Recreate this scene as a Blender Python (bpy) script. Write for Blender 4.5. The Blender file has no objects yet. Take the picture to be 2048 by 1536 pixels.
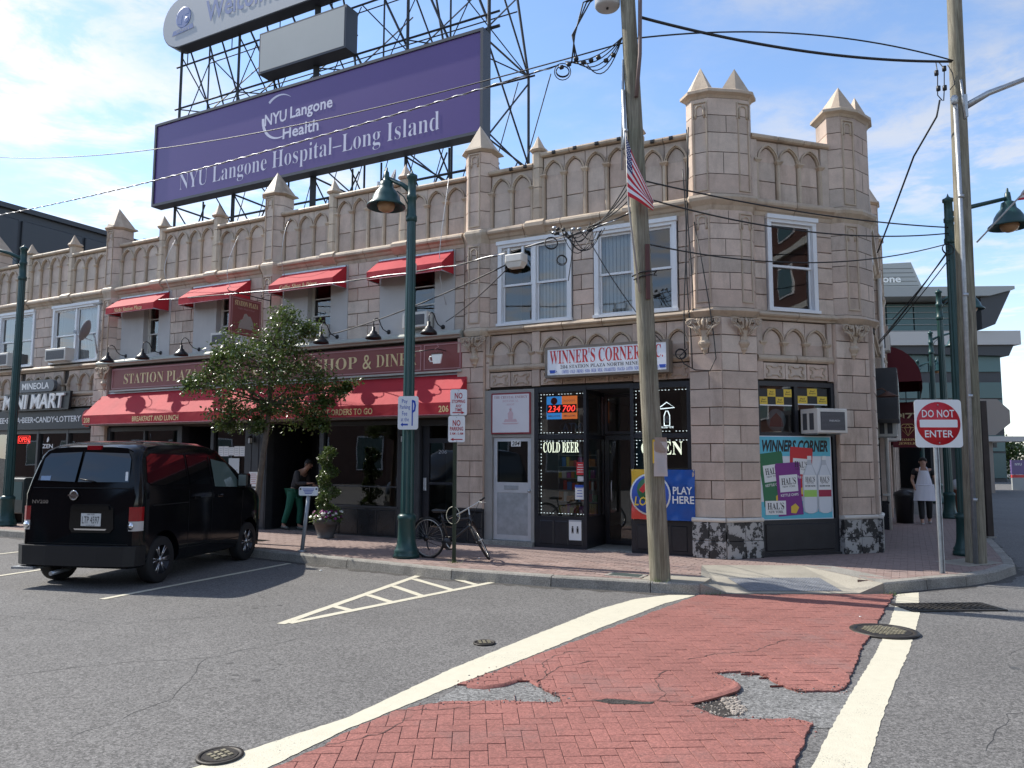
import bpy, bmesh, math, random
from mathutils import Vector, Matrix
random.seed(7)
PI = math.pi
SC = bpy.context.scene
COL = SC.collection

# ------------------------------------------------------------------ camera
cam_d = bpy.data.cameras.new('camera')
cam_d.sensor_width = 36.0
cam_d.lens = 1514.0 / 2048.0 * 36.0
cam_d.clip_end = 3000
cam_o = bpy.data.objects.new('camera', cam_d)
COL.objects.link(cam_o)
cam_o.matrix_world = (Matrix.Translation((0, 0, 1.85)) @ Matrix.Rotation(PI/2 + 0.09643, 4, 'X') @ Matrix.Rotation(0.00224, 4, 'Z'))
SC.camera = cam_o

# ------------------------------------------------------------------ sky, sun, exposure
SUN_EL = math.radians(45)
SUN_AZ = math.atan2(-0.914, 0.405)          # clockwise from +Y
W = bpy.data.worlds.new('World'); SC.world = W; W.use_nodes = True
nt = W.node_tree; nt.nodes.clear()
def wn(t, **k):
    n = nt.nodes.new(t)
    for a, v in k.items(): setattr(n, a, v)
    return n
wo = wn('ShaderNodeOutputWorld'); bg = wn('ShaderNodeBackground')
sky = wn('ShaderNodeTexSky', sky_type='NISHITA', sun_disc=False, sun_elevation=SUN_EL, sun_rotation=SUN_AZ)
sky.air_density = 1.0; sky.dust_density = 0.3; sky.ozone_density = 3.5
tc = wn('ShaderNodeTexCoord'); sp = wn('ShaderNodeSeparateXYZ')
mz = wn('ShaderNodeMath', operation='MAXIMUM'); mz.inputs[1].default_value = 0.06
dx = wn('ShaderNodeMath', operation='DIVIDE'); dy = wn('ShaderNodeMath', operation='DIVIDE')
cb = wn('ShaderNodeCombineXYZ')
L = nt.links.new
L(tc.outputs['Generated'], sp.inputs[0]); L(sp.outputs['Z'], mz.inputs[0])
L(sp.outputs['X'], dx.inputs[0]); L(mz.outputs[0], dx.inputs[1])
L(sp.outputs['Y'], dy.inputs[0]); L(mz.outputs[0], dy.inputs[1])
L(dx.outputs[0], cb.inputs[0]); L(dy.outputs[0], cb.inputs[1])
def cloud(scale, detail, rough, lo, hi, rot=0.5, sx=1.0, off=0.0):
    mp = wn('ShaderNodeMapping'); mp.inputs['Rotation'].default_value = (0, 0, rot)
    mp.inputs['Scale'].default_value = (sx, 1, 1); mp.inputs['Location'].default_value = (off, off*.6, 0)
    L(cb.outputs[0], mp.inputs[0])
    n = wn('ShaderNodeTexNoise'); n.inputs['Scale'].default_value = scale; n.inputs['Detail'].default_value = detail
    n.inputs['Roughness'].default_value = rough; n.inputs['Distortion'].default_value = 0.25
    L(mp.outputs[0], n.inputs['Vector'])
    r = wn('ShaderNodeMapRange', interpolation_type='SMOOTHSTEP'); r.inputs[1].default_value = lo; r.inputs[2].default_value = hi
    L(n.outputs['Fac'], r.inputs[0]); return r.outputs[0]
c1 = cloud(1.0, 10, 0.58, 0.34, 0.62, 0.35, 0.75, 3.1)
c2 = cloud(3.0, 10, 0.64, 0.38, 0.62, -0.5, 1.0, 7.7)
cm = wn('ShaderNodeMath', operation='MULTIPLY'); L(c1, cm.inputs[0])
c2b = wn('ShaderNodeMapRange'); c2b.inputs[3].default_value = 0.12; c2b.inputs[4].default_value = 1.0; L(c2, c2b.inputs[0]); L(c2b.outputs[0], cm.inputs[1])
# thicker cloud low down, where one looks through more of the layer
hz = wn('ShaderNodeMapRange', interpolation_type='SMOOTHSTEP'); hz.inputs[1].default_value = 0.34; hz.inputs[2].default_value = 0.0
hz.inputs[3].default_value = 0.0; hz.inputs[4].default_value = 0.42
L(sp.outputs['Z'], hz.inputs[0])
bank = wn('ShaderNodeMapRange', interpolation_type='SMOOTHSTEP'); bank.inputs[1].default_value = 0.42; bank.inputs[2].default_value = -0.62; bank.inputs[3].default_value = 0.68; bank.inputs[4].default_value = 1.05
L(sp.outputs['X'], bank.inputs[0])
cmb = wn('ShaderNodeMath', operation='MULTIPLY', use_clamp=True); L(cm.outputs[0], cmb.inputs[0]); L(bank.outputs[0], cmb.inputs[1])
mx = wn('ShaderNodeMath', operation='MAXIMUM'); L(cmb.outputs[0], mx.inputs[0]); L(hz.outputs[0], mx.inputs[1])
# cloud brightness follows the sky's own glow, so it is brighter towards the sun
bw = wn('ShaderNodeRGBToBW'); L(sky.outputs[0], bw.inputs[0])
cbr = wn('ShaderNodeMath', operation='MULTIPLY_ADD'); cbr.inputs[1].default_value = 0.75; cbr.inputs[2].default_value = 1.6; L(bw.outputs[0], cbr.inputs[0])
cc = wn('ShaderNodeCombineColor'); L(cbr.outputs[0], cc.inputs[0]); L(cbr.outputs[0], cc.inputs[1]); L(cbr.outputs[0], cc.inputs[2])
tint = wn('ShaderNodeMix', data_type='RGBA', blend_type='MULTIPLY'); tint.inputs[0].default_value = 1; tint.inputs[7].default_value = (1.0, 1.0, 1.02, 1); L(cc.outputs[0], tint.inputs[6])
mxc = wn('ShaderNodeMix', data_type='RGBA'); L(mx.outputs[0], mxc.inputs[0]); L(sky.outputs[0], mxc.inputs[6]); L(tint.outputs[2], mxc.inputs[7])
L(mxc.outputs[2], bg.inputs[0]); bg.inputs[1].default_value = 0.15; L(bg.outputs[0], wo.inputs[0])

sd = bpy.data.lights.new('sun', 'SUN'); sd.energy = 3.6; sd.angle = math.radians(0.53); sd.color = (1.0, 0.95, 0.86)
so = bpy.data.objects.new('sun', sd); COL.objects.link(so)
to_sun = Vector((math.sin(SUN_AZ)*math.cos(SUN_EL), math.cos(SUN_AZ)*math.cos(SUN_EL), math.sin(SUN_EL)))
so.rotation_euler = to_sun.to_track_quat('Z', 'Y').to_euler(); so.location = to_sun*40
SC.view_settings.view_transform = 'Standard'; SC.view_settings.look = 'None'
SC.view_settings.exposure = 0.80; SC.view_settings.gamma = 1.0; SC.view_settings.use_curve_mapping = False
SC.cycles.max_bounces = 6; SC.cycles.diffuse_bounces = 4; SC.cycles.glossy_bounces = 3; SC.cycles.transparent_max_bounces = 10; SC.cycles.transmission_bounces = 4
SC.cycles.caustics_reflective = False; SC.cycles.caustics_refractive = False
SC.cycles.use_adaptive_sampling = True; SC.cycles.use_denoising = True

# ------------------------------------------------------------------ frames
A = math.radians(27.5)
OB = Vector((0.0, 14.9378, 0.0))            # origin of the front facade plane
RV = Vector((math.cos(A), -math.sin(A), 0)); NV = Vector((-math.sin(A), -math.cos(A), 0))
UC = 4.0875                                 # where the cut-off corner starts on the front plane
def FW(u, out, z=0.0): return OB + RV*u + NV*out + Vector((0, 0, z))
CK = 3.15                                   # length of the cut-off corner
FRAMES = {'f': (Vector((0, 0, 0)), 0.0), 'c': (Vector((UC, 0, 0)), PI/4)}
K = Vector((UC + CK*math.cos(PI/4), CK*math.sin(PI/4), 0)); FRAMES['s'] = (K, PI/2)
def frame_world(fr):
    loc, rot = FRAMES[fr]
    m = Matrix.Rotation(-A, 4, 'Z'); return OB + m @ loc, -A + rot
def PW(fr, x, out, z):                      # a point on one of the three faces, in the world
    o, r = frame_world(fr)
    return o + Matrix.Rotation(r, 3, 'Z') @ Vector((x, -out, z))

# ------------------------------------------------------------------ mesh builder
class MB:
    def __init__(s): s.v = []; s.f = []; s.mi = []; s.cur = 0; s.sm = []
    def add(s, vs, fs, smooth=False):
        n = len(s.v); s.v += [tuple(p) for p in vs]
        for f in fs: s.f.append([i + n for i in f]); s.mi.append(s.cur); s.sm.append(smooth)
        return s
    def box(s, x0, x1, y0, y1, z0, z1):
        v = [(x, y, z) for z in (z0, z1) for y in (y0, y1) for x in (x0, x1)]
        return s.add(v, [(0, 2, 3, 1), (4, 5, 7, 6), (0, 1, 5, 4), (2, 6, 7, 3), (0, 4, 6, 2), (1, 3, 7, 5)])
    def rbox(s, x0, x1, y0, y1, z0, z1, c):  # box with chamfered edges on the -y (front) face
        v = [(x0, y1, z0), (x1, y1, z0), (x1, y1, z1), (x0, y1, z1),
             (x0, y0+c, z0), (x1, y0+c, z0), (x1, y0+c, z1), (x0, y0+c, z1),
             (x0+c, y0, z0+c), (x1-c, y0, z0+c), (x1-c, y0, z1-c), (x0+c, y0, z1-c)]
        f = [(8, 9, 10, 11)]
        for i in range(4):
            j = (i+1) % 4
            f += [(4+i, 4+j, 8+j, 8+i), (i, j, 4+j, 4+i)]
        return s.add(v, f)
    def prism(s, poly, lo, hi, plane='xy'):
        n = len(poly)
        if plane == 'xy': a = [(p[0], p[1], lo) for p in poly]; b = [(p[0], p[1], hi) for p in poly]
        elif plane == 'xz': a = [(p[0], lo, p[1]) for p in poly]; b = [(p[0], hi, p[1]) for p in poly]
        else: a = [(lo, p[0], p[1]) for p in poly]; b = [(hi, p[0], p[1]) for p in poly]
        return s.add(a + b, [tuple(range(n))[::-1], tuple(range(n, 2*n))] + [(i, (i+1) % n, n+(i+1) % n, n+i) for i in range(n)])
    def frustum(s, pa, za, pb, zb):
        n = len(pa)
        return s.add([(p[0], p[1], za) for p in pa] + [(p[0], p[1], zb) for p in pb], [tuple(range(n))[::-1], tuple(range(n, 2*n))] + [(i, (i+1) % n, n+(i+1) % n, n+i) for i in range(n)])
    def pyramid(s, poly, z, apex):
        n = len(poly)
        return s.add([(p[0], p[1], z) for p in poly] + [apex], [tuple(range(n))[::-1]] + [(i, (i+1) % n, n) for i in range(n)])
    def tube(s, pts, r, n=8, cap=True, smooth=True):
        pts = [Vector(p) for p in pts]; m = len(pts)
        rs = r if isinstance(r, (list, tuple)) else [r]*m
        vs = []; prev = None
        for i, p in enumerate(pts):
            d = (pts[min(i+1, m-1)] - pts[max(i-1, 0)])
            if d.length < 1e-9: d = Vector((0, 0, 1))
            d.normalize()
            if prev is None:
                a = Vector((0, 0, 1)) if abs(d.z) < .9 else Vector((1, 0, 0))
                x = d.cross(a).normalized()
            else:
                x = prev - d*prev.dot(d)
                x = x.normalized() if x.length > 1e-6 else d.orthogonal().normalized()
            prev = x; y = d.cross(x)
            for k in range(n):
                t = 2*PI*k/n; vs.append(p + (x*math.cos(t) + y*math.sin(t))*rs[i])
        fs = [(i*n+k, i*n+(k+1) % n, (i+1)*n+(k+1) % n, (i+1)*n+k) for i in range(m-1) for k in range(n)]
        s.add(vs, fs, smooth)
        if cap:
            b = len(s.v) - len(vs)
            s.f += [[b+k for k in range(n)][::-1], [b+(m-1)*n+k for k in range(n)]]; s.mi += [s.cur]*2; s.sm += [False]*2
        return s
    def lathe(s, prof, n=24, c=(0, 0, 0), smooth=True, axis=None, cap=True):
        vs = []
        q = Vector((0, 0, 1)).rotation_difference(Vector(axis)).to_matrix() if axis else None
        for r, z in prof:
            for k in range(n):
                t = 2*PI*k/n; p = Vector((r*math.cos(t), r*math.sin(t), z))
                if q: p = q @ p
                vs.append(Vector(c) + p)
        m = len(prof)
        fs = [(i*n+k, i*n+(k+1) % n, (i+1)*n+(k+1) % n, (i+1)*n+k) for i in range(m-1) for k in range(n)]
        b = len(s.v); s.add(vs, fs, smooth)
        if cap and prof[0][0] > 1e-5: s.f.append([b+k for k in range(n)][::-1]); s.mi.append(s.cur); s.sm.append(False)
        if cap and prof[-1][0] > 1e-5: s.f.append([b+(m-1)*n+k for k in range(n)]); s.mi.append(s.cur); s.sm.append(False)
        return s
    def mesh(s, name, mats):
        me = bpy.data.meshes.new(name); me.from_pydata(s.v, [], s.f)
        for m in (mats if isinstance(mats, (list, tuple)) else [mats]): me.materials.append(m)
        me.polygons.foreach_set('material_index', s.mi); me.polygons.foreach_set('use_smooth', s.sm)
        me.validate(); me.update(); return me
    def build(s, name, mats, parent=None, frame=None, off=(0, 0, 0), rot=0.0):
        return put(name, s.mesh(name, mats), parent, frame, off, rot)
def put(name, me, parent=None, frame=None, off=(0, 0, 0), rot=0.0, scale=None):
    o = bpy.data.objects.new(name, me); COL.objects.link(o)
    if parent: o.parent = parent
    if frame:
        loc, r = FRAMES[frame]
        o.location = loc + Matrix.Rotation(r, 3, 'Z') @ Vector(off); o.rotation_euler = (0, 0, r + rot)
    else:
        o.location = off; o.rotation_euler = (0, 0, rot)
    if scale: o.scale = scale
    return o
def tag(o, label, cat, group=None, kind=None):
    if label: o['label'] = label
    if cat: o['category'] = cat
    if group: o['group'] = group
    if kind: o['kind'] = kind
    return o
def thing(name, label, cat, loc=(0, 0, 0), rot=0.0, group=None):
    o = bpy.data.objects.new(name, None); COL.objects.link(o); o.empty_display_size = .1
    o.location = loc; o.rotation_euler = (0, 0, rot) if not isinstance(rot, (tuple, list)) else rot
    return tag(o, label, cat, group)
def struct(o, label=None):
    o['kind'] = 'structure'
    if label: o['label'] = label
    return o
def dup(root, loc, rot=None, label=None):
    r = root.copy(); COL.objects.link(r); r.location = loc
    if rot is not None: r.rotation_euler = (0, 0, rot)
    if label: r['label'] = label
    for ch in list(root.children):
        c = ch.copy(); COL.objects.link(c); c.parent = r
        for g in list(ch.children):
            d = g.copy(); COL.objects.link(d); d.parent = c
    return r
def smooth_obj(o, ang=40):
    me = o.data
    for p in me.polygons: p.use_smooth = True
    me.set_sharp_from_angle(angle=math.radians(ang)); return o

# ------------------------------------------------------------------ materials
MATS = {}
def mat(name, col, rough=.6, metal=0., var=0., mott=None, bump=None, spec=.5, coat=0., emit=None, speck=None, stain=None, hue=0., aggr=None):
    if name in MATS: return MATS[name]
    m = bpy.data.materials.new(name); m.use_nodes = True; t = m.node_tree; N = t.nodes; b = N['Principled BSDF']; K = t.links.new
    b.inputs['Roughness'].default_value = rough; b.inputs['Metallic'].default_value = metal
    b.inputs['Specular IOR Level'].default_value = spec; b.inputs['Coat Weight'].default_value = coat
    if coat: b.inputs['Coat Roughness'].default_value = .05
    base = N.new('ShaderNodeRGB'); base.outputs[0].default_value = (*col, 1); cur = base.outputs[0]
    co = N.new('ShaderNodeTexCoord')
    geo = N.new('ShaderNodeNewGeometry')
    def mul(fac_out, lo, hi, a, bb):
        nonlocal cur
        r = N.new('ShaderNodeMapRange'); r.inputs[1].default_value = lo; r.inputs[2].default_value = hi; r.inputs[3].default_value = a; r.inputs[4].default_value = bb
        K(fac_out, r.inputs[0])
        x = N.new('ShaderNodeMix'); x.data_type = 'RGBA'; x.blend_type = 'MULTIPLY'; x.inputs[0].default_value = 1
        c = N.new('ShaderNodeCombineColor'); [K(r.outputs[0], c.inputs[i]) for i in range(3)]
        K(cur, x.inputs[6]); K(c.outputs[0], x.inputs[7]); cur = x.outputs[2]
    def noise(scale, detail=5, rg=.6, vec=None, scl=None):
        n = N.new('ShaderNodeTexNoise'); n.inputs['Scale'].default_value = scale; n.inputs['Detail'].default_value = detail; n.inputs['Roughness'].default_value = rg
        v = geo.outputs['Position']
        if scl:
            mp = N.new('ShaderNodeMapping'); mp.inputs['Scale'].default_value = scl; K(v, mp.inputs[0]); v = mp.outputs[0]
        K(v, n.inputs['Vector']); return n.outputs['Fac']
    if var or hue:
        oi = N.new('ShaderNodeObjectInfo')
        if var: mul(oi.outputs['Random'], 0, 1, 1-var, 1+var)
        if hue:
            wn_ = N.new('ShaderNodeTexWhiteNoise'); wn_.noise_dimensions = '1D'; K(oi.outputs['Random'], wn_.inputs['W'])
            x = N.new('ShaderNodeMix'); x.data_type = 'RGBA'; x.blend_type = 'MULTIPLY'
            r = N.new('ShaderNodeMath'); r.operation = 'MULTIPLY'; r.inputs[1].default_value = hue; K(wn_.outputs['Value'], r.inputs[0]); K(r.outputs[0], x.inputs[0])
            x.inputs[7].default_value = (1.0, .82, .76, 1); K(cur, x.inputs[6]); cur = x.outputs[2]
    if mott: mul(noise(mott[0], 6, .65), .3, .7, 1-mott[1], 1+mott[1])
    if speck: mul(noise(speck[0], 2, .5), .35, .65, 1-speck[1], 1+speck[1])
    for a_ in (aggr or ()):   # stone chips: cells of random tone
        vo = N.new('ShaderNodeTexVoronoi'); vo.inputs['Scale'].default_value = a_[0]; K(geo.outputs['Position'], vo.inputs['Vector'])
        sc_ = N.new('ShaderNodeSeparateColor'); K(vo.outputs['Color'], sc_.inputs[0]); mul(sc_.outputs[0], 0, 1, 1-a_[1], 1+a_[1])
    if stain:   # vertical dirt runs
        f = noise(stain[0], 6, .7, scl=(1, 1, .22))
        r = N.new('ShaderNodeMapRange'); r.inputs[1].default_value = .52; r.inputs[2].default_value = .74; r.inputs[4].default_value = stain[1]; K(f, r.inputs[0])
        x = N.new('ShaderNodeMix'); x.data_type = 'RGBA'; K(r.outputs[0], x.inputs[0]); K(cur, x.inputs[6]); x.inputs[7].default_value = (*stain[2], 1); cur = x.outputs[2]
    K(cur, b.inputs['Base Color'])
    if bump:
        bn = N.new('ShaderNodeBump'); bn.inputs['Strength'].default_value = bump[1]; bn.inputs['Distance'].default_value = bump[2] if len(bump) > 2 else .01
        K(noise(bump[0], 4, .6), bn.inputs['Height']); K(bn.outputs[0], b.inputs['Normal'])
    if emit:
        b.inputs['Emission Color'].default_value = (*emit[0], 1); b.inputs['Emission Strength'].default_value = emit[1]
    MATS[name] = m; return m
def glass_mat(name, tint=(.6, .66, .66), ior=1.5, rough=.0, refl=1.0, wav=0.0):
    if name in MATS: return MATS[name]
    m = bpy.data.materials.new(name); m.use_nodes = True; t = m.node_tree; N = t.nodes; N.clear(); K = t.links.new
    o = N.new('ShaderNodeOutputMaterial'); tr = N.new('ShaderNodeBsdfTransparent'); tr.inputs[0].default_value = (*tint, 1)
    gl = N.new('ShaderNodeBsdfGlossy'); gl.inputs['Roughness'].default_value = rough; gl.inputs['Color'].default_value = (refl, refl, refl, 1)
    fr = N.new('ShaderNodeFresnel'); fr.inputs[0].default_value = ior
    mm = N.new('ShaderNodeMath'); mm.operation = 'MULTIPLY_ADD'; mm.use_clamp = True; mm.inputs[1].default_value = 1.8; mm.inputs[2].default_value = 0.02; K(fr.outputs[0], mm.inputs[0])
    mx = N.new('ShaderNodeMixShader'); K(mm.outputs[0], mx.inputs[0]); K(tr.outputs[0], mx.inputs[1]); K(gl.outputs[0], mx.inputs[2]); K(mx.outputs[0], o.inputs[0])
    if wav:
        n = N.new('ShaderNodeTexNoise'); n.inputs['Scale'].default_value = 1.3; n.inputs['Detail'].default_value = 1
        g = N.new('ShaderNodeNewGeometry'); K(g.outputs['Position'], n.inputs['Vector'])
        bn = N.new('ShaderNodeBump'); bn.inputs['Strength'].default_value = wav; bn.inputs['Distance'].default_value = .05; K(n.outputs['Fac'], bn.inputs['Height'])
        K(bn.outputs[0], gl.inputs['Normal'])
    MATS[name] = m; return m

TERRA = mat('terracotta', (.545, .448, .368), .62, var=.15, hue=.5, mott=(3.5, .14), speck=(140, .10), bump=(60, .25, .004), stain=(1.9, .62, (.20, .145, .105)))
TRIM = mat('terracotta_trim', (.49, .40, .30), .58, var=.07, hue=.3, mott=(4, .12), speck=(140, .08), bump=(50, .25, .004), stain=(2.6, .70, (.19, .13, .085)))
MORTAR = mat('mortar', (.055, .043, .035), .9, mott=(8, .2))
PLASTER = mat('grey_plaster', (.50, .48, .46), .8, mott=(2, .05), stain=(1.5, .25, (.35, .32, .29)), bump=(90, .2, .002))
WHITE = mat('white_paint', (.74, .75, .76), .4, mott=(3, .04))
OFFWHITE = mat('offwhite_paint', (.66, .63, .57), .5, mott=(3, .08), stain=(2, .3, (.4, .36, .3)))
BLACKP = mat('black_paint', (.018, .019, .024), .35, mott=(4, .25), bump=(30, .1, .003))
CHAR = mat('charcoal_paint', (.035, .037, .042), .45, mott=(3, .2))
DARK = mat('dark_interior', (.03, .03, .03), .9)
GLASS = glass_mat('window_glass', (.78, .81, .81), wav=.05)
GLASSD = glass_mat('shop_glass', (.55, .58, .58), wav=.03)
RED = mat('red_canvas', (.44, .018, .030), .75, mott=(1.2, .12), bump=(2.2, .5, .03), stain=(2.0, .25, (.30, .03, .035)))
DRED = mat('maroon_canvas', (.10, .008, .014), .8)
ALU = mat('aluminium', (.60, .61, .63), .42, metal=.5, mott=(3, .08))
STEEL = mat('galvanised_steel', (.42, .44, .46), .45, metal=.8, mott=(12, .15))
GREENM = mat('dark_green_paint', (.013, .055, .052), .38, mott=(5, .15))
BLACKM = mat('black_metal', (.012, .012, .014), .4)
RUBBER = mat('rubber', (.014, .014, .015), .75)
CABLE = mat('cable_black', (.012, .012, .013), .5)
GOLD = mat('gold_lettering', (.72, .50, .19), .4)
CREAM = mat('cream_lettering', (.80, .70, .42), .5)

# ------------------------------------------------------------------ lettering
def ser(s):  return ''.join(chr(0x1D400+ord(c)-65) if 'A' <= c <= 'Z' else chr(0x1D41A+ord(c)-97) if 'a' <= c <= 'z' else chr(0x1D7CE+ord(c)-48) if '0' <= c <= '9' else c for c in s)
def ital(s): return ''.join(chr(0x1D468+ord(c)-65) if 'A' <= c <= 'Z' else chr(0x1D482+ord(c)-97) if 'a' <= c <= 'z' else c for c in s)
class Bold(str): pass
def bold(s): return Bold(s)
def text(body, parent, m, w, h, x, z, y=0.0, name='lettering', ext=0.0, shear=0.0, frame=None, center=True, thick=0.0, space=1.0):
    """lettering w wide and h high, centred on (x, z), lying on the plane y, facing -y"""
    if isinstance(body, Bold): thick += .020
    cu = bpy.data.curves.new('t', 'FONT'); cu.body = body; cu.shear = shear; cu.resolution_u = 2; cu.align_x = 'CENTER'; cu.offset = thick; cu.space_character = space
    o = bpy.data.objects.new('t', cu); me = bpy.data.meshes.new_from_object(o)
    bpy.data.objects.remove(o); bpy.data.curves.remove(cu)
    xs = [v.co.x for v in me.vertices]; zs = [v.co.y for v in me.vertices]
    x0, x1, z0, z1 = min(xs), max(xs), min(zs), max(zs); sx = w/(x1-x0); sz = h/(z1-z0)
    vs = [((v.co.x-(x0+x1)/2)*sx + x, y, (v.co.y-(z0+z1)/2)*sz + z) for v in me.vertices]
    fs = [tuple(p.vertices) for p in me.polygons]
    if ext:
        es = {}
        for p in fs:
            for i in range(len(p)):
                e = (p[i], p[(i+1) % len(p)]); es[e] = 1
        n = len(vs); vs += [(a, b+ext, c) for a, b, c in vs]
        fs = fs + [(b_, a_, a_+n, b_+n) for a_, b_ in es if (b_, a_) not in es]
    bpy.data.meshes.remove(me)
    b = MB(); b.add(vs, fs)
    return b.build(name, m, parent, frame)
# ------------------------------------------------------------------ ground
def asphalt_mat(name, col, seed=0.0):
    m = mat(name, col, .88, mott=(.5, .13), aggr=((62, .42), (150, .4)), stain=(.35, .25, (.085, .085, .085)))
    return m
ASPH = asphalt_mat('asphalt', (.128, .123, .118))
ASPHP = mat('asphalt_patch', (.165, .163, .158), .9, mott=(2.2, .18), aggr=((55, .45), (130, .4)), bump=(110, .4, .006))
REDST = mat('stamped_red_asphalt', (.262, .104, .086), .88, var=.05, mott=(1.1, .16), aggr=((70, .20), (150, .2)), bump=(110, .3, .003), stain=(.9, .5, (.19, .14, .13)))
REDJ = mat('stamped_red_joint', (.17, .082, .072), .9, mott=(5, .25), speck=(90, .2))
PAINT = None
def paint_mat():
    m = bpy.data.materials.new('worn_road_paint'); m.use_nodes = True; t = m.node_tree; N = t.nodes; K = t.links.new; b = N['Principled BSDF']
    g = N.new('ShaderNodeNewGeometry')
    def nz(s, d, r):
        n = N.new('ShaderNodeTexNoise'); n.inputs['Scale'].default_value = s; n.inputs['Detail'].default_value = d; n.inputs['Roughness'].default_value = r; K(g.outputs['Position'], n.inputs['Vector']); return n.outputs['Fac']
    a = N.new('ShaderNodeMath'); a.operation = 'MULTIPLY_ADD'; a.inputs[1].default_value = .55; K(nz(1.3, 3, .6), a.inputs[0]); K(nz(75, 3, .7), a.inputs[2])
    r = N.new('ShaderNodeMapRange'); r.inputs[1].default_value = .93; r.inputs[2].default_value = 1.02; K(a.outputs[0], r.inputs[0])
    x = N.new('ShaderNodeMix'); x.data_type = 'RGBA'; K(r.outputs[0], x.inputs[0]); x.inputs[7].default_value = (.16, .155, .14, 1)
    y = N.new('ShaderNodeMix'); y.data_type = 'RGBA'; K(nz(9, 5, .7), y.inputs[0]); y.inputs[6].default_value = (.50, .465, .36, 1); y.inputs[7].default_value = (.64, .60, .475, 1); K(y.outputs[2], x.inputs[6])
    K(x.outputs[2], b.inputs['Base Color']); b.inputs['Roughness'].default_value = .75
    bn = N.new('ShaderNodeBump'); bn.inputs['Strength'].default_value = .6; bn.inputs['Distance'].default_value = .005; K(nz(95, 2, .6), bn.inputs['Height']); K(bn.outputs[0], b.inputs['Normal'])
    return m
PAINT = paint_mat()
CONC = mat('concrete', (.27, .255, .225), .88, var=.08, mott=(2.2, .22), speck=(60, .25), bump=(50, .7, .006), stain=(3.5, .6, (.11, .10, .09)))
CONCY = mat('pale_concrete', (.31, .285, .235), .85, mott=(1.6, .18), speck=(70, .12), bump=(60, .4, .003))
BRICKP = mat('paving_brick', (.255, .190, .168), .85, var=.20, hue=.5, mott=(6, .16), speck=(80, .16), bump=(60, .5, .003))
BRICKJ = mat('paving_sand', (.16, .13, .11), .95, mott=(6, .2))
IRON = mat('cast_iron', (.055, .05, .045), .55, metal=.6, mott=(15, .3), bump=(40, .3, .003))

def ragged(poly, step, amp, seed, closed=True):
    rnd = random.Random(seed); out = []; n = len(poly)
    for i in range(n if closed else n-1):
        a = Vector(poly[i]); b = Vector(poly[(i+1) % n]); l = (b-a).length; k = max(1, int(l/step)); nr = Vector((-(b-a).y, (b-a).x)).normalized()
        for j in range(k):
            p = a + (b-a)*j/k + nr*rnd.uniform(-amp, amp)*(1 if j else .4); out.append((p.x, p.y))
    if not closed: out.append(tuple(poly[-1]))
    return out
def clip(subject, rect):     # polygon `subject` cut to the convex polygon `rect` (ccw)
    out = subject
    n = len(rect)
    for i in range(n):
        ax, ay = rect[i]; bx, by = rect[(i+1) % n]; inp = out; out = []
        if not inp: break
        sx, sy = inp[-1]; sd_ = (bx-ax)*(sy-ay) - (by-ay)*(sx-ax)
        for ex, ey in inp:
            ed = (bx-ax)*(ey-ay) - (by-ay)*(ex-ax)
            if ed >= 0:
                if sd_ < 0:
                    t = sd_/(sd_-ed); out.append((sx+(ex-sx)*t, sy+(ey-sy)*t))
                out.append((ex, ey))
            elif sd_ >= 0:
                t = sd_/(sd_-ed); out.append((sx+(ex-sx)*t, sy+(ey-sy)*t))
            sx, sy, sd_ = ex, ey, ed
    return out
def area(p): return .5*sum(p[i][0]*p[(i+1) % len(p)][1] - p[(i+1) % len(p)][0]*p[i][1] for i in range(len(p)))
def inside(pt, poly):
    x, y = pt; c = False; n = len(poly); j = n-1
    for i in range(n):
        xi, yi = poly[i]; xj, yj = poly[j]
        if (yi > y) != (yj > y) and x < (xj-xi)*(y-yi)/(yj-yi)+xi: c = not c
        j = i
    return c
def ccw(p): return p if area(p) > 0 else p[::-1]
def plate(mb, poly, z0, z1, bev=.004):
    """a slab with bevelled top rim"""
    n = len(poly); cx = sum(p[0] for p in poly)/n; cy = sum(p[1] for p in poly)/n
    def sh(p):
        dx, dy = cx-p[0], cy-p[1]; l = math.hypot(dx, dy) or 1; k = min(bev*1.5/l, .3); return (p[0]+dx*k, p[1]+dy*k)
    vs = [(x, y, z0) for x, y in poly] + [(x, y, z1-bev*.6) for x, y in poly] + [(*sh(p), z1) for p in poly]
    fs = [(i, (i+1) % n, n+(i+1) % n, n+i) for i in range(n)] + [(n+i, n+(i+1) % n, 2*n+(i+1) % n, 2*n+i) for i in range(n)] + [tuple(range(2*n, 3*n))]
    mb.add(vs, fs)
def sheet(name, poly, z, m, parent=None):
    return MB().add([(x, y, z) for x, y in poly], [tuple(range(len(poly)))]).build(name, m, parent)

road = struct(MB().add([(-700, -60, 0), (700, -60, 0), (700, 1200, 0), (-700, 1200, 0)], [(0, 1, 2, 3)]).build('road', ASPH))

# kerb polyline (outer top edge), world coordinates: along the front, round the corner, up the side street
KL = [FW(-34, 2.95), FW(-18, 2.95), FW(-11.8, 2.95), FW(-3.8, 2.85), FW(-1.5, 3.08), FW(.68, 3.28), FW(2.28, 3.15), FW(3.68, 2.93), Vector((2.55, 10.45, 0))]
KR = [Vector((5.08, 10.56, 0)), Vector((5.87, 10.93, 0)), Vector((6.6, 11.22, 0)), Vector((7.35, 11.70, 0)), Vector((8.1, 12.4, 0)), Vector((8.6, 13.25, 0)), FW(8.41, -3.3), FW(8.43, -6.8), FW(8.43, -12), FW(8.43, -20), FW(8.43, -34), FW(8.43, -60)]
def offset(pl, d):
    out = []
    for i, p in enumerate(pl):
        t = (pl[min(i+1, len(pl)-1)] - pl[max(i-1, 0)]).normalized(); out.append(p + Vector((-t.y, t.x, 0))*d)
    return out
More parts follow.
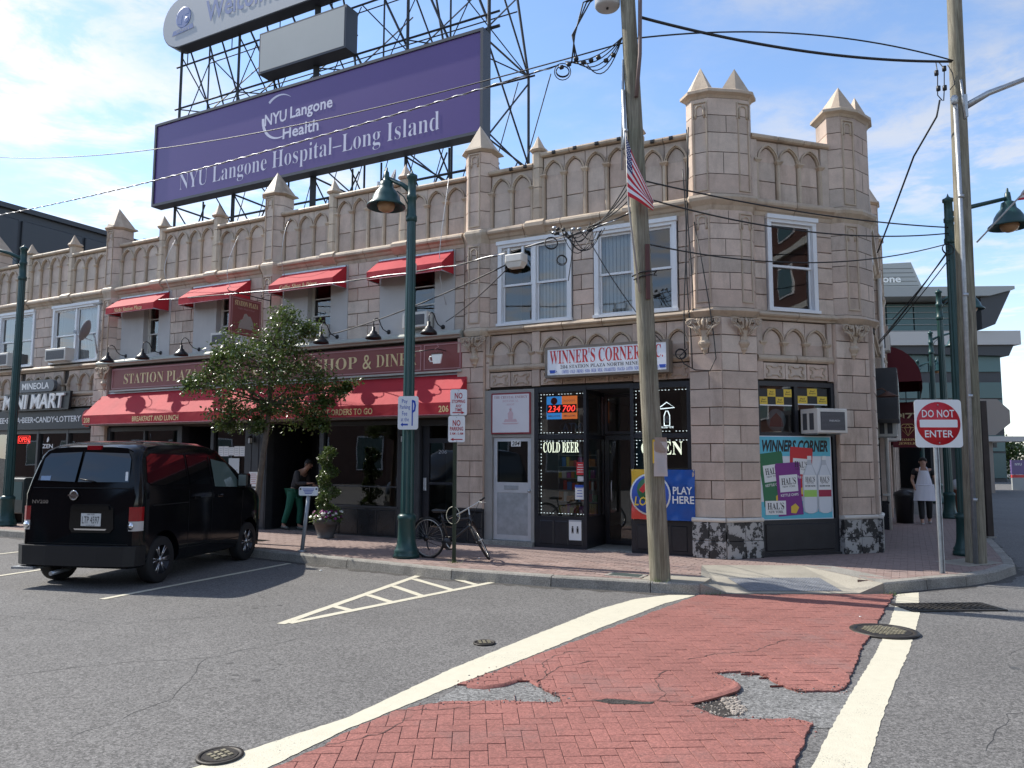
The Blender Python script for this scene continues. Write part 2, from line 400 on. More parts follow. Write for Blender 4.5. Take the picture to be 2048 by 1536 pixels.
KLi = offset(KL, .16); KRi = offset(KR, .16)
ramp_l, ramp_r, ramp_bl, ramp_br = (2.60, 10.45), (5.03, 10.53), (3.02, 12.25), (4.58, 12.25)
SW = [(p.x, p.y) for p in KLi] + [ramp_bl, ramp_br] + [(p.x, p.y) for p in KRi] + [tuple(FW(4, -60)[:2]), tuple(FW(5.2, -2.6)[:2]), tuple(FW(4.2, -1.0)[:2]), tuple(FW(-34, -1.0)[:2])]
SW = ccw(SW)
sidewalk = struct(MB().prism(SW, -.05, .138).build('sidewalk', BRICKJ))
kerb = struct(bpy.data.objects.new('kerb', None)); COL.objects.link(kerb)
def kerb_run(pl, pi, seglen=2.2):
    # resample, one stone per segment
    for i in range(len(pl)-1):
        a, b, ai, bi = pl[i], pl[i+1], pi[i], pi[i+1]; k = max(1, round((b-a).length/seglen))
        if (b-a).length > 14: k = 4
        for j in range(k):
            g = .006/(b-a).length
            p = [a.lerp(b, j/k+g), a.lerp(b, (j+1)/k-g), ai.lerp(bi, (j+1)/k-g), ai.lerp(bi, j/k+g)]
            n_ = (p[0]-p[3]).normalized()
            mb = MB(); zt = .15 + random.uniform(-.004, .004)
            lo = [q + n_*.02*(1 if w < 2 else 0) for w, q in enumerate(p)]
            top = [q - n_*.018*(1 if w < 2 else 0) for w, q in enumerate(p)]
            vs = [(q.x, q.y, -.04) for q in lo] + [(q.x, q.y, zt-.02) for q in p] + [(q.x, q.y, zt) for q in top]
            mb.add(vs, [(i_, (i_+1) % 4, 4+(i_+1) % 4, 4+i_) for i_ in range(4)] + [(4+i_, 4+(i_+1) % 4, 8+(i_+1) % 4, 8+i_) for i_ in range(4)] + [(8, 9, 10, 11)])
            mb.build('kerb_stone', CONC, kerb)
kerb_run(KL, KLi); kerb_run(KR, KRi, 1.6)
# dropped kerb ramp of concrete with its metal warning plate
ramp = struct(bpy.data.objects.new('kerb_ramp', None)); COL.objects.link(ramp)
z0, z1 = .024, .152
rl, rr, bl, br = Vector((2.92, 10.47, z0)), Vector((4.72, 10.50, z0)), Vector((*ramp_bl, z1)), Vector((*ramp_br, z1))
kl, kr = Vector((2.55, 10.45, z1)), Vector((5.08, 10.55, z1))
kli, kri = Vector((*ramp_bl, z1)), Vector((*ramp_br, z1))
for nm, pts in (('ramp_slab', (rl, rr, br, bl)), ('ramp_flare', (kl, rl, bl)), ('ramp_flare', (rr, kr, br))):
    n = len(pts); MB().add([p for p in pts] + [(p.x, p.y, -.04) for p in pts], [tuple(range(n))] + [(i, n+i, n+(i+1) % n, (i+1) % n) for i in range(n)]).build(nm, CONCY, ramp)
MB().add([(5.10, 10.57, .151), (4.6, 12.24, .151), (5.03, 12.3, .151), (5.4, 11.0, .151)], [(0, 3, 2, 1)]).build('ramp_border', CONC, ramp)
# tactile plate
tp = MB(); q = [rl.lerp(rr, .18).lerp(bl.lerp(br, .18), .06), rl.lerp(rr, .9).lerp(bl.lerp(br, .9), .06), rl.lerp(rr, .93).lerp(bl.lerp(br, .93), .5), rl.lerp(rr, .12).lerp(bl.lerp(br, .12), .5)]
up = Vector((0, 0, .006)); tp.add([p+up for p in q], [(0, 1, 2, 3)])
for i in range(34):
    for j in range(13):
        s_, t_ = (i+.5)/34, (j+.5)/13
        p = q[0].lerp(q[1], s_).lerp(q[3].lerp(q[2], s_), t_) + up
        r_ = .013; tp.add([p+Vector((-r_, -r_, 0)), p+Vector((r_, -r_, 0)), p+Vector((r_, r_, 0)), p+Vector((-r_, r_, 0)), p+Vector((-r_*.5, -r_*.5, .006)), p+Vector((r_*.5, -r_*.5, .006)), p+Vector((r_*.5, r_*.5, .006)), p+Vector((-r_*.5, r_*.5, .006))], [(4, 5, 6, 7), (0, 1, 5, 4), (1, 2, 6, 5), (2, 3, 7, 6), (3, 0, 4, 7)])
tp.build('tactile_plate', mat('tactile_grey', (.26, .27, .29), .5, metal=.3, mott=(6, .2)), ramp)

# grime along the gutter
GRIME = mat('gutter_grime', (.065, .060, .055), .95, mott=(2.5, .35), speck=(45, .5), bump=(45, .8, .008))
def gutter(pl, w, seed):
    o_ = offset(pl, -.012); i_ = offset(pl, -w); rnd = random.Random(seed); a_, b_ = [], []
    for k in range(len(pl)-1):
        n = max(1, int((pl[k+1]-pl[k]).length/.12))
        if (pl[k+1]-pl[k]).length > 12: n = 12
        for j in range(n): a_.append(o_[k].lerp(o_[k+1], j/n)); q = i_[k].lerp(i_[k+1], j/n); t_ = (o_[k]-i_[k]).normalized(); b_.append(q + t_*rnd.uniform(-.05, .10))
    n = len(a_); MB().add([(p.x, p.y, .0022) for p in a_] + [(p.x, p.y, .0022) for p in b_], [(i, n+i, n+i+1, i+1) for i in range(n-1)]).build('gutter_grime', GRIME, road)
gutter(KL, .17, 1); gutter(KR[:9], .15, 2)

def lay(bricks, region, z0, z1, m, parent, nearest=300, keep=None, name='brick', bev=.004, merge_name='brick_field'):
    """bricks: list of (rect corners); cut to region; nearest ones objects of their own"""
    res = []
    xs = [p[0] for p in region]; ys = [p[1] for p in region]; bx0, bx1, by0, by1 = min(xs), max(xs), min(ys), max(ys)
    for r in bricks:
        cx = sum(p[0] for p in r)/4; cy = sum(p[1] for p in r)/4
        if not (bx0-.2 < cx < bx1+.2 and by0-.2 < cy < by1+.2): continue
        ins = [inside(p, region) for p in r]
        if keep and not keep(cx, cy): continue
        if all(ins): pl = r
        else:
            pl = clip(region, r)
            if len(pl) < 3 or abs(area(pl)) < .0022: continue
            pl = [p for i, p in enumerate(pl) if math.hypot(p[0]-pl[i-1][0], p[1]-pl[i-1][1]) > 1e-4]
            if len(pl) < 3: continue
        res.append((cx*cx + cy*cy, pl, all(ins), (cx, cy)))
    res.sort(key=lambda t: t[0]); near = 0; field = MB(); cache = {}
    vis = lambda c: c[1] > 4.6 and abs(c[0]) < c[1]*.70
    rest = []
    for d, pl, whole, c in res:
        dz = random.uniform(-.0016, .0016)
        if near < nearest and vis(c):
            near += 1
            if whole:
                e = (round(pl[1][0]-pl[0][0], 4), round(pl[1][1]-pl[0][1], 4))
                if e not in cache:
                    b = MB(); plate(b, [(p[0]-c[0], p[1]-c[1]) for p in pl], z0, z1, bev); cache[e] = b.mesh(name, m)
                o = put(name, cache[e], parent, None, (c[0], c[1], dz))
            else:
                b = MB(); plate(b, [(p[0]-c[0], p[1]-c[1]) for p in pl], z0, z1+dz, bev); b.build(name, m, parent, None, (c[0], c[1], 0))
        else: plate(field, pl, z0, z1+dz, bev)
    if field.f:
        o = field.build(merge_name, m, parent); o['kind'] = 'stuff'
    return near, len(res)

# paving bricks of the sidewalk: running bond along the facade
def rect_uo(u0, u1, o0, o1):
    return ccw([tuple(FW(u0, o0)[:2]), tuple(FW(u1, o0)[:2]), tuple(FW(u1, o1)[:2]), tuple(FW(u0, o1)[:2])])
bl_ = []
g = .005; rw = 0; o_ = -.9
def bonds(u0, u1, o0, o1):
    j = math.floor(o0/.105)
    while j*.105 < o1:
        i = math.floor(u0/.21) ; off = .105*(j % 2)
        while i*.21+off < u1:
            bl_.append(rect_uo(i*.21+off+g/2, i*.21+off+.21-g/2, j*.105+g/2, j*.105+.105-g/2)); i += 1
        j += 1
bonds(-20.5, 8.5, -.5, 3.35); bonds(4.4, 8.5, -13, -.5)
pads = [ccw([tuple(FW(u, o)[:2]) for u, o in ((3.5, 2.2), (4.35, 2.2), (4.35, 2.75), (3.5, 2.8))]), ccw([(7.2, 12.15), (8.05, 12.6), (7.85, 13.2), (6.95, 12.75)])]
lay(bl_, SW, .10, .150, BRICKP, sidewalk, keep=lambda x, y: not any(inside((x, y), p) for p in pads), merge_name='brick_field')
for p in pads: MB().prism(p, .10, .151).build('concrete_pad', CONCY, sidewalk)

# stamped red crosswalk: herringbone, with the broken-out patches left and right
XW = [(2.53, 10.42), (1.27, 8.66), (.37, 7.44), (-.10, 6.76), (-.44, 6.36), (-.22, 6.28), (0, 6.39), (.10, 6.53), (.21, 6.34), (.34, 6.08), (.44, 5.90), (.28, 5.88), (-.12, 5.94), (-.50, 5.90),
      (-.62, 5.86), (-.83, 5.72), (-1.03, 5.41), (-1.23, 4.98), (-1.40, 4.70), (-2.3, 3.2), (.95, 3.2), (1.70, 4.74), (1.92, 5.15), (2.09, 5.44), (2.00, 5.56), (1.57, 5.54), (1.47, 5.58), (1.40, 5.72), (1.33, 5.87), (1.50, 5.96), (1.71, 6.11), (1.81, 6.23), (1.84, 6.47), (1.74, 6.69), (1.98, 6.75), (2.11, 6.68), (2.18, 6.38), (2.28, 6.19), (2.58, 6.20),
      (2.69, 6.30), (2.95, 6.77), (3.50, 7.74), (4.00, 8.52), (4.53, 9.42), (5.18, 10.48), (4.72, 10.46), (2.92, 10.43)]
XW = ccw(ragged(ragged(XW, .09, .014, 5), .03, .010, 6))
crosswalk = struct(bpy.data.objects.new('crosswalk', None)); COL.objects.link(crosswalk)
base_x = sheet('crosswalk_bed', XW, .014, REDJ, crosswalk)
hb = []; w_ = .115; ang = math.radians(3); ca, sa = math.cos(ang), math.sin(ang); gj = .0055
def hrect(x0, x1, y0, y1):
    return [(x*ca - y*sa, x*sa + y*ca) for x, y in ((x0+gj/2, y0+gj/2), (x1-gj/2, y0+gj/2), (x1-gj/2, y1-gj/2), (x0+gj/2, y1-gj/2))]
for i in range(-30, 62):
    for j in range(22, 100):
        c = (i-j) % 4
        if c == 0: hb.append(hrect(i*w_, (i+2)*w_, j*w_, (j+1)*w_))
        elif c == 3: hb.append(hrect(i*w_, (i+1)*w_, j*w_, (j+2)*w_))
lay(hb, XW, .002, .0195, REDST, crosswalk, bev=.003, merge_name='stamped_brick_field')
# white border lines
WL = [(2.12, 10.45), (1.62, 10.15), (1.09, 9.50), (.14, 7.96), (-.54, 6.82), (-1.15, 5.62), (-1.65, 5.0), (-1.89, 4.72), (-2.9, 3.2), (-2.4, 3.2), (-1.46, 4.70), (-1.12, 5.36), (-.86, 5.75), (-.40, 6.45), (.11, 7.17), (.94, 8.42), (1.93, 9.83), (2.50, 10.44)]
WR = [(5.26, 10.56), (4.77, 9.64), (4.06, 8.40), (3.43, 7.36), (2.74, 6.27), (2.24, 5.47), (1.80, 4.74), (.95, 3.2), (1.25, 3.2), (2.14, 4.74), (2.63, 5.58), (3.14, 6.41), (3.86, 7.55), (4.84, 9.19), (5.62, 10.68)]
for p, sd_ in ((WL, 1), (WR, 2)):
    q = ragged(p, .05, .006, sd_)
    sheet('painted_line', q, .004, PAINT, road)
# triangle of hatching by the kerb and the parking-bay lines
def stripe(a, b, w, seed=0):
    a, b = Vector(a), Vector(b); n = Vector((-(b-a).y, (b-a).x)).normalized()*w/2
    sheet('painted_line', ragged([a+n, b+n, b-n, a-n], .12, .004, seed), .004 + seed*.0002, PAINT, road)
stripe((-2.56, 8.62), (-1.45, 12.1), .11, 1); stripe((-2.48, 8.66), (-.16, 11.62), .11, 2)
for i, (a, b) in enumerate((((-2.2, 9.62), (-1.97, 9.40)), ((-1.93, 10.40), (-1.55, 9.92)), ((-1.71, 11.12), (-1.2, 10.35)), ((-1.49, 11.75), (-.83, 10.80)), ((-1.02, 12.0), (-.52, 11.24)))): stripe(a, b, .10, i+3)
stripe((-5.32, 10.05), (-3.86, 13.4), .10, 9); stripe((-8.35, 10.9), (-6.9, 14.6), .10, 10); stripe((-10.7, 12.3), (-9.2, 15.7), .10, 11)
# patches of asphalt in the broken crosswalk, with a pothole and its rubble
pa = [(-.62, 5.84), (-.42, 6.36), (-.1, 6.78), (.12, 6.56), (.24, 6.34), (.47, 5.88), (.28, 5.86), (-.12, 5.92), (-.5, 5.88)]
pb = [(1.30, 5.87), (1.50, 5.99), (1.69, 6.13), (1.79, 6.24), (1.81, 6.47), (1.70, 6.70), (1.98, 6.78), (2.14, 6.70), (2.21, 6.36), (2.30, 6.22), (2.62, 6.24), (2.72, 6.2), (2.2, 5.4), (2.05, 5.4), (2.0, 5.53), (1.57, 5.51), (1.44, 5.56), (1.36, 5.72)]
road_patch = sheet('asphalt_patch', ragged(pa, .07, .012, 3), .003, ASPHP, road); sheet('asphalt_patch', ragged(pb, .07, .012, 4), .003, ASPHP, road)
# pothole: a dark pit with a raised broken lip
pit = [(1.33, 5.86), (1.5, 5.95), (1.70, 6.10), (1.80, 6.20), (1.72, 5.98), (1.74, 5.80), (1.66, 5.66), (1.50, 5.62), (1.42, 5.72)]
ph = struct(bpy.data.objects.new('pothole', None)); COL.objects.link(ph)
pq = ragged(pit, .04, .012, 8); n = len(pq); cx, cy = 1.58, 5.84
MB().add([(x, y, .0065) for x, y in pq], [tuple(range(n))]).build('pothole_bed', mat('pothole_bed', (.040, .034, .030), .95, mott=(9, .4), speck=(60, .5), bump=(40, 1., .02)), ph)
mb = MB(); rnd = random.Random(4)
for i in range(330):
    while True:
        x, y = (rnd.uniform(1.6, 1.82) if rnd.random() < .75 else rnd.uniform(1.38, 1.82)), rnd.uniform(5.6, 6.05)
        if inside((x, y), pq): break
    s_ = rnd.uniform(.004, .013) * (1.5 if x > 1.6 else 1); q = [(x+s_*rnd.uniform(.5, 1.2)*math.cos(a_), y+s_*rnd.uniform(.5, 1.2)*math.sin(a_)) for a_ in (0, 1.2, 2.4, 3.9, 5.1)]
    mb.frustum(q, .005, [(x+(a_-x)*.7, y+(b_-y)*.7) for a_, b_ in q], .0065+s_*rnd.uniform(.3, .8))
o = mb.build('rubble', mat('rubble', (.33, .29, .25), .9, mott=(20, .4)), ph); o['kind'] = 'stuff'
lip = [(1.28, 5.90), (1.40, 5.935), (1.52, 5.985), (1.66, 6.085), (1.76, 6.17), (1.82, 6.25), (1.85, 6.36)]
mb = MB(); m_ = len(lip)
vs = []
for i, (x, y) in enumerate(lip):
    hgt = .007 + .020*math.sin(PI*(i+.3)/(m_)) + rnd.uniform(-.004, .004); x += rnd.uniform(-.012, .012); y += rnd.uniform(-.012, .012)
    vs += [(x-.02, y+.10, .019), (x-.01, y+.045, .0165+hgt*.8), (x, y, .016+hgt), (x+.012, y-.03, .014+hgt*.6), (x+.004, y-.024, .004)]
mb.add(vs, [(i*5+k, i*5+k+1, i*5+k+6, i*5+k+5) for i in range(m_-1) for k in range(4)]); mb.build('broken_lip', REDST, ph)
def small_lip(pts, hmax, parent):
    mb = MB(); vs = []; m_ = len(pts)
    for i, (x, y) in enumerate(pts):
        h_ = hmax*.45*math.sin(PI*(i+.3)/m_) + .002
        vs += [(x, y+.06, .019), (x, y+.02, .0185+h_), (x, y, .018+h_), (x, y-.02, .004)]
    mb.add(vs, [(i*4+k, i*4+k+1, i*4+k+5, i*4+k+4) for i in range(m_-1) for k in range(3)], True); mb.build('broken_lip', REDST, parent)
ph2 = struct(bpy.data.objects.new('pothole', None)); COL.objects.link(ph2)
small_lip([(-.36, 6.31), (-.22, 6.27), (-.05, 6.34), (.08, 6.5), (.15, 6.46), (.22, 6.32)], .02, ph2)
pit2 = ragged([(.60, 5.93), (.72, 5.97), (.86, 5.95), (1.0, 5.90), (1.08, 5.91), (1.05, 5.86), (.9, 5.84), (.75, 5.85)], .03, .008, 2)
MB().add([(x, y, .0213) for x, y in pit2], [tuple(range(len(pit2)))]).build('pothole_bed', MATS['pothole_bed'], ph2)
small_lip([(.58, 5.95), (.70, 5.985), (.86, 5.965), (1.0, 5.915), (1.1, 5.925)], .012, ph2)
# crumbs broken off along the edges of the damage
rnd = random.Random(31); mb = MB(); edge_ = [p for p in XW if -.7 < p[0] < 2.7 and 5.3 < p[1] < 6.9]
for i in range(520):
    e = rnd.choice(edge_); x, y = e[0]+rnd.gauss(0, .045), e[1]+rnd.gauss(0, .045); s_ = rnd.uniform(.003, .011); zz = .0195 if inside((x, y), XW) else .0032; mb.cur = rnd.choice((0, 0, 1))
    q = [(x+s_*rnd.uniform(.5, 1.2)*math.cos(a_), y+s_*rnd.uniform(.5, 1.2)*math.sin(a_)) for a_ in (0, 1.3, 2.5, 3.8, 5.0)]; mb.frustum(q, zz, [(x+(a_-x)*.6, y+(b_-y)*.6) for a_, b_ in q], zz+s_*rnd.uniform(.4, .9))
o = mb.build('edge_crumbs', [REDST, ASPHP], crosswalk); o['kind'] = 'stuff'
# cracks across the red surface
CRK = mat('crack', (.10, .055, .048), .95)
def crack(pts, seed, w=.006, z=.0215):
    q = ragged(pts, .05, .018, seed, closed=False); rnd = random.Random(seed); vs = []
    for i, (x, y) in enumerate(q):
        a = Vector(q[max(i-1, 0)]); b = Vector(q[min(i+1, len(q)-1)]); d = (b-a).normalized(); k = w*rnd.uniform(.3, 1.2)*(.4 if i in (0, len(q)-1) else 1)
        vs += [(x-d.y*k, y+d.x*k, z), (x+d.y*k, y-d.x*k, z)]
    MB().add(vs, [(2*i, 2*i+1, 2*i+3, 2*i+2) for i in range(len(q)-1)]).build('crack', CRK, crosswalk)
crack([(.2, 6.35), (.3, 6.6), (.28, 7.0), (.5, 7.35), (.75, 7.4)], 1); crack([(.22, 6.4), (.42, 6.85), (.75, 7.05)], 2); crack([(.44, 5.9), (.62, 5.93)], 3)
crack([(1.08, 5.92), (1.2, 6.1), (1.18, 6.5), (1.35, 6.75)], 4); crack([(1.28, 5.9), (1.1, 5.93)], 5); crack([(1.6, 7.1), (1.9, 7.3), (2.3, 7.4), (2.8, 7.9)], 6); crack([(-.85, 5.7), (-.5, 5.72), (-.2, 5.85)], 7); crack([(-1.2, 5.0), (-.85, 5.25), (-.7, 5.6)], 8)
# manhole covers, drain grate, valve covers
def cover(x, y, r, label, ring=.06, z=.016, deco=True):
    t = thing('manhole_cover', label, 'manhole cover', (x, y, 0), random.uniform(0, 6), 'manhole covers in the road')
    b = MB(); b.lathe([(r+ring, 0), (r+ring, z), (r+.004, z), (r+.004, z-.006)], 40); b.build('ring', IRON, t)
    b = MB(); b.lathe([(r-.004, 0), (r-.004, z), (0, z+.001)], 40, smooth=False)
    b.build('lid', IRON, t)
    if deco:
        b = MB(); k = int(r/.045)
        for i in range(-k, k+1):
            for j in range(-k, k+1):
                if math.hypot(i, j)*.045 < r*.8: b.box(i*.045-.014, i*.045+.014, j*.045-.014, j*.045+.014, z+.0003, z+.006)
        b.build('lid_pattern', mat('worn_iron', (.30, .27, .19), .5, metal=.4, mott=(14, .5)), t)
cover(3.97, 8.28, .27, 'round iron manhole cover across the white line at right', .07, .025)
cover(-.27, 7.76, .085, 'small round valve cover in the grey asphalt', .025)
cover(-1.80, 4.88, .11, 'small round valve cover on the white line at the bottom edge', .03)
t = thing('drain_grate', 'iron storm drain grate in the gutter right of the crosswalk', 'drain grate', (5.42, 9.62, 0), math.radians(4))
b = MB(); b.box(-.56, .56, -.24, -.2, 0, .02); b.box(-.56, .56, .2, .24, 0, .02); b.box(-.6, -.56, -.24, .24, 0, .02); b.box(.56, .6, -.24, .24, 0, .02); b.build('grate_frame', IRON, t)
for i in range(15): MB().box(-.535+i*.075, -.535+i*.075+.022, -.199, .199, .002, .018).build('grate_bar', IRON, t)
for i in range(5): MB().box(-.559, .559, -.165+i*.08, -.165+i*.08+.014, .001, .015).build('grate_bar', IRON, t)
MB().box(-.56, .56, -.2, .2, .0005, .001+.0025).build('drain_pit', mat('pit_black', (.004, .004, .004), .9), t)
t = thing('utility_cover', 'small dark utility box lid in the brick sidewalk beside the pole', 'utility cover', FW(3.2, 2.55, .15), -A)
MB().rbox(-.28, .28, -.16, .16, 0, .006, .002).build('frame', CONC, t); MB().box(-.22, .22, -.11, .11, .006, .011).build('lid', mat('cover_green', (.05, .07, .065), .6), t)
t = thing('sidewalk_grate', 'dark grate set in the paving near the diner doorway', 'grate', FW(-5.2, 1.75, .15), -A)
MB().box(-.5, .5, -.12, .12, 0, .006).build('frame', IRON, t)
for i in range(24): MB().box(-.48+i*.04, -.48+i*.04+.014, -.1, .1, .0065, .012).build('grate_bar', IRON, t)

# weeds at the kerb
WEED = mat('weed_green', (.10, .15, .035), .6)
for lab, x, y, n in (('grassy weed tuft where the kerb meets the ramp on the left', 2.72, 10.38, 60), ('weed tuft at the right end of the ramp', 5.12, 10.46, 45), ('small tuft at the foot of the thin sign post', -.93, 12.43, 25), ('weeds at the foot of the leaning wooden pole', 2.0, 10.60, 25)):
    rnd = random.Random(n); b = MB()
    for i in range(n):
        p = Vector((rnd.gauss(0, .09 if n > 30 else .05), rnd.gauss(0, .025), 0)); h_ = rnd.uniform(.03, .09); d = Vector((rnd.gauss(0, .5), rnd.gauss(0, .5), 1)).normalized()*h_; s_ = Vector((rnd.uniform(-1, 1), rnd.uniform(-1, 1), 0)).normalized()*.004
        b.add([p-s_, p+s_, p+d], [(0, 1, 2)])
    o = b.build('weed_tuft', WEED, None, None, (x, y, .15 if n == 25 else 0)); tag(o, lab, 'weed', 'weeds at the kerb')

# hairline cracks and drips on the asphalt
TAR = mat('tar_crack', (.05, .05, .05), .9); OIL = mat('oil_drip', (.075, .073, .07), .6, mott=(20, .3))
def rcrack(pts, seed, w):
    q = ragged(pts, .12, .03, seed, closed=False); rnd = random.Random(seed); vs = []
    for i, (x, y) in enumerate(q):
        a = Vector(q[max(i-1, 0)]); b = Vector(q[min(i+1, len(q)-1)]); d = (b-a).normalized(); k = w*rnd.uniform(.3, 1.2)*(.3 if i in (0, len(q)-1) else 1); vs += [(x-d.y*k, y+d.x*k, .0016), (x+d.y*k, y-d.x*k, .0016)]
    MB().add(vs, [(2*i, 2*i+1, 2*i+3, 2*i+2) for i in range(len(q)-1)]).build('road_crack', TAR, road)
rcrack([(-4.6, 6.4), (-3.6, 7.0), (-2.8, 7.2), (-2.1, 8.0)], 1, .004); rcrack([(-2.9, 5.2), (-2.6, 6.0), (-2.8, 7.2)], 2, .0035); rcrack([(3.0, 5.0), (3.6, 5.7), (4.6, 6.0), (6.0, 6.9)], 3, .004); rcrack([(4.6, 7.3), (5.4, 8.0), (6.9, 8.2)], 4, .0035); rcrack([(-7.5, 9.5), (-5.8, 9.0), (-4.4, 8.6), (-3.0, 9.2)], 5, .004)
rnd = random.Random(77)
for cx, cy in ((-4.6, 10.8), (-6.6, 9.9), (-3.2, 9.9), (-2.4, 6.6), (4.9, 7.0), (-5.6, 7.9)):
    for i in range(7):
        x, y, r_ = cx+rnd.gauss(0, .3), cy+rnd.gauss(0, .3), rnd.uniform(.012, .05); n = 11
        MB().add([(x+r_*rnd.uniform(.75, 1.15)*math.cos(2*PI*k/n), y+r_*rnd.uniform(.75, 1.15)*math.sin(2*PI*k/n), .0012) for k in range(n)], [tuple(range(n))]).build('oil_drip', OIL, road)
# ------------------------------------------------------------------ the terracotta row
corner_b = thing('corner_shop_building', 'two-storey terracotta corner building with gothic parapet and cut-off corner above the corner shop', 'building', OB, -A)
diner_b = thing('diner_building', 'terracotta two-storey building over the red awning, with recessed grey upper windows', 'building', OB, -A)
mart_b = thing('mini_mart_building', 'terracotta building at the left edge above the black mini mart front', 'building', OB, -A)

GAP = .0135
BLK = {}
def block(parent, fr, u0, u1, z0, z1, m=None, name='block', y=-.018, c=.006):
    w, h = round(u1-u0-GAP, 3), round(z1-z0-GAP, 3)
    k = (w, h, c, (m or TERRA).name, name)
    if w < .02 or h < .02: return
    if k not in BLK: BLK[k] = MB().rbox(0, w, 0, .06, 0, h, c).mesh(name, m or TERRA)
    put(name, BLK[k], parent, fr, (u0+GAP/2, y + random.uniform(-.0025, .0025), z0+GAP/2))
def ashlar(parent, fr, u0, u1, z0, z1, bw=.6, bh=.305, shift=0, y=-.018, m=None):
    n = max(1, round((z1-z0)/bh)); h = (z1-z0)/n
    for r in range(n):
        cuts = [u0]; x = math.floor(u0/bw)*bw + (bw/2 if (r+shift) % 2 else 0)
        while x < u1:
            if x > u0+.09 and x < u1-.09: cuts.append(x)
            x += bw
        cuts.append(u1)
        for a, b in zip(cuts, cuts[1:]): block(parent, fr, a, b, z0+r*h, z0+(r+1)*h, m, y=y)
def moulding(parent, fr, u0, u1, prof, name, seg=.9, m=None):
    n = max(1, round((u1-u0)/seg)); w = (u1-u0)/n
    me = MB().prism(prof, GAP/2, w-GAP/2, 'yz').mesh(name, m or TRIM)
    for i in range(n): put(name, me, parent, fr, (u0+i*w, random.uniform(-.003, .003), 0))
CORN = [(.08, 6.20), (-.025, 6.20), (-.04, 6.27), (-.07, 6.29), (-.10, 6.34), (-.155, 6.37), (-.165, 6.41), (-.155, 6.45), (-.10, 6.49), (.08, 6.50)][::-1]
SILL = [(.08, 4.31), (-.03, 4.31), (-.045, 4.34), (-.10, 4.365), (-.115, 4.39), (-.10, 4.42), (-.04, 4.46), (.08, 4.46)][::-1]
FRZ = [(.08, 3.555), (-.02, 3.555), (-.05, 3.59), (-.055, 3.62), (-.04, 3.65), (-.012, 3.675), (.08, 3.675)][::-1]

def parch(a, h, n=7):     # pointed arch, left foot to right foot
    R_ = (a*a + h*h)/(2*a); cx = -a + R_; t1 = math.acos((0-cx)/R_)
    l = [(cx + R_*math.cos(PI + (t1-PI)*i/n), R_*math.sin(PI + (t1-PI)*i/n)) for i in range(n+1)]
    return l + [(-x, z) for x, z in l[-2::-1]]
RIB = .045
def arcade(parent, fr, u0, n, p, zb, zs, rise, zt, rows, foot=None):
    """n pointed arches of pitch p from u0: sunk panels, heads, moulded ribs, colonnettes, spandrels"""
    a = p/2
    inn = [(x, z+zs) for x, z in parch(a-RIB, rise-.045)]; out = [(x, z+zs) for x, z in parch(a-.004, rise)]
    mid = [(x, z+zs) for x, z in parch(a-RIB*.55, rise-.022)]
    hw = a - RIB
    rib = MB().prism(out + mid[::-1], -.020, .06, 'xz'); rib.prism(mid + inn[::-1], .006, .06, 'xz')
    me_rib = rib.mesh('arch_rib', TRIM)
    me_head = MB().prism([(x*.93, z-.014) for x, z in inn], .042, .09, 'xz').mesh('arch_head', TERRA)
    sp_ = [(-a+.003, zs), *out, (a-.003, zs), (a-.003, zt), (-a+.003, zt)]
    me_sp = MB().prism([(x*.985, z if z < zt-.01 else z-.012) for x, z in sp_], .026, .09, 'xz').mesh('spandrel', TERRA)
    zc = zs - .035
    col = MB(); col.prism([(-.036, .06), (-.036, .012), (-.018, -.018), (.018, -.018), (.036, .012), (.036, .06)], zb, zc, 'xy')
    if foot: col.box(-.045, .045, -.012, .05, zb, zb+foot)
    me_col = col.mesh('colonnette', TRIM)
    cap = MB(); cap.frustum([(-.036, .06), (.036, .06), (.036, -.018), (-.036, -.018)][::-1], zc-.02, [(-.07, .06), (.07, .06), (.07, -.045), (-.07, -.045)][::-1], zc+.025); cap.box(-.074, .074, -.05, .06, zc+.026, zc+.052)
    me_cap = cap.mesh('capital', TRIM)
    for i in range(n):
        c = u0 + p*(i+.5)
        put('arch_rib', me_rib, parent, fr, (c, 0, 0)); put('arch_head', me_head, parent, fr, (c, random.uniform(-.003, .003), 0)); put('spandrel', me_sp, parent, fr, (c, 0, 0))
        for r in range(rows):
            h = (zs-zb)/rows; block(parent, fr, c-hw, c+hw, zb+r*h, zb+(r+1)*h, name='panel_block', y=.042, c=.004)
    for i in range(n+1):
        put('colonnette', me_col, parent, fr, (u0+p*i, 0, 0)); put('capital', me_cap, parent, fr, (u0+p*i, 0, 0))
def coping(parent, fr, u0, u1, z):
    moulding(parent, fr, u0, u1, [(.30, z), (-.03, z), (-.06, z+.02), (-.07, z+.055), (-.05, z+.09), (.0, z+.10), (.30, z+.08)][::-1], 'coping_stone', .62)
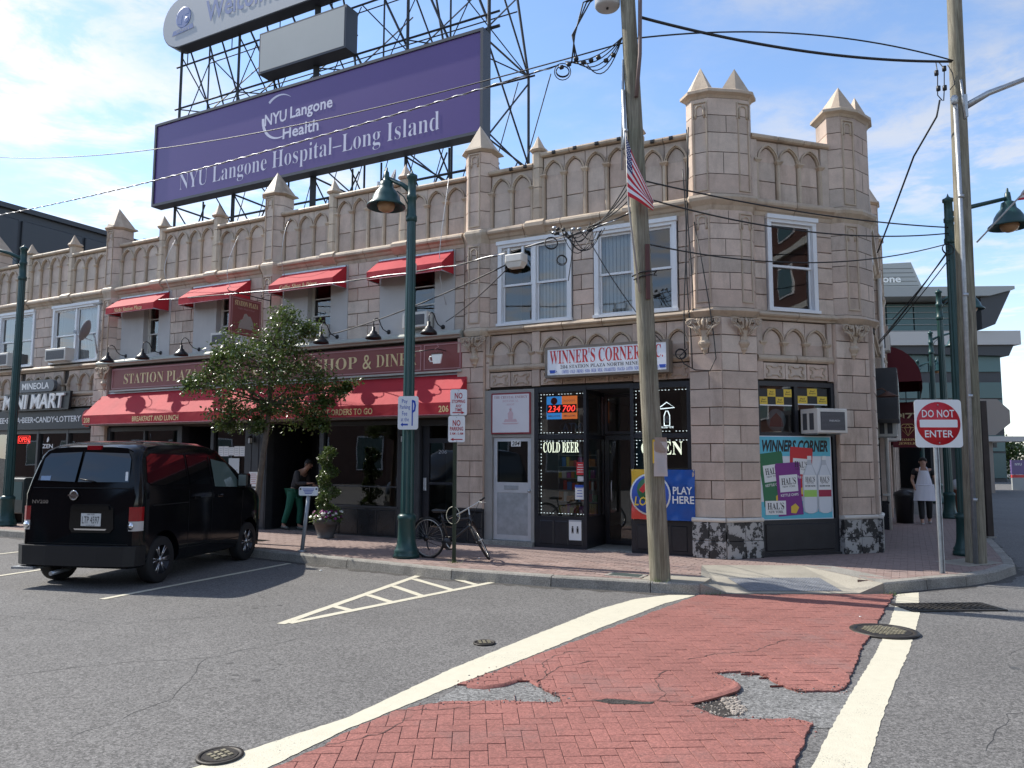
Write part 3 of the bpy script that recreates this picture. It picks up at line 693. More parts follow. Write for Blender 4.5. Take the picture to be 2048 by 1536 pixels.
def pinnacle(parent, fr, u):       # slim pier with small spire between the arcades
    mb = MB(); mb.prism([(-.115, .3), (-.115, -.0), (-.06, -.055), (.06, -.055), (.115, 0), (.115, .3)], 6.42, 7.94)
    st = [6.42, 6.78, 7.2, 7.6, 7.94]
    for i in range(4):
        me = MB().prism([(-.115, .25), (-.115, -.0), (-.06, -.055), (.06, -.055), (.115, 0), (.115, .25)], st[i]+GAP/2, st[i+1]-GAP/2).mesh('pier_stone', TRIM); put('pier_stone', me, parent, fr, (u, 0, 0))
    cp = MB(); q = lambda s: [(-.13*s, .16*s+.03), (-.13*s, -.06*s+.03), (-.06*s, -.12*s+.03), (.06*s, -.12*s+.03), (.13*s, -.06*s+.03), (.13*s, .16*s+.03)]
    cp.frustum(q(.95), 7.94, q(1.22), 7.98); cp.frustum(q(1.22), 7.981, q(1.0), 8.04); cp.pyramid(q(.82), 8.041, (0, .03, 8.30)); cp.build('spire', TRIM, parent, fr, (u, 0, 0))
    cr = MB(); cr.prism([(.08, 6.24), (-.05, 6.24), (-.2, 6.38), (-.2, 6.45), (-.12, 6.52), (.08, 6.52)][::-1], -.2, .2, 'yz'); cr.build('corbel', TRIM, parent, fr, (u, 0, 0))
def octplan(s=1.0, back=.32, f=.15, w1=.15, w2=.30):
    return [(-w2*s, back), (-w2*s, .0), (-w1*s, -f*s), (w1*s, -f*s), (w2*s, 0), (w2*s, back)]
def horseshoe(parent, fr, u, z, y, r=.075):
    pts = [(u-r*1.05, y, z-.16), (u-r*.95, y, z-.07)] + [(u + r*math.cos(t), y, z + r*math.sin(t)) for t in [PI*1.15 - i*PI*1.3/10 for i in range(11)]] + [(u+r*.95, y, z-.07), (u+r*1.05, y, z-.16)]
    b = MB(); b.tube(pts, .021, 5)
    b.box(u-.132, u-.112, y-.022, y+.012, z-.17, z+.11); b.box(u+.112, u+.132, y-.022, y+.012, z-.17, z+.11); b.box(u-.132, u+.132, y-.022, y+.012, z+.11, z+.13)
    b.build('trefoil_panel', TRIM, parent, fr)
def sunk_panel(parent, fr, u, z0, z1, y, w=.12):
    b = MB()
    b.box(u-w-.012, u-w+.010, y-.020, y+.012, z0, z1); b.box(u+w-.010, u+w+.012, y-.020, y+.012, z0, z1); b.box(u-w+.010, u+w-.010, y-.020, y+.012, z0, z0+.022)
    b.build('panel_frame', TRIM, parent, fr)
def capital_bracket(parent, fr, u, y, z, s=1.0):
    """carved bracket: leafy scrolls tapering to a drop"""
    b = MB()
    b.frustum([(-.055*s, .06), (-.04*s, -.03*s), (.04*s, -.03*s), (.055*s, .06)], z-.36*s, [(-.12*s, .06), (-.09*s, -.055*s), (.09*s, -.055*s), (.12*s, .06)], z-.02)
    for sg in (-1, 1):
        for cx, cz, r0, w in ((.255, -.075, .058, .017), (.13, -.06, .042, .015), (.09, -.18, .036, .013)):
            n_ = 15; pts = [(sg*(cx*s + r0*s*(1-t_/17)*math.cos(t_*.72+2.2)), -.075*s, z + cz*s + r0*s*(1-t_/17)*math.sin(t_*.72+2.2)) for t_ in range(n_)]
            b.tube(pts, [w*s*(1-i_/26) for i_ in range(n_)], 5)
        for x0, z0, x1, z1, x2, z2, w in ((.27, -.13, .17, -.19, .06, -.33, .020), (.19, -.10, .12, -.20, .04, -.30, .015), (.06, -.02, .075, -.10, .03, -.22, .020), (.30, -.02, .22, -.03, .05, -.03, .016), (.10, -.24, .13, -.27, .09, -.30, .014)):
            b.tube([(sg*x0*s, -.06*s, z+z0*s), (sg*x1*s, -.085*s, z+z1*s), (sg*x2*s, -.05*s, z+z2*s)], [w*.6*s, w*s, w*.5*s], 5)
    b.tube([(0, -.06*s, z-.02*s), (0, -.105*s, z-.09*s), (0, -.06*s, z-.22*s)], [.018*s, .028*s, .012*s], 6)
    b.build('carved_bracket', TRIM, parent, fr, (u, y, 0))
    d = MB()
    hx = lambda r, zz: [(r*s*math.cos(PI*i/4+PI/8), .02 + r*s*math.sin(PI*i/4+PI/8), zz) for i in range(8)]
    prof = [(.07, -.34), (.07, -.40), (.105, -.44), (.105, -.47), (.06, -.54), (.06, -.57), (.035, -.60), (.015, -.65)]
    vs = []; fs = []
    for r, zz in prof: vs += hx(r, z+zz*s)
    for i in range(len(prof)-1):
        for k in range(8): fs.append((i*8+k, i*8+(k+1) % 8, (i+1)*8+(k+1) % 8, (i+1)*8+k))
    fs = [f[::-1] for f in fs]; fs.append(tuple(range(8))); d.add(vs, fs); d.build('bracket_drop', TRIM, parent, fr, (u, y, 0))
def ring_mould(parent, fr, u, plan, zs, name='pier_moulding'):
    b = MB()
    for (s0, z0), (s1, z1) in zip(zs, zs[1:]): b.frustum(plan(s0), z0, plan(s1), z1)
    b.build(name, TRIM, parent, fr, (u, 0, 0))
def pilaster(parent, fr, u, low=True):
    st = [4.46, 4.78, 5.08, 5.38, 5.68, 5.96, 6.22]
    for i in range(len(st)-1): MB().prism(octplan(back=.1), st[i]+GAP/2, st[i+1]-GAP/2).build('pier_stone', TERRA, parent, fr, (u, 0, 0))
    st = [6.50, 6.88, 7.28, 7.62, 7.9, 8.14]
    for i in range(len(st)-1): MB().prism(octplan(back=.34), st[i]+GAP/2, st[i+1]-GAP/2).build('pier_stone', TERRA, parent, fr, (u, 0, 0))
    ring_mould(parent, fr, u, lambda s: octplan(s, .34, .15), [(1.0, 6.20), (1.12, 6.28), (1.30, 6.36), (1.36, 6.41), (1.30, 6.46), (1.05, 6.50)])
    ring_mould(parent, fr, u, lambda s: octplan(s, .1, .15), [(1.02, 4.29), (1.14, 4.34), (1.22, 4.39), (1.14, 4.44), (1.02, 4.46)])
    sp_ = lambda s: [(-.30*s, .30*s+.03), (-.30*s, -.02*s), (-.15*s, -.17*s), (.15*s, -.17*s), (.30*s, -.02*s), (.30*s, .30*s+.03)]
    b = MB(); b.frustum(sp_(1.0), 8.14, sp_(1.3), 8.185); b.frustum(sp_(1.3), 8.186, sp_(1.22), 8.23); b.pyramid(sp_(1.12), 8.231, (0, .07, 8.80)); b.build('spire', TRIM, parent, fr, (u, 0, 0))
    horseshoe(parent, fr, u, 7.98, -.152); horseshoe(parent, fr, u, 6.02, -.152)
    sunk_panel(parent, fr, u, 6.55, 7.82, -.152); sunk_panel(parent, fr, u, 4.55, 5.86, -.152)
    capital_bracket(parent, fr, u, -.115, 4.29)
def quatrefoil_row(parent, fr, u0, n, p, z0=3.25, z1=3.52):
    w, h = p-.06, z1-z0-.02
    b = MB()
    def ring(sx, sz, k, y0, y1):
        o = []
        for (x, z) in ((-1, -1), (-.5, -1), (-.35, -.7), (.35, -.7), (.5, -1), (1, -1), (1, -.45), (.75, -.3), (.75, .3), (1, .45), (1, 1), (.5, 1), (.35, .7), (-.35, .7), (-.5, 1), (-1, 1), (-1, .45), (-.75, .3), (-.75, -.3), (-1, -.45)): o.append((x*sx*k, z*sz*k))
        return o
    ro, ri = ring(w*.42, h*.42, 1, 0, 0), ring(w*.42, h*.42, .82, 0, 0); n_ = len(ro)
    vs = [(x, -.022, z) for x, z in ro] + [(x, -.022, z) for x, z in ri] + [(x, .0, z) for x, z in ro] + [(x, .0, z) for x, z in ri]
    fs = []
    for i in range(n_):
        j = (i+1) % n_; fs += [(i, j, n_+j, n_+i), (2*n_+i, 2*n_+j, j, i), (n_+i, n_+j, 3*n_+j, 3*n_+i)]
    b.add(vs, fs); me = b.mesh('quatrefoil', TRIM)
    for i in range(n):
        c = u0+p*(i+.5); block(parent, fr, c-p/2, c+p/2, z0-.01, z1+.02, name='frieze_block', y=-.002, c=.004)
        put('quatrefoil', me, parent, fr, (c, -.002, (z0+z1)/2))
def frieze(parent, fr, segs):
    for u0, u1, n in segs:
        p = (u1-u0)/n
        arcade(parent, fr, u0, n, p, 3.68, 3.90, min(.30, p*.62), 4.30, 1)
        quatrefoil_row(parent, fr, u0, n, p)
def fill(parent, fr, u0, u1, z0, z1, y0=.0, y1=.3, m=None, name='wall_core'):
    return MB().box(u0, u1, y0, y1, z0, z1).build(name, m or MORTAR, parent, fr)

# parapets
def parapet(parent, fr, segs):
    for u0, u1, n, raised in segs:
        p = (u1-u0)/n; d = .18 if raised else 0
        arcade(parent, fr, u0, n, p, 6.50, 7.25+d, .31, 7.63+d, 2)
        coping(parent, fr, u0-.04, u1+.04, 7.63+d)
    fill(parent, fr, segs[0][0]-.3, segs[-1][1]+.3, 6.2, 7.62, .072, .30)
    fill(parent, fr, segs[1][0], segs[1][1], 7.62, 7.805, .072, .30) if len(segs) > 1 else None
parapet(mart_b, 'f', [(-18.1, -16.67, 3, 0), (-16.43, -14.58, 4, 1), (-14.34, -12.83, 3, 0)])
parapet(diner_b, 'f', [(-12.23, -10.70, 3, 0), (-10.45, -8.62, 4, 1), (-8.38, -6.85, 3, 0)])
parapet(diner_b, 'f', [(-6.22, -4.83, 3, 0), (-4.58, -2.80, 4, 1), (-2.56, -1.12, 3, 0)])
parapet(corner_b, 'f', [(-.49, .44, 2, 0), (.69, 2.47, 4, 1), (2.71, 3.58, 2, 0)])
arcade(corner_b, 'c', .86, 3, .46, 6.50, 7.25, .31, 7.63, 2); coping(corner_b, 'c', .72, 2.42, 7.63)
fill(corner_b, 'c', .4, 2.9, 6.2, 7.62, .072, .30)
block(corner_b, 'c', .72, .86, 6.5, 7.63); block(corner_b, 'c', 2.24, 2.42, 6.5, 7.63)
for pb_, us in ((mart_b, (-16.55, -14.46)), (diner_b, (-10.575, -8.5, -4.705, -2.68)), (corner_b, (.565, 2.59))):
    for u in us: pinnacle(pb_, 'f', u)
for pb_, u in ((mart_b, -18.4), (diner_b, -12.53), (diner_b, -6.535), (corner_b, -.805)): pilaster(pb_, 'f', u)
for pb_, a, b in ((mart_b, -18.1, -12.83), (diner_b, -12.23, -6.83), (diner_b, -6.24, -1.10), (corner_b, -.51, 3.56)): moulding(pb_, 'f', a, b, CORN, 'cornice_stone')
moulding(corner_b, 'c', .74, 2.42, CORN, 'cornice_stone')
for pb_, a, b in ((mart_b, -18.1, -12.83), (corner_b, -.51, 3.56)): moulding(pb_, 'f', a, b, SILL, 'sill_stone')
moulding(corner_b, 'c', .74, 2.42, SILL, 'sill_stone')
moulding(diner_b, 'f', -12.83, -1.10, [(.08, 4.30), (-.12, 4.30), (-.14, 4.33), (-.20, 4.36), (-.20, 4.40), (-.12, 4.46), (.08, 4.46)][::-1], 'sign_moulding', 2.4, mat('pale_green_trim', (.42, .44, .39), .5, mott=(2, .1), stain=(2, .3, (.3, .29, .26))))
# friezes
SEG4 = [(-.50, .44, 2), (.62, 2.50, 4), (2.70, 3.56, 2)]
block(corner_b, 'f', -.60, -.50, 3.2, 3.74); block(corner_b, 'f', -.60, -.50, 3.74, 4.30); frieze(corner_b, 'f', SEG4); frieze(corner_b, 'c', [(.86, 2.24, 3)])
for a, b in ((-.51, 3.56),): moulding(corner_b, 'f', a, b, FRZ, 'frieze_moulding', 1.2)
moulding(corner_b, 'c', .74, 2.36, FRZ, 'frieze_moulding', .8)
for u0, u1 in ((.44, .62), (2.50, 2.70)): block(corner_b, 'f', u0, u1, 3.66, 4.31); block(corner_b, 'f', u0, u1, 3.22, 3.56)
for c0, c1 in ((.72, .86), (2.24, 2.36)): block(corner_b, 'c', c0, c1, 3.66, 4.31); block(corner_b, 'c', c0, c1, 3.22, 3.56)
frieze(mart_b, 'f', [(-18.1, -16.67, 3), (-16.43, -14.58, 4), (-14.34, -12.83, 3)]); moulding(mart_b, 'f', -18.1, -12.83, FRZ, 'frieze_moulding', 1.2)
fill(corner_b, 'f', -.55, 3.6, 3.20, 4.45, .072, .3); fill(corner_b, 'c', .6, 2.5, 3.20, 4.45, .072, .3); fill(mart_b, 'f', -18.4, -12.8, 3.1, 4.45, .072, .3)
fill(diner_b, 'f', -12.6, -1.0, 2.62, 4.45, .02, .3)

# ------------------------------------------------------------------ windows
BLIND = mat('blind', (.78, .78, .76), .7)
def sash_pair(w, fr, u0, u1, z0, z1, y, m, fw=.04, rail=None):
    """a double-hung unit in an opening: two sash frames, two panes"""
    zm = rail or (z0+z1)/2
    for (a, b, yy) in ((zm-.02, z1, y), (z0, zm+.02, y+.03)):
        f = MB(); f.box(u0, u0+fw, yy, yy+.03, a, b); f.box(u1-fw, u1, yy, yy+.03, a, b); f.box(u0+fw, u1-fw, yy, yy+.03, a, a+fw); f.box(u0+fw, u1-fw, yy, yy+.03, b-fw, b); f.build('sash', m, w)
        MB().add([(u0+fw*.6, yy+.017, a+fw*.6), (u1-fw*.6, yy+.017, a+fw*.6), (u1-fw*.6, yy+.017, b-fw*.6), (u0+fw*.6, yy+.017, b-fw*.6)], [(0, 1, 2, 3)]).build('pane', GLASS, w)
def win_root(parent, fr, mb, m): return mb.build('window', m, parent, fr)
def white_window(parent, fr, u0, u1, z0, z1, units, blinds=(), head=True, off=0.0):
    f = MB(); t = .085
    f.box(u0, u0+t, -.05, .12, z0+.06, z1-.10); f.box(u1-t, u1, -.05, .12, z0+.06, z1-.10); f.box(u0, u1, -.055, .12, z1-.10, z1-.04); f.box(u0-.02, u1+.02, -.09, .12, z1-.04, z1+.035); f.box(u0-.02, u1+.02, -.085, .12, z0, z0+.055)
    iw = (u1-u0-2*t); mull = .075
    xs = []
    if units == 2:
        cx = (u0+u1)/2; f.box(cx-mull/2, cx+mull/2, -.03, .12, z0+.055, z1-.1); xs = [(u0+t, cx-mull/2), (cx+mull/2, u1-t)]
    else: xs = [(u0+t, u1-t)]
    w = win_root(parent, fr, f, WHITE)
    for i, (a, b) in enumerate(xs):
        sash_pair(w, fr, a+.006, b-.006, z0+.06, z1-.105, .01, WHITE)
        if i in blinds:
            k = MB(); n = int((b-a)/.075)
            for j in range(n): k.add([(a+.01+j*.075, .135+(j % 2)*.012, z0+.08), (a+.01+j*.075+.062, .15-(j % 2)*.012, z0+.08), (a+.01+j*.075+.062, .15-(j % 2)*.012, z1-.11), (a+.01+j*.075, .135+(j % 2)*.012, z1-.11)], [(0, 1, 2, 3)])
            k.build('blind', BLIND, w)
    r = MB(); r.box(u0+.02, u1-.02, 1.6, 1.62, z0, z1); r.box(u0-.3, u0-.28, .3, 1.6, z0, z1); r.box(u1+.28, u1+.3, .3, 1.6, z0, z1)
    r.build('dark_room', mat('room_wall', (.26, .25, .24), .9), w)
    return w
white_window(corner_b, 'f', -.31, 1.30, 4.46, 6.16, 2, (1,)); white_window(corner_b, 'f', 1.77, 3.36, 4.46, 6.16, 2, (0,))
white_window(corner_b, 'c', 1.0, 2.06, 4.46, 6.20, 1)
white_window(mart_b, 'f', -15.15, -13.0, 4.50, 6.18, 2, (1,)); white_window(mart_b, 'f', -17.85, -16.05, 4.50, 6.18, 2)
ashlar(corner_b, 'f', -.51, -.33, 4.46, 6.21); ashlar(corner_b, 'f', 1.32, 1.75, 4.46, 6.21, shift=1); ashlar(corner_b, 'f', 3.38, 3.58, 4.46, 6.21)
ashlar(corner_b, 'c', .73, .98, 4.46, 6.21); ashlar(corner_b, 'c', 2.08, 2.42, 4.46, 6.21)
ashlar(mart_b, 'f', -18.1, -17.87, 4.46, 6.21); ashlar(mart_b, 'f', -16.03, -15.17, 4.46, 6.21); ashlar(mart_b, 'f', -12.98, -12.83, 4.46, 6.21)
for pb_, fr, a, b in ((corner_b, 'f', -.55, -.31), (corner_b, 'f', 1.30, 1.77), (corner_b, 'f', 3.36, 3.6), (corner_b, 'c', .7, 1.0), (corner_b, 'c', 2.06, 2.45), (mart_b, 'f', -18.3, -17.85), (mart_b, 'f', -16.05, -15.15), (mart_b, 'f', -13.0, -12.7)):
    fill(pb_, fr, a+.005, b-.005, 4.44, 6.3, .035, .3)
# diner: plain grey infill round small recessed windows, stone piers between
OPEN4 = [(-12.05, -10.08, -11.14, -10.54), (-9.20, -7.25, -8.38, -7.72), (-6.15, -4.18, -5.37, -4.68), (-3.28, -1.34, -2.57, -1.84)]
prev = -12.24
for a, b, wa, wb in OPEN4:
    ashlar(diner_b, 'f', max(prev, -12.24), a, 4.46, 6.21) if a-prev > .1 and not (prev < -6.5 < a) else None
    g_ = MB(); g_.box(a, wa, -.02, .26, 4.462, 6.20); g_.box(wb, b, -.02, .26, 4.462, 6.20); g_.box(wa, wb, -.02, .26, 5.95, 6.20); g_.box(wa, wb, -.03, .26, 4.462, 4.56); g_.build('plaster_infill', PLASTER, diner_b, 'f')
    f = MB(); t = .04; y0 = .13
    f.box(wa, wa+t, y0, y0+.09, 4.56, 5.95); f.box(wb-t, wb, y0, y0+.09, 4.56, 5.95); f.box(wa+t, wb-t, y0, y0+.09, 5.90, 5.95); f.box(wa+t, wb-t, y0, y0+.09, 4.56, 4.60)
    w = win_root(diner_b, 'f', f, OFFWHITE)
    sash_pair(w, 'f', wa+t, wb-t, 4.61, 5.89, y0+.01, OFFWHITE, .03, 5.12)
    MB().box(wa+t, wb-t, y0-.004, y0+.008, 5.50, 5.525).build('meeting_rail', OFFWHITE, w)
    MB().box(wa-.2, wb+.2, 1.3, 1.32, 4.4, 6.1).build('dark_room', MATS['room_wall'], w)
    prev = b
ashlar(diner_b, 'f', -7.25, -6.84, 4.46, 6.21); ashlar(diner_b, 'f', -6.23, -6.15, 4.46, 6.21); ashlar(diner_b, 'f', -1.34, -1.11, 4.46, 6.21)
for a, b in ((-12.8, -12.07), (-10.06, -9.22), (-7.23, -6.17), (-4.16, -3.30), (-1.32, -.8)): fill(diner_b, 'f', a, b, 4.44, 6.3, .035, .25)

# ------------------------------------------------------------------ corner turrets
def c2l(c, o): v = Matrix.Rotation(PI/4, 3, 'Z') @ Vector((c, -o, 0)) + Vector((UC, 0, 0)); return (v.x, v.y)
def s2l(c, o): v = Matrix.Rotation(PI/2, 3, 'Z') @ Vector((c, -o, 0)) + K; return (v.x, v.y)
def grow(pl, d, skip=()):
    out = []; n = len(pl)
    for i in range(n):
        if i in skip: out.append(pl[i]); continue
        a, b, c = Vector(pl[i-1]), Vector(pl[i]), Vector(pl[(i+1) % n])
        n1 = Vector(((b-a).y, -(b-a).x)).normalized(); n2 = Vector(((c-b).y, -(c-b).x)).normalized(); m_ = (n1+n2); m_ = m_/max(.35, m_.dot(n1)) if m_.length > .01 else n1
        out.append(tuple(b + m_*d))
    return out
def turret(front, back, pyr, panels):
    """front: plan points in building coordinates left to right; back: inner closing points"""
    plan = front + back
    st = [4.46, 4.78, 5.08, 5.38, 5.68, 5.96, 6.22]
    for i in range(len(st)-1):
        MB().prism(plan, st[i]+GAP/2, st[i+1]-GAP/2).build('turret_stone', TERRA, corner_b)
    st = [6.50, 6.86, 7.26, 7.62, 7.94, 8.26]
    for i in range(len(st)-1): MB().prism(plan, st[i]+GAP/2, st[i+1]-GAP/2).build('turret_stone', TERRA, corner_b)
    # upright joints on the wide middle face, every other course
    p_, q_ = Vector(front[2]), Vector(front[3]); d_v = (q_-p_).normalized(); n_v = Vector((d_v.y, -d_v.x))
    for k_, (z0_, z1_) in enumerate(((4.78, 5.08), (5.38, 5.68), (5.96, 6.2), (6.86, 7.26), (7.62, 7.94))):
        c_ = p_.lerp(q_, .5 if k_ % 2 else .62); a_ = [c_ - d_v*.005 + n_v*.0015, c_ + d_v*.005 + n_v*.0015, c_ + d_v*.005 - n_v*.05, c_ - d_v*.005 - n_v*.05]
        MB().prism([tuple(v_) for v_ in a_], z0_+.01, z1_-.01).build('upright_joint', MORTAR, corner_b)
    for (sc) in ([(6.20, .0), (6.28, .03), (6.36, .10), (6.41, .115), (6.46, .10), (6.50, .0)], [(4.29, .0), (4.34, .04), (4.39, .08), (4.44, .05), (4.46, .0)], [(8.26, .0), (8.30, .03), (8.34, .09), (8.39, .09), (8.43, .03)]):
        b = MB()
        for (z0, d0), (z1, d1) in zip(sc, sc[1:]): b.frustum(grow(plan, d0), z0, grow(plan, d1), z1)
        b.build('turret_moulding', TRIM, corner_b)
    for base, apex in pyr: MB().pyramid(base, 8.431, (*apex, 8.93)).build('spire', TRIM, corner_b)
T1 = [(3.57, 0), (3.70, -.14), (4.00, -.14), c2l(.36, .14), c2l(.61, .14), c2l(.75, 0)]
T1b = [c2l(.62, -.4), (3.75, .45)]
d_ = lambda l: [(l[i][0], l[i][1]) for i in range(len(l))]
turret(T1, T1b, [([(3.55, .22), (3.58, -.04), (3.70, -.16), (4.02, -.16), (4.08, .05), (3.95, .26)], (3.84, .04)), ([c2l(.12, .02), c2l(.34, .16), c2l(.62, .16), c2l(.74, .02), c2l(.68, -.26), c2l(.25, -.26)], c2l(.46, -.04))], None)
for zt in (8.06, 6.02): horseshoe(corner_b, 'f', 3.85, zt, -.142); horseshoe(corner_b, 'c', .485, zt, -.142)
for z0, z1 in ((6.55, 7.88), (4.55, 5.86)): sunk_panel(corner_b, 'f', 3.85, z0, z1, -.142, .115); sunk_panel(corner_b, 'c', .485, z0, z1, -.142, .10)
T2 = [c2l(2.42, 0), c2l(2.60, .14), c2l(2.93, .14), s2l(.20, .14), s2l(.48, .14), s2l(.66, 0)]
T2b = [s2l(.6, -.45), c2l(2.55, -.45)]
turret(T2, T2b, [([c2l(2.44, -.2), c2l(2.5, .04), c2l(2.60, .16), c2l(2.95, .16), c2l(3.05, -.05), c2l(2.9, -.3)], c2l(2.76, -.04)), ([s2l(.02, -.02), s2l(.20, .16), s2l(.48, .16), s2l(.64, .02), s2l(.6, -.26), s2l(.15, -.26)], s2l(.34, -.05))], None)
for zt in (8.06, 6.02): horseshoe(corner_b, 'c', 2.765, zt, -.142)
for z0, z1 in ((6.55, 7.88), (4.55, 5.86)): sunk_panel(corner_b, 'c', 2.765, z0, z1, -.142, .115)
capital_bracket(corner_b, 'f', 3.84, -.12, 4.29); capital_bracket(corner_b, 'c', .40, -.12, 4.29); capital_bracket(corner_b, 'c', 2.74, -.12, 4.29)
MB().prism(grow(T1+T1b, -.012), 4.2, 8.26).build('turret_core', MORTAR, corner_b); MB().prism(grow(T2+T2b, -.012), 4.2, 8.26).build('turret_core', MORTAR, corner_b)
# lower piers: plain ashlar over a peeling black plinth
PEEL = None
def peel_mat():
    m = bpy.data.materials.new('peeling_paint'); m.use_nodes = True; t = m.node_tree; N = t.nodes; Kk = t.links.new; b = N['Principled BSDF']
    g = N.new('ShaderNodeNewGeometry')
    mp = N.new('ShaderNodeMapping'); mp.inputs['Scale'].default_value = (1, 1, .8); Kk(g.outputs['Position'], mp.inputs[0])
    n = N.new('ShaderNodeTexNoise'); n.inputs['Scale'].default_value = 6.5; n.inputs['Detail'].default_value = 12; n.inputs['Roughness'].default_value = .72; Kk(mp.outputs[0], n.inputs['Vector'])
    r = N.new('ShaderNodeMapRange'); r.inputs[1].default_value = .497; r.inputs[2].default_value = .51; Kk(n.outputs['Fac'], r.inputs[0])
    x = N.new('ShaderNodeMix'); x.data_type = 'RGBA'; Kk(r.outputs[0], x.inputs[0]); x.inputs[6].default_value = (.03, .029, .028, 1); x.inputs[7].default_value = (.40, .39, .37, 1)
    Kk(x.outputs[2], b.inputs['Base Color']); b.inputs['Roughness'].default_value = .55
    bn = N.new('ShaderNodeBump'); bn.inputs['Strength'].default_value = .5; bn.inputs['Distance'].default_value = .004; Kk(r.outputs[0], bn.inputs['Height']); Kk(bn.outputs[0], b.inputs['Normal'])
    return m
PEEL = peel_mat()
GRANITE = mat('black_granite', (.022, .023, .026), .25, mott=(5, .3), speck=(60, .3))
def pier(parent, fr, u0, u1, z1, plinth, out=.10, shift=0):
    fill(parent, fr, u0+.012, u1-.012, .15, z1, -out+.03, .28)
    ashlar(parent, fr, u0, u1, .83, z1, shift=shift, y=-out)
    for a in (u0+.003, u1-.012): MB().box(a, a+.009, -out+.02, .1, .83, z1).build('pier_return', TERRA, parent, fr)
    for a, b in ((u0, (u0+u1)/2), ((u0+u1)/2, u1)):
        MB().rbox(a+.003, b-.003, -out-.035, .1, .15, .44, .008).build('plinth_stone', plinth, parent, fr); MB().rbox(a+.003, b-.003, -out-.035, .1, .447, .755, .008).build('plinth_stone', plinth, parent, fr)
    MB().prism([(-out-.02, .83), (-out-.055, .81), (-out-.055, .785), (-out-.035, .76), (.1, .76), (.1, .83)], u0, u1, 'yz').build('plinth_moulding', plinth if plinth is not PEEL else OFFWHITE, parent, fr)
pier(corner_b, 'f', 3.56, 4.13, 4.29, PEEL); pier(corner_b, 'c', -.041, .68, 4.29, PEEL, shift=1); pier(corner_b, 'c', 2.36, 3.10, 4.29, PEEL)
pier(corner_b, 'f', -1.22, -.60, 4.29, GRANITE, shift=1)
pier(diner_b, 'f', -13.02, -12.42, 4.29, GRANITE)
# roofs, floors and back walls close the volumes
for pb_, a, b in ((mart_b, -20, -12.6), (diner_b, -12.6, -.8)):
    MB().box(a, b, .30, 11, 6.95, 7.05).build('roof', mat('roof_felt', (.12, .12, .12), .95), pb_, 'f')
    MB().box(a, b, .30, 11, 4.1, 4.2).build('floor_slab', DARK, pb_, 'f'); MB().box(a, b, 10.8, 11, 0, 7.0).build('back_wall', MORTAR, pb_, 'f')
plan = [(-.8, .30), (3.9, .30), c2l(.7, -.3), c2l(2.6, -.3), s2l(.6, -.3), s2l(9, -.3), (-.8, 11)]
MB().prism(plan, 6.95, 7.05).build('roof', MATS['roof_felt'], corner_b); MB().prism(plan, 4.08, 4.16).build('floor_slab', DARK, corner_b)
MB().box(-.8, 6, 10.8, 11, 0, 7).build('back_wall', MORTAR, corner_b, 'f')
for u in (-19.6, -12.72, -1.15): MB().box(u, u+.1, .31, 10.8, .1, 7.0).build('party_wall', DARK, mart_b if u < -15 else diner_b, 'f')
MB().box(-19.6, -18.3, .0, .31, .1, 7.0).build('end_wall', TERRA, mart_b, 'f')
# coping clamps (little black floodlight clips along the parapet)
for i, u in enumerate((.0, .32, .95, 1.4, 1.85, 2.3, 2.95, 3.3)):
    zc = 7.91 if .69 < u < 2.47 else 7.73
    t = thing('coping_clip', '%s small black clip from the left on the corner building parapet' % ('first second third fourth fifth sixth seventh eighth'.split()[i]), 'clip', PW('f', u, .07, zc-.06), -A, 'black clips on the parapet')
    MB().rbox(-.035, .035, -.03, .03, -.03, .03, .01).build('clip_body', BLACKM, t); MB().box(-.028, .028, .03, .05, -.02, .045).build('clip_hook', BLACKM, t)

# ------------------------------------------------------------------ side street face
S = 's'
fill(corner_b, S, .6, 9.0, 3.2, 7.62, .072, .30)
for s0 in (.66, ): pass
arcade(corner_b, S, .9, 8, .46, 6.5, 7.25, .31, 7.63, 2); coping(corner_b, S, .66, 5.0, 7.63)
moulding(corner_b, S, .66, 9, CORN, 'cornice_stone', 1.4); moulding(corner_b, S, .66, 9, SILL, 'sill_stone', 1.4); moulding(corner_b, S, .66, 9, FRZ, 'frieze_moulding', 1.4)
arcade(corner_b, S, .9, 8, .46, 3.68, 3.9, .28, 4.30, 1)
pilaster(corner_b, S, 5.2); pilaster(corner_b, S, 8.8)
ashlar(corner_b, S, .66, 1.2, 4.46, 6.2); ashlar(corner_b, S, 2.9, 4.9, 4.46, 6.2); ashlar(corner_b, S, 5.5, 8.5, 4.46, 6.2)
white_window(corner_b, S, 1.25, 2.85, 4.46, 6.16, 2)
pier(corner_b, S, -.05, .62, 4.29, PEEL); pier(corner_b, S, 4.9, 5.5, 4.29, GRANITE)
arcade(corner_b, S, 5.55, 6, .46, 6.5, 7.25, .31, 7.63, 2); coping(corner_b, S, 5.55, 8.5, 7.63)
# shop glazing along the side
b = MB(); b.box(.66, 4.88, .02, .10, .15, .72); b.box(.66, 4.88, .0, .10, 3.08, 3.22)
for s_ in (.66, 1.7, 2.75, 3.8, 4.8): b.box(s_, s_+.08, .0, .10, .72, 3.08)
b.box(.66, 4.88, .01, .09, 2.2, 2.28); b.build('side_shopfront', BLACKP, corner_b, S)
for s_ in (.74, 1.78, 2.83, 3.88): MB().add([(s_, .05, .72), (s_+.95, .05, .72), (s_+.95, .05, 3.08), (s_, .05, 3.08)], [(0, 1, 2, 3)]).build('pane', GLASSD, corner_b, S)
MB().box(5.5, 9, .05, .25, .15, 3.3).build('side_wall', TERRA, corner_b, S)
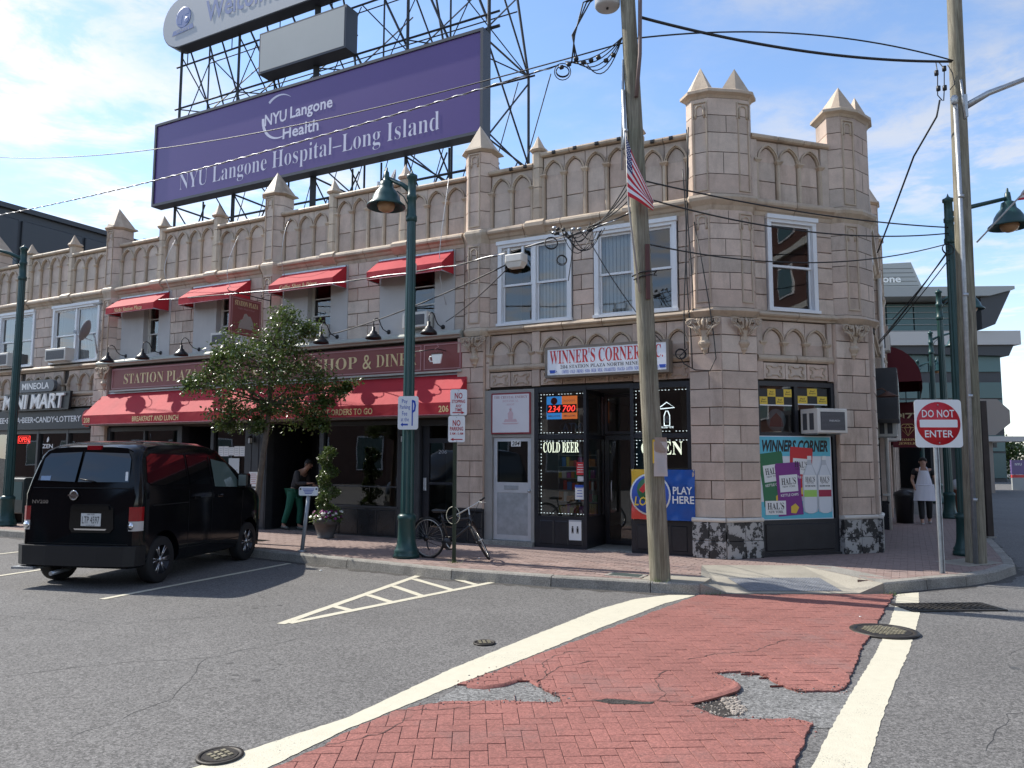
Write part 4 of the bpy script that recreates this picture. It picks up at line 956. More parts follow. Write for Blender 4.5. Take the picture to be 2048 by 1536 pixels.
# ------------------------------------------------------------------ shopfronts
FA = -A; FC = -A + PI/4; FS = -A + PI/2
def pane(parent, fr, u0, u1, z0, z1, y, m=None, name='pane'):
    return MB().add([(u0, y, z0), (u1, y, z0), (u1, y, z1), (u0, y, z1)], [(0, 1, 2, 3)]).build(name, m or GLASSD, parent, fr)
def frame_box(parent, fr, u0, u1, z0, z1, t, y0, y1, m, name='frame'):
    b = MB(); b.box(u0, u0+t, y0, y1, z0, z1); b.box(u1-t, u1, y0, y1, z0, z1); b.box(u0+t, u1-t, y0, y1, z0, z0+t); b.box(u0+t, u1-t, y0, y1, z1-t, z1)
    return b.build(name, m, parent, fr)
NEON_W = mat('led_white', (.8, .8, .8), .4, emit=((.85, .95, 1.0), 1.6))
def leds(parent, fr, u0, u1, z0, z1, y):
    b = MB(); s_ = .0062
    n = int((u1-u0)/.06)
    for i in range(n+1):
        x = u0+(u1-u0)*i/n
        if i % 6 == 5: continue
        for z in (z0, z1): b.box(x-s_*1.6, x+s_*1.6, y, y+.01, z-s_*.7, z+s_*.7)
    n = int((z1-z0)/.06)
    for i in range(1, n):
        z = z0+(z1-z0)*i/n
        if i % 5 == 4: continue
        b.box(u0-s_*.7, u0+s_*.7, y, y+.01, z-s_*1.4, z+s_*1.4)
    o = b.build('led_strip', NEON_W, parent, fr); o['kind'] = 'stuff'; return o
# --- corner shop front
sf = corner_b
b = MB()
b.box(.50, .58, -.02, .10, .15, 3.20); b.box(1.52, 1.58, -.02, .10, .15, 3.20); b.box(2.44, 2.50, -.02, .10, .15, 3.20); b.box(3.48, 3.555, -.02, .10, .15, 3.20)
b.box(.58, 1.52, -.015, .10, 3.10, 3.20); b.box(1.58, 2.44, -.01, .10, 3.12, 3.20); b.box(2.50, 3.48, -.015, .10, 3.10, 3.20)
b.box(.58, 1.52, -.01, .09, 2.20, 2.28); b.box(2.50, 3.48, -.01, .09, 2.20, 2.28)
b.box(.58, 1.52, -.018, .10, .15, .74); b.box(2.50, 3.48, -.018, .10, .15, .74)
b.build('shopfront_frame', BLACKP, sf, 'f')
for a, c in ((.62, .9), (.93, 1.2), (1.23, 1.49), (2.54, 2.83), (2.86, 3.14), (3.17, 3.45)): MB().rbox(a, c, -.03, .0, .22, .66, .012).build('bulkhead_panel', BLACKP, sf, 'f')
for a, c in ((.58, 1.52), (2.50, 3.48)):
    pane(sf, 'f', a, c, .74, 2.20, .04); pane(sf, 'f', a, c, 2.28, 3.10, .04)
    leds(sf, 'f', a+.03, c-.03, .79, 2.16, .055); leds(sf, 'f', a+.03, c-.03, 2.32, 3.06, .055)
# recessed entry: glazed return, door, ceiling, threshold
b = MB(); b.box(1.53, 1.58, .10, .95, .15, .74); b.box(1.53, 1.58, .10, .95, 3.05, 3.12); b.box(1.53, 1.58, .90, .95, .74, 3.05); b.box(1.53, 1.58, .1, .95, 2.2, 2.28); b.build('entry_return', BLACKP, sf, 'f')
b = MB(); b.box(2.45, 2.50, .10, .95, .15, .74); b.box(2.45, 2.50, .10, .95, 3.05, 3.12); b.box(2.45, 2.50, .1, .95, 2.2, 2.28); b.build('entry_return', BLACKP, sf, 'f')
MB().add([(1.555, .1, .74), (1.555, .9, .74), (1.555, .9, 3.05), (1.555, .1, 3.05)], [(0, 1, 2, 3)]).build('pane', GLASSD, sf, 'f'); MB().add([(2.475, .1, .74), (2.475, .9, .74), (2.475, .9, 3.05), (2.475, .1, 3.05)], [(0, 1, 2, 3)]).build('pane', GLASSD, sf, 'f')
b = MB(); b.box(1.53, 2.5, .1, .98, 3.12, 3.2); b.build('entry_ceiling', CHAR, sf, 'f'); MB().box(1.58, 2.44, -.04, .98, .12, .165).build('threshold', CONC, sf, 'f')
d = frame_box(sf, 'f', 1.60, 2.43, .17, 2.28, .09, .90, .95, BLACKP, 'door'); pane(d, None, 1.66, 2.38, .24, 2.22, .925)
MB().tube([(1.75, .87, 1.0), (1.75, .84, 1.05), (1.75, .84, 1.35), (1.75, .87, 1.4)], .012, 6).build('door_handle', ALU, d)
frame_box(sf, 'f', 1.60, 2.43, 2.30, 3.10, .06, .90, .95, BLACKP, 'transom'); pane(sf, 'f', 1.64, 2.40, 2.34, 3.06, .925)
# room behind: floor, ceiling, walls
rm = mat('shop_wall', (.36, .35, .33), .85, mott=(2, .1)); rf = mat('shop_floor', (.20, .19, .18), .6)
rp = [(.3, .12), (3.9, .12), c2l(.5, -.2), c2l(2.7, -.2), s2l(1.0, -.2), (5.2, 6.2), (.3, 6.2)]
MB().prism([(.3, .96), (3.9, .96), c2l(.9, -.2), c2l(2.7, -.2), s2l(1.0, -.2), (5.2, 6.2), (.3, 6.2)], .13, .16).build('shop_floor', rf, sf); MB().prism(rp, 3.215, 3.26).build('shop_ceiling', mat('shop_ceiling', (.45, .45, .44), .9), sf)
MB().box(.2, 5.3, 6.2, 6.3, .1, 3.3).build('shop_wall', rm, sf, 'f'); MB().box(.2, .3, .1, 6.2, .1, 3.3).build('shop_wall', rm, sf, 'f')
# shelving with goods in the shop (slat wall behind the left window, aisle racks)
def goods(root, x0, x1, y, z0, z1, rows, seed, dep=.12):
    rnd = random.Random(seed); cols = [(.5, .06, .05), (.55, .45, .08), (.08, .2, .5), (.06, .35, .12), (.6, .6, .58), (.05, .05, .06), (.5, .2, .05), (.35, .08, .3)]
    ms = [mat('goods_%d' % i, c, .5) for i, c in enumerate(cols)]
    sh = MB()
    for r in range(rows+1):
        z = z0+(z1-z0)*r/rows; MB().box(x0, x1, y-.02, y+dep+.1, z-.012, z).build('shelf', mat('shelf_metal', (.35, .35, .34), .5), root)
    b = MB()
    for r in range(rows):
        z = z0+(z1-z0)*r/rows; h = (z1-z0)/rows; x = x0+.02
        while x < x1-.08:
            w = rnd.uniform(.05, .11); b.cur = rnd.randrange(len(ms)); b.box(x, x+w*.9, y, y+dep*rnd.uniform(.5, 1), z+.001, z+h*rnd.uniform(.45, .85)); x += w
    o = b.build('goods', ms, root); o['kind'] = 'stuff'
for (lab, u, o, x0, x1, y, z0, z1, rows, sd_) in (('rack of small bright goods behind the left window of the corner shop', .5, 0, .15, 1.0, .75, .6, 1.75, 5, 1), ('shelf of goods seen through the open entry of the corner shop', 1.5, 0, .35, .92, 1.75, .2, 1.9, 6, 2), ('rack of goods behind the right window of the corner shop', 2.5, 0, .1, 1.0, 1.0, .6, 1.5, 4, 3)):
    t = thing('shelf_rack', lab, 'shelf', PW('f', u, 0, 0.15), FA); goods(t, x0, x1, y, z0, z1, rows, sd_)
    for x in (x0, x1): MB().box(x-.015, x+.015, y+.05, y+.24, 0, z1+.1).build('upright', MATS['shelf_metal'], t)
# things in and on the corner shop windows
def flat(name, label, cat, fr, u, out, z, rot, group=None):
    return thing(name, label, cat, PW(fr, u, out, z), rot, group)
def card(root, w, h, m, t=.006, name='panel', x=0, z=0, y=0): return MB().box(x-w/2, x+w/2, y-t, y, z-h/2, z+h/2).build(name, m, root)
BLUEP = mat('print_blue', (.03, .09, .45), .5); REDP = mat('print_red', (.58, .03, .035), .5); WHITEP = mat('print_white', (.78, .78, .76), .5); BLACKT = mat('print_black', (.02, .02, .02), .5); CYANP = mat('print_cyan', (.12, .50, .62), .5); YELP = mat('print_yellow', (.75, .52, .06), .5); ORGP = mat('print_orange', (.70, .17, .03), .5); GRNP = mat('print_green', (.03, .16, .07), .5); PURP = mat('print_purple', (.20, .03, .22), .5); GREYP = mat('print_grey', (.45, .47, .50), .5); LIMEP = mat('print_lime', (.35, .60, .12), .5)
t = flat('lottery_display', 'blue and orange jackpot display reading 234 and 700 million in the corner shop window', 'display', 'f', 1.05, -.06, 2.80, FA)
card(t, .32, .44, mat('lcd_blue', (.03, .18, .45), .4, emit=((.05, .3, .8), .6)), x=-.16); card(t, .32, .44, mat('lcd_orange', (.6, .14, .03), .4, emit=((.8, .2, .05), .6)), x=.16)
card(t, .62, .16, BLACKT, .004, 'digit_panel', 0, -.02, -.007)
LEDR = mat('led_red', (.8, .02, .02), .4, emit=((1, .05, .04), 2.2))
text('234', t, LEDR, .26, .12, -.16, -.02, -.012, shear=.15); text('700', t, LEDR, .26, .12, .15, -.02, -.012, shear=.15)
text(bold('MILLION'), t, WHITEP, .24, .04, -.16, -.16, -.008); text(bold('MILLION'), t, WHITEP, .24, .04, .16, -.16, -.008); text('>>>>>', t, WHITEP, .24, .05, .15, .13, -.008)
b = MB(); b.lathe([(.0, 0), (.07, 0), (.07, .004), (0, .004)], 16, (-.16, -.008, .13), axis=(0, -1, 0)); b.build('emblem', REDP, t)
t = flat('atm_sign', 'unlit ATM letters in a dotted oval in the corner shop window', 'sign', 'f', 1.25, -.06, 2.42, FA)
text(bold('ATM'), t, mat('dim_blue', (.12, .17, .25), .5), .38, .17, 0, 0, -.002)
b = MB()
for i in range(40):
    a_ = 2*PI*i/40; b.box(.24*math.cos(a_)-.005, .24*math.cos(a_)+.005, -.006, 0, .13*math.sin(a_)-.005, .13*math.sin(a_)+.005)
o = b.build('dotted_oval', GREYP, t); o['kind'] = 'stuff'
NEONM = mat('neon_multicolour', (.8, .8, .5), .4, emit=((.95, 1.0, .80), 1.2))
t = flat('cold_beer_sign', 'glowing COLD BEER letters in the corner shop window', 'sign', 'f', 1.03, -.05, 2.04, FA); text(ser('COLD BEER'), t, NEONM, .74, .20, 0, 0, -.004)
t = flat('open_sign', 'glowing OPEN letters in the right window of the corner shop, behind the pole', 'sign', 'f', 3.0, -.05, 2.02, FA); text(ser('OPEN'), t, NEONM, .76, .24, 0, 0, -.004)
t = flat('beer_bottle_sign', 'small neon sign of a roofed bottle in the upper right shop window', 'sign', 'f', 3.1, -.06, 2.62, FA)
b = MB(); b.tube([(-.14, 0, .12), (0, 0, .22), (.14, 0, .12), (-.14, 0, .10)], .008, 5); b.tube([(-.05, 0, -.2), (.05, 0, -.2), (.05, 0, -.02), (.02, 0, .06), (-.02, 0, .06), (-.05, 0, -.02), (-.05, 0, -.2)], .008, 5); b.build('neon_tube', NEON_W, t)
card(t, .10, .12, WHITEP, .004, 'bottle_label', 0, -.09, -.002); text('Lite', t, BLUEP, .08, .05, 0, -.09, -.008); text('MILLER TIME', t, NEON_W, .24, .03, 0, -.23, -.002)
for lab, u, z, w, h, m, cat in (('red notice sticker on the corner shop window', 1.44, 1.64, .16, .24, REDP, 'sticker'), ('white and blue notice taped low on the corner shop window', 1.42, 1.20, .18, .27, WHITEP, 'notice'), ('small pale round-cornered sticker below the red window notice', 1.45, 1.45, .14, .10, GREYP, 'sticker')):
    t = flat('window_notice', lab, cat, 'f', u, -.025, z, FA); card(t, w, h, m, .004)
    for k in range(4): card(t, w*random.uniform(.5, .8), .012, BLUEP if m is WHITEP else WHITEP, .002, 'print_line', 0, h*.3-k*h*.19, -.0045)
    if m is WHITEP: card(t, w, h*.16, BLUEP, .002, 'header', 0, h*.42, -.0045)
t = flat('mask_notice', 'white notice with two small standing figures on the black bulkhead', 'notice', 'f', 1.35, .034, .50, FA)
card(t, .25, .37, WHITEP, .004); card(t, .25, .03, GREYP, .002, 'header', 0, .17, -.0045)
for x in (-.05, .05):
    b = MB(); b.prism([(x-.018, -.06), (x-.008, -.06), (x, -.02), (x+.008, -.06), (x+.018, -.06), (x+.02, .04), (x-.02, .04)], -.0075, -.0045, 'xz'); b.lathe([(0, 0), (.016, 0), (.016, .003), (0, .003)], 12, (x, -.0045, .06), axis=(0, -1, 0)); b.build('figure_print', BLACKT, t)
# lottery banner tied across the right window
t = flat('lotto_banner', 'blue vinyl PLAY HERE banner with a round lotto emblem under the right shop window', 'banner', 'f', 3.05, .10, 1.20, FA)
def cloth(w, h, nx, nz, fn, m):
    b = MB(); vs = []
    for j in range(nz+1):
        for i in range(nx+1):
            x = -w/2+w*i/nx; z = -h/2+h*j/nz; vs.append((x, fn(x, z), z))
    b.add(vs, [(j*(nx+1)+i, j*(nx+1)+i+1, (j+1)*(nx+1)+i+1, (j+1)*(nx+1)+i) for j in range(nz) for i in range(nx)], True); return b
wv = lambda x, z: .012*math.sin(x*9+z*6) + .008*math.sin(x*23-z*11) + .008*math.sin(z*17+x*5) - .015
cloth(1.14, .88, 40, 30, wv, None).build('vinyl_sheet', mat('vinyl_blue', (.012, .085, .36), .3, mott=(3, .15)), t)
cloth(.34, .88, 14, 30, lambda x, z: wv(x-.40, z)-.003, None).build('colour_stripe', mat('vinyl_yellow_red', (.70, .45, .05), .35), t, off=(-.40, 0, 0))
cloth(.34, .44, 14, 16, lambda x, z: wv(x-.40, z-.22)-.006, None).build('colour_stripe', mat('vinyl_red', (.62, .06, .04), .35), t, off=(-.40, 0, -.22))
b = MB(); b.lathe([(0, 0), (.37, 0), (.37, .003), (0, .003)], 32, (-.22, -.034, 0), axis=(0, -1, 0)); b.build('emblem_ring', WHITEP, t)
b = MB(); b.lathe([(0, 0), (.34, 0), (.34, .003), (0, .003)], 32, (-.22, -.038, 0), axis=(0, -1, 0)); b.build('emblem_disc', BLUEP, t)
b = MB(); b.lathe([(0, 0), (.22, 0), (.22, .003), (0, .003)], 28, (-.24, -.042, .08), axis=(0, -1, 0)); b.build('emblem_fruit', GRNP, t)
b = MB(); b.prism([(-.42, .08), (-.30, .22), (-.18, .26), (-.10, .20), (-.25, .12), (-.35, .02)], -.049, -.046, 'xz'); b.build('emblem_swirl', REDP, t)
text(bold('LOTTO'), t, YELP, .58, .16, -.22, -.12, -.050, shear=.2)
text(bold('PLAY'), t, WHITEP, .34, .13, .36, .08, -.042); text(bold('HERE'), t, WHITEP, .38, .13, .37, -.08, -.042)
for x in (-.55, .55):
    for z in (-.42, .42): MB().tube([(x, -.03, z), (x*1.03, .08, z*1.08)], .008, 5).build('tie', CREAM, t)
# light-box sign over the shop
BRONZE = mat('bronze_frame', (.17, .145, .12), .5, mott=(4, .15))
t = flat('shop_sign', 'long white light-box sign with red WINNER\'S CORNER lettering in a brown frame', 'sign', 'f', 2.065, .32, 3.635, FA)
frame_box(t, None, -1.195, 1.195, -.29, .29, .045, 0, .26, BRONZE, 'sign_frame'); MB().box(-1.15, 1.15, .012, .25, -.245, .245).build('sign_face', mat('sign_white', (.84, .86, .90), .35, mott=(2, .03)), t)
text(ser("WINNER'S CORNER"), t, REDP, 1.78, .265, -.21, .095, .010); text(ser('INC.'), t, REDP, .34, .235, .92, .095, .010)
text(ser('204 STATION PLAZA NORTH MINEOLA NY'), t, BLACKT, 1.86, .066, .05, -.098, .010)
text(ser('COFFEE · COLD · DRINKS · SODA · BEER · MILK · CIGARETTES · SNACKS · LOTTO · NEWS · PAPER · GROCERY'), t, BLUEP, 1.86, .062, .08, -.192, .010)
for x in (-1.04, 1.08):
    b = MB(); b.prism([(x-.05, -.21), (x+.04, -.21), (x+.055, -.15), (x-.065, -.15)], .007, .011, 'xz'); b.tube([(x+.05, .009, -.16), (x+.085, .009, -.17), (x+.04, .009, -.2)], .006, 4); b.build('cup_print', BLUEP, t)
for x in (-.8, 0, .8): MB().box(x-.02, x+.02, .25, .32, -.2, .2).build('bracket', BLACKM, t)
# door 204
b = MB(); b.box(-.60, -.43, -.03, .10, .15, 3.18); b.box(.43, .50, -.03, .10, .15, 3.18); b.box(-.43, .43, -.03, .08, 3.12, 3.18); b.box(-.43, .43, -.02, .08, 2.24, 2.30); b.build('door_surround', mat('grey_brown_paint', (.30, .29, .27), .5, mott=(3, .1)), sf, 'f')
MB().box(-.6, .5, -.12, .1, .12, .235).build('door_step', CONC, sf, 'f')
DOORG = mat('scuffed_metal', (.42, .44, .46), .42, metal=.6, mott=(5, .22), bump=(9, .25, .01))
d = MB(); d.box(-.42, -.34, .02, .06, .24, 2.235); d.box(.34, .42, .02, .06, .24, 2.235); d.box(-.34, .34, .02, .06, 2.16, 2.235); d.box(-.34, .34, .02, .06, 1.16, 1.36); d.box(-.34, .34, .02, .06, .24, .34)
d = d.build('door', ALU, sf, 'f'); MB().box(-.34, .34, .03, .05, .34, 1.16).build('kick_panel', DOORG, d); pane(d, None, -.34, .34, 1.36, 2.16, .04); MB().box(-.3, .3, .06, .07, 1.3, 2.2).build('dark_lobby', mat('lobby_grey', (.07, .07, .07), .9), d)
MB().rbox(-.18, .14, .012, .02, 1.22, 1.30, .004).build('mail_slot', STEEL, d); MB().lathe([(.02, 0), (.02, .02), (.03, .03), (.03, .045), (0, .05)], 12, (.38, .02, 1.2), axis=(0, -1, 0)).build('door_knob', STEEL, d)
t = flat('number_plate', 'small white house number 204 on the glass of the aluminium door', 'number plate', 'f', .08, -.018, 2.12, FA); card(t, .21, .12, WHITEP, .004); text(bold('204'), t, BLACKT, .17, .085, 0, 0, -.006, shear=.2)
t = flat('botanical_sign', 'white panel with faded pink print and dark red border above the aluminium door', 'sign', 'f', 0, .035, 2.71, FA)
card(t, .87, .81, mat('sign_maroon', (.25, .03, .04), .5), .02, 'sign_border'); card(t, .81, .75, mat('faded_white', (.70, .68, .70), .5, mott=(2, .04)), .004, 'sign_face', 0, 0, -.021)
PK = mat('faded_pink', (.62, .45, .48), .6); PKD = mat('faded_pink_dark', (.45, .25, .27), .6)
text(ser('THE CRYSTAL ENERGY'), t, PKD, .74, .05, 0, .32, -.027); text(ser('BOTANICAL'), t, PK, .36, .045, 0, .245, -.027); text(ser('SHOP'), t, PK, .17, .04, 0, .175, -.027)
b = MB(); b.prism([(-.15, -.17), (.15, -.17), (.12, -.11), (.05, -.12), (.06, .0), (.02, .05), (-.02, .05), (-.06, 0), (-.05, -.12), (-.12, -.11)], -.0285, -.026, 'xz'); b.lathe([(0, 0), (.028, 0), (.028, .0025), (0, .0025)], 14, (0, -.026, .085), axis=(0, -1, 0)); b.build('seated_figure_print', PK, t)
MB().prism([(-.2, -.19), (.2, -.19), (.14, -.215), (-.14, -.215)], -.0285, -.026, 'xz').build('lotus_print', PK, t)
# --- corner (cut-off) window
b = MB(); b.box(.69, .76, -.01, .1, .15, 3.20); b.box(2.28, 2.35, -.01, .1, .15, 3.20); b.box(.76, 2.28, -.008, .1, 3.12, 3.20); b.box(.76, 2.28, -.008, .1, 2.23, 2.30); b.box(1.49, 1.56, -.006, .1, 2.30, 3.12); b.box(.76, 2.28, -.012, .1, .15, .78); b.build('corner_shopfront', BLACKP, sf, 'c')
MB().rbox(.80, 2.24, -.03, .0, .24, .70, .012).build('bulkhead_panel', BLACKP, sf, 'c'); MB().box(.69, 2.35, -.06, .0, .15, .19).build('shopfront_sill', BLACKP, sf, 'c')
pane(sf, 'c', .76, 1.49, 2.30, 3.12, .04); pane(sf, 'c', 1.56, 2.28, 2.30, 3.12, .04)
MB().box(.6, 2.5, .12, .16, .75, 2.28).build('backing_board', BLACKP, sf, 'c'); MB().box(.5, 2.6, 2.2, 2.25, 2.2, 3.3).build('dark_room', MATS['room_wall'], sf, 'c')
# chequered paper strips
for lab, c0, c1, zz in (('black and yellow chequered paper strip in the left corner transom', .78, 1.46, 2.80), ('torn black and yellow chequered paper strip in the right corner transom', 1.58, 2.22, 2.83)):
    t = flat('chequered_strip', lab, 'paper strip', 'c', (c0+c1)/2, -.03, zz+.13, FC); n = 4 if c0 < 1 else 3; w = (c1-c0)/n
    for r in range(2):
        for i in range(n):
            m = BLACKT if (i+r) % 2 == 0 else YELP
            card(t, w*.99, .138, m, .003, 'chequer', -(c1-c0)/2+w*(i+.5), .07-r*.14)
            if m is YELP:
                text(ital('Bud'), t, BLACKT, w*.5, .03, -(c1-c0)/2+w*(i+.5), .09-r*.14, -.0045); text(ital('Boars'), t, BLACKT, w*.7, .03, -(c1-c0)/2+w*(i+.5), .05-r*.14, -.0045)
    card(t, c1-c0, .02, WHITEP, .002, 'paper_edge', 0, -.15)
t = flat('shop_sticker', 'round faded red emblem behind the left corner transom glass', 'sticker', 'c', 1.17, -.10, 2.52, FC); b = MB(); b.lathe([(0, 0), (.2, 0), (.2, .004), (0, .004)], 28, (0, 0, 0), axis=(0, -1, 0)); b.build('disc', GREYP, t)
MB().prism([(-.15, -.12), (.15, -.12), (.12, .02), (0, .13), (-.12, .02)], -.008, -.005, 'xz').build('emblem', mat('faded_red', (.35, .09, .09), .6), t)
# poster
t = flat('shop_poster', 'large sky-blue poster of crisps and soda bottles headed WINNERS CORNER in the corner window', 'poster', 'c', 1.45, .022, 1.505, FC)
card(t, 1.53, 1.46, mat('poster_white', (.70, .73, .76), .35), .012, 'sheet'); y = -.0125
card(t, 1.49, .34, CYANP, .002, 'print_band', 0, .545, y); card(t, 1.49, .30, CYANP, .002, 'print_band', 0, -.565, y)
text(bold('WINNERS CORNER'), t, BLACKT, 1.38, .21, 0, .555, y-.004, shear=.25, thick=.02)
def bag(x, z, w, h, rot, m, k, nm):
    r = Matrix.Rotation(rot, 2); P = lambda a, b_: tuple(Vector((x, z)) + r @ Vector((a, b_)))
    MB().prism([P(-w*.5, -h/2), P(w*.5, -h/2), P(w*.47, -h*.1), P(w*.5, h*.44), P(w*.47, h/2), P(-w*.47, h/2), P(-w*.5, h*.44), P(-w*.47, -h*.1)], y-.003-k*.002, y-.002-k*.002, 'xz').build('bag_print', m, t)
    MB().prism([P(-w*.36, -h*.05), P(w*.36, -h*.05), P(w*.36, h*.27), P(-w*.36, h*.27)], y-.0045-k*.002, y-.0035-k*.002, 'xz').build('bag_label', WHITEP, t)
    o = text(ser("HAL'S"), t, BLACKT, w*.58, h*.13, 0, 0); o.location = (*[P(0, h*.15)[0], y-.006-k*.002, P(0, h*.15)[1]],); o.rotation_euler = (0, -rot, 0)
    o = text('NEW YORK', t, BLACKT, w*.5, h*.035, 0, 0); o.location = (P(0, h*.05)[0], y-.006-k*.002, P(0, h*.05)[1]); o.rotation_euler = (0, -rot, 0)
    o = text(bold('KETTLE CHIPS'), t, WHITEP, w*.7, h*.05, 0, 0); o.location = (P(0, -h*.11)[0], y-.006-k*.002, P(0, -h*.11)[1]); o.rotation_euler = (0, -rot, 0)
    MB().prism([P(w*.0, -h*.45), P(w*.2, -h*.47), P(w*.34, -h*.36), P(w*.2, -h*.28), P(w*.02, -h*.33)], y-.0045-k*.002, y-.0035-k*.002, 'xz').build('chip_print', YELP, t)
bag(-.48, -.02, .50, .92, .12, GRNP, 0, 'green'); bag(.10, .10, .48, .86, -.06, REDP, 1, 'red'); bag(-.16, -.20, .52, .92, .06, PURP, 2, 'purple')
def bottle(x, m, nm, k):
    pr = [(.04, .42), (.045, .34), (.06, .30), (.15, .12), (.165, 0), (.155, -.2), (.165, -.42), (.14, -.52), (.05, -.55)]
    pl = [(x+r, z-.08) for r, z in pr] + [(x-r, z-.08) for r, z in pr[::-1]]
    MB().prism(pl, y-.011-k*.002, y-.010-k*.002, 'xz').build('bottle_print', mat('bottle_grey', (.50, .53, .56), .4), t)
    MB().prism([(x+r*.8, z-.08) for r, z in pr[2:]] + [(x-r*.8, z-.08) for r, z in pr[2:][::-1]], y-.0125-k*.002, y-.0115-k*.002, 'xz').build('bottle_highlight', mat('bottle_pale', (.66, .69, .72), .3), t)
    MB().box(x-.045, x+.045, y-.0125-k*.002, y-.0115-k*.002, .31, .38).build('cap_print', WHITEP, t)
    MB().box(x-.135, x+.135, y-.0145-k*.002, y-.0135-k*.002, -.34, .04).build('bottle_label', WHITEP, t); MB().box(x-.135, x+.135, y-.0155-k*.002, y-.0148-k*.002, -.34, -.22).build('label_band', m, t)
    text(ser("HAL'S"), t, BLACKT, .20, .09, x, -.03, y-.0165-k*.002); text('NEW YORK', t, BLACKT, .15, .025, x, -.095, y-.0165-k*.002); text(bold('SELTZER WATER'), t, BLACKT, .22, .03, x, -.15, y-.0165-k*.002)
bottle(.28, LIMEP, 'lime', 0); bottle(.59, mat('print_cherry', (.35, .02, .06), .5), 'cherry', 0)
MB().box(-.66, -.24, y-.011, y-.010, -.64, -.40).build('logo_panel', WHITEP, t); text(ser("HAL'S"), t, BLACKT, .34, .12, -.45, -.49, y-.0125); text(ser('NEW YORK'), t, BLACKT, .30, .045, -.45, -.59, y-.0125)
# --- diner front
df = diner_b
for a, c in ((-12.42, -12.30), (-9.62, -9.45), (-8.40, -8.30), (-7.22, -6.50), (-4.90, -4.78), (-2.74, -2.16), (-1.30, -1.22)): MB().box(a, c, -.02, .2, .15, 2.62).build('front_pier', CHAR, df, 'f')
for a, c, z in ((-12.30, -9.62, .80), (-8.30, -7.22, .80), (-4.78, -2.74, .78)): MB().box(a, c, -.018, .2, .15, z).build('stall_riser', CHAR, df, 'f')
for a, c, z in ((-12.30, -9.62, 2.52), (-8.30, -7.22, 2.52), (-4.78, -2.74, 2.54), (-2.16, -1.30, 2.50)): MB().box(a, c, -.015, .2, z, 2.62).build('front_head', CHAR, df, 'f')
MB().box(-10.95, -10.89, .0, .1, .8, 2.52).build('glazing_bar', CHAR, df, 'f'); MB().box(-4.78, -2.74, .0, .08, 1.20, 1.225).build('glazing_bar', CHAR, df, 'f')
for a, c in ((-12.30, -9.62), (-8.30, -7.22)): pane(df, 'f', a, c, .80, 2.52, .05)
pane(df, 'f', -4.78, -2.74, .78, 2.54, .05)
MB().box(-4.85, -2.70, -.05, .0, .76, .80).build('window_ledge', CHAR, df, 'f')
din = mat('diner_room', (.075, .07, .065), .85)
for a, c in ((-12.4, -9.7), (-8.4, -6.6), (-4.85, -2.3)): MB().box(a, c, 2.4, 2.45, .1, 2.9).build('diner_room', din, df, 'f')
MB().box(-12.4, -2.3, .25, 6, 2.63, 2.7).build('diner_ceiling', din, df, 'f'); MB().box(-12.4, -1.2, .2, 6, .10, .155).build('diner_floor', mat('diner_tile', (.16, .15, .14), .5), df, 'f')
# doorways: black recesses
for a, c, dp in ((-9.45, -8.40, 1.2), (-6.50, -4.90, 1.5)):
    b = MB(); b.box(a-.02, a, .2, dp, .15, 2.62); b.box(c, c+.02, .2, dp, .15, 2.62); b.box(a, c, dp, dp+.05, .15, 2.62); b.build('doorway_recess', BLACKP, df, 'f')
    d = frame_box(df, 'f', a+.2, c-.15, .17, 2.3, .1, dp-.05, dp-.01, CHAR, 'door'); MB().tube([(a+.36, dp-.09, 1.0), (a+.36, dp-.09, 1.35)], .014, 6).build('door_handle', STEEL, d)
# vertical board grooves on the right pier & granite base
for a in (-7.2, -6.97, -6.74): MB().rbox(a, a+.21, -.035, .0, .2, 2.55, .008).build('pier_board', CHAR, df, 'f')
for a in (-2.72, -2.44): MB().rbox(a, a+.26, -.035, .0, .2, 2.5, .008).build('pier_board', CHAR, df, 'f')
for i in range(4): MB().rbox(-4.76+i*.505, -4.76+i*.505+.49, -.035, .0, .18, .72, .01).build('bulkhead_panel', GRANITE, df, 'f')
# door 206
d = MB(); d.box(-2.14, -1.98, .06, .12, .16, 2.50); d.box(-1.36, -1.30, .06, .12, .16, 2.50); d.box(-1.98, -1.36, .06, .12, 2.14, 2.24); d.box(-1.98, -1.36, .06, .12, .16, .4); d.box(-1.98, -1.36, .06, .12, 1.28, 1.33)
d = d.build('door', BLACKP, df, 'f'); pane(d, None, -1.98, -1.36, .4, 1.28, .09); pane(d, None, -1.98, -1.36, 1.33, 2.14, .09); MB().rbox(-2.10, -2.03, .02, .06, 1.15, 1.42, .01).build('lock_plate', STEEL, d)
text('206', d, GREYP, .2, .08, -1.66, 1.96, .08); MB().box(-2.1, -1.3, .9, .95, .1, 2.6).build('lobby_wall', mat('lobby_green', (.13, .15, .14), .8), d)
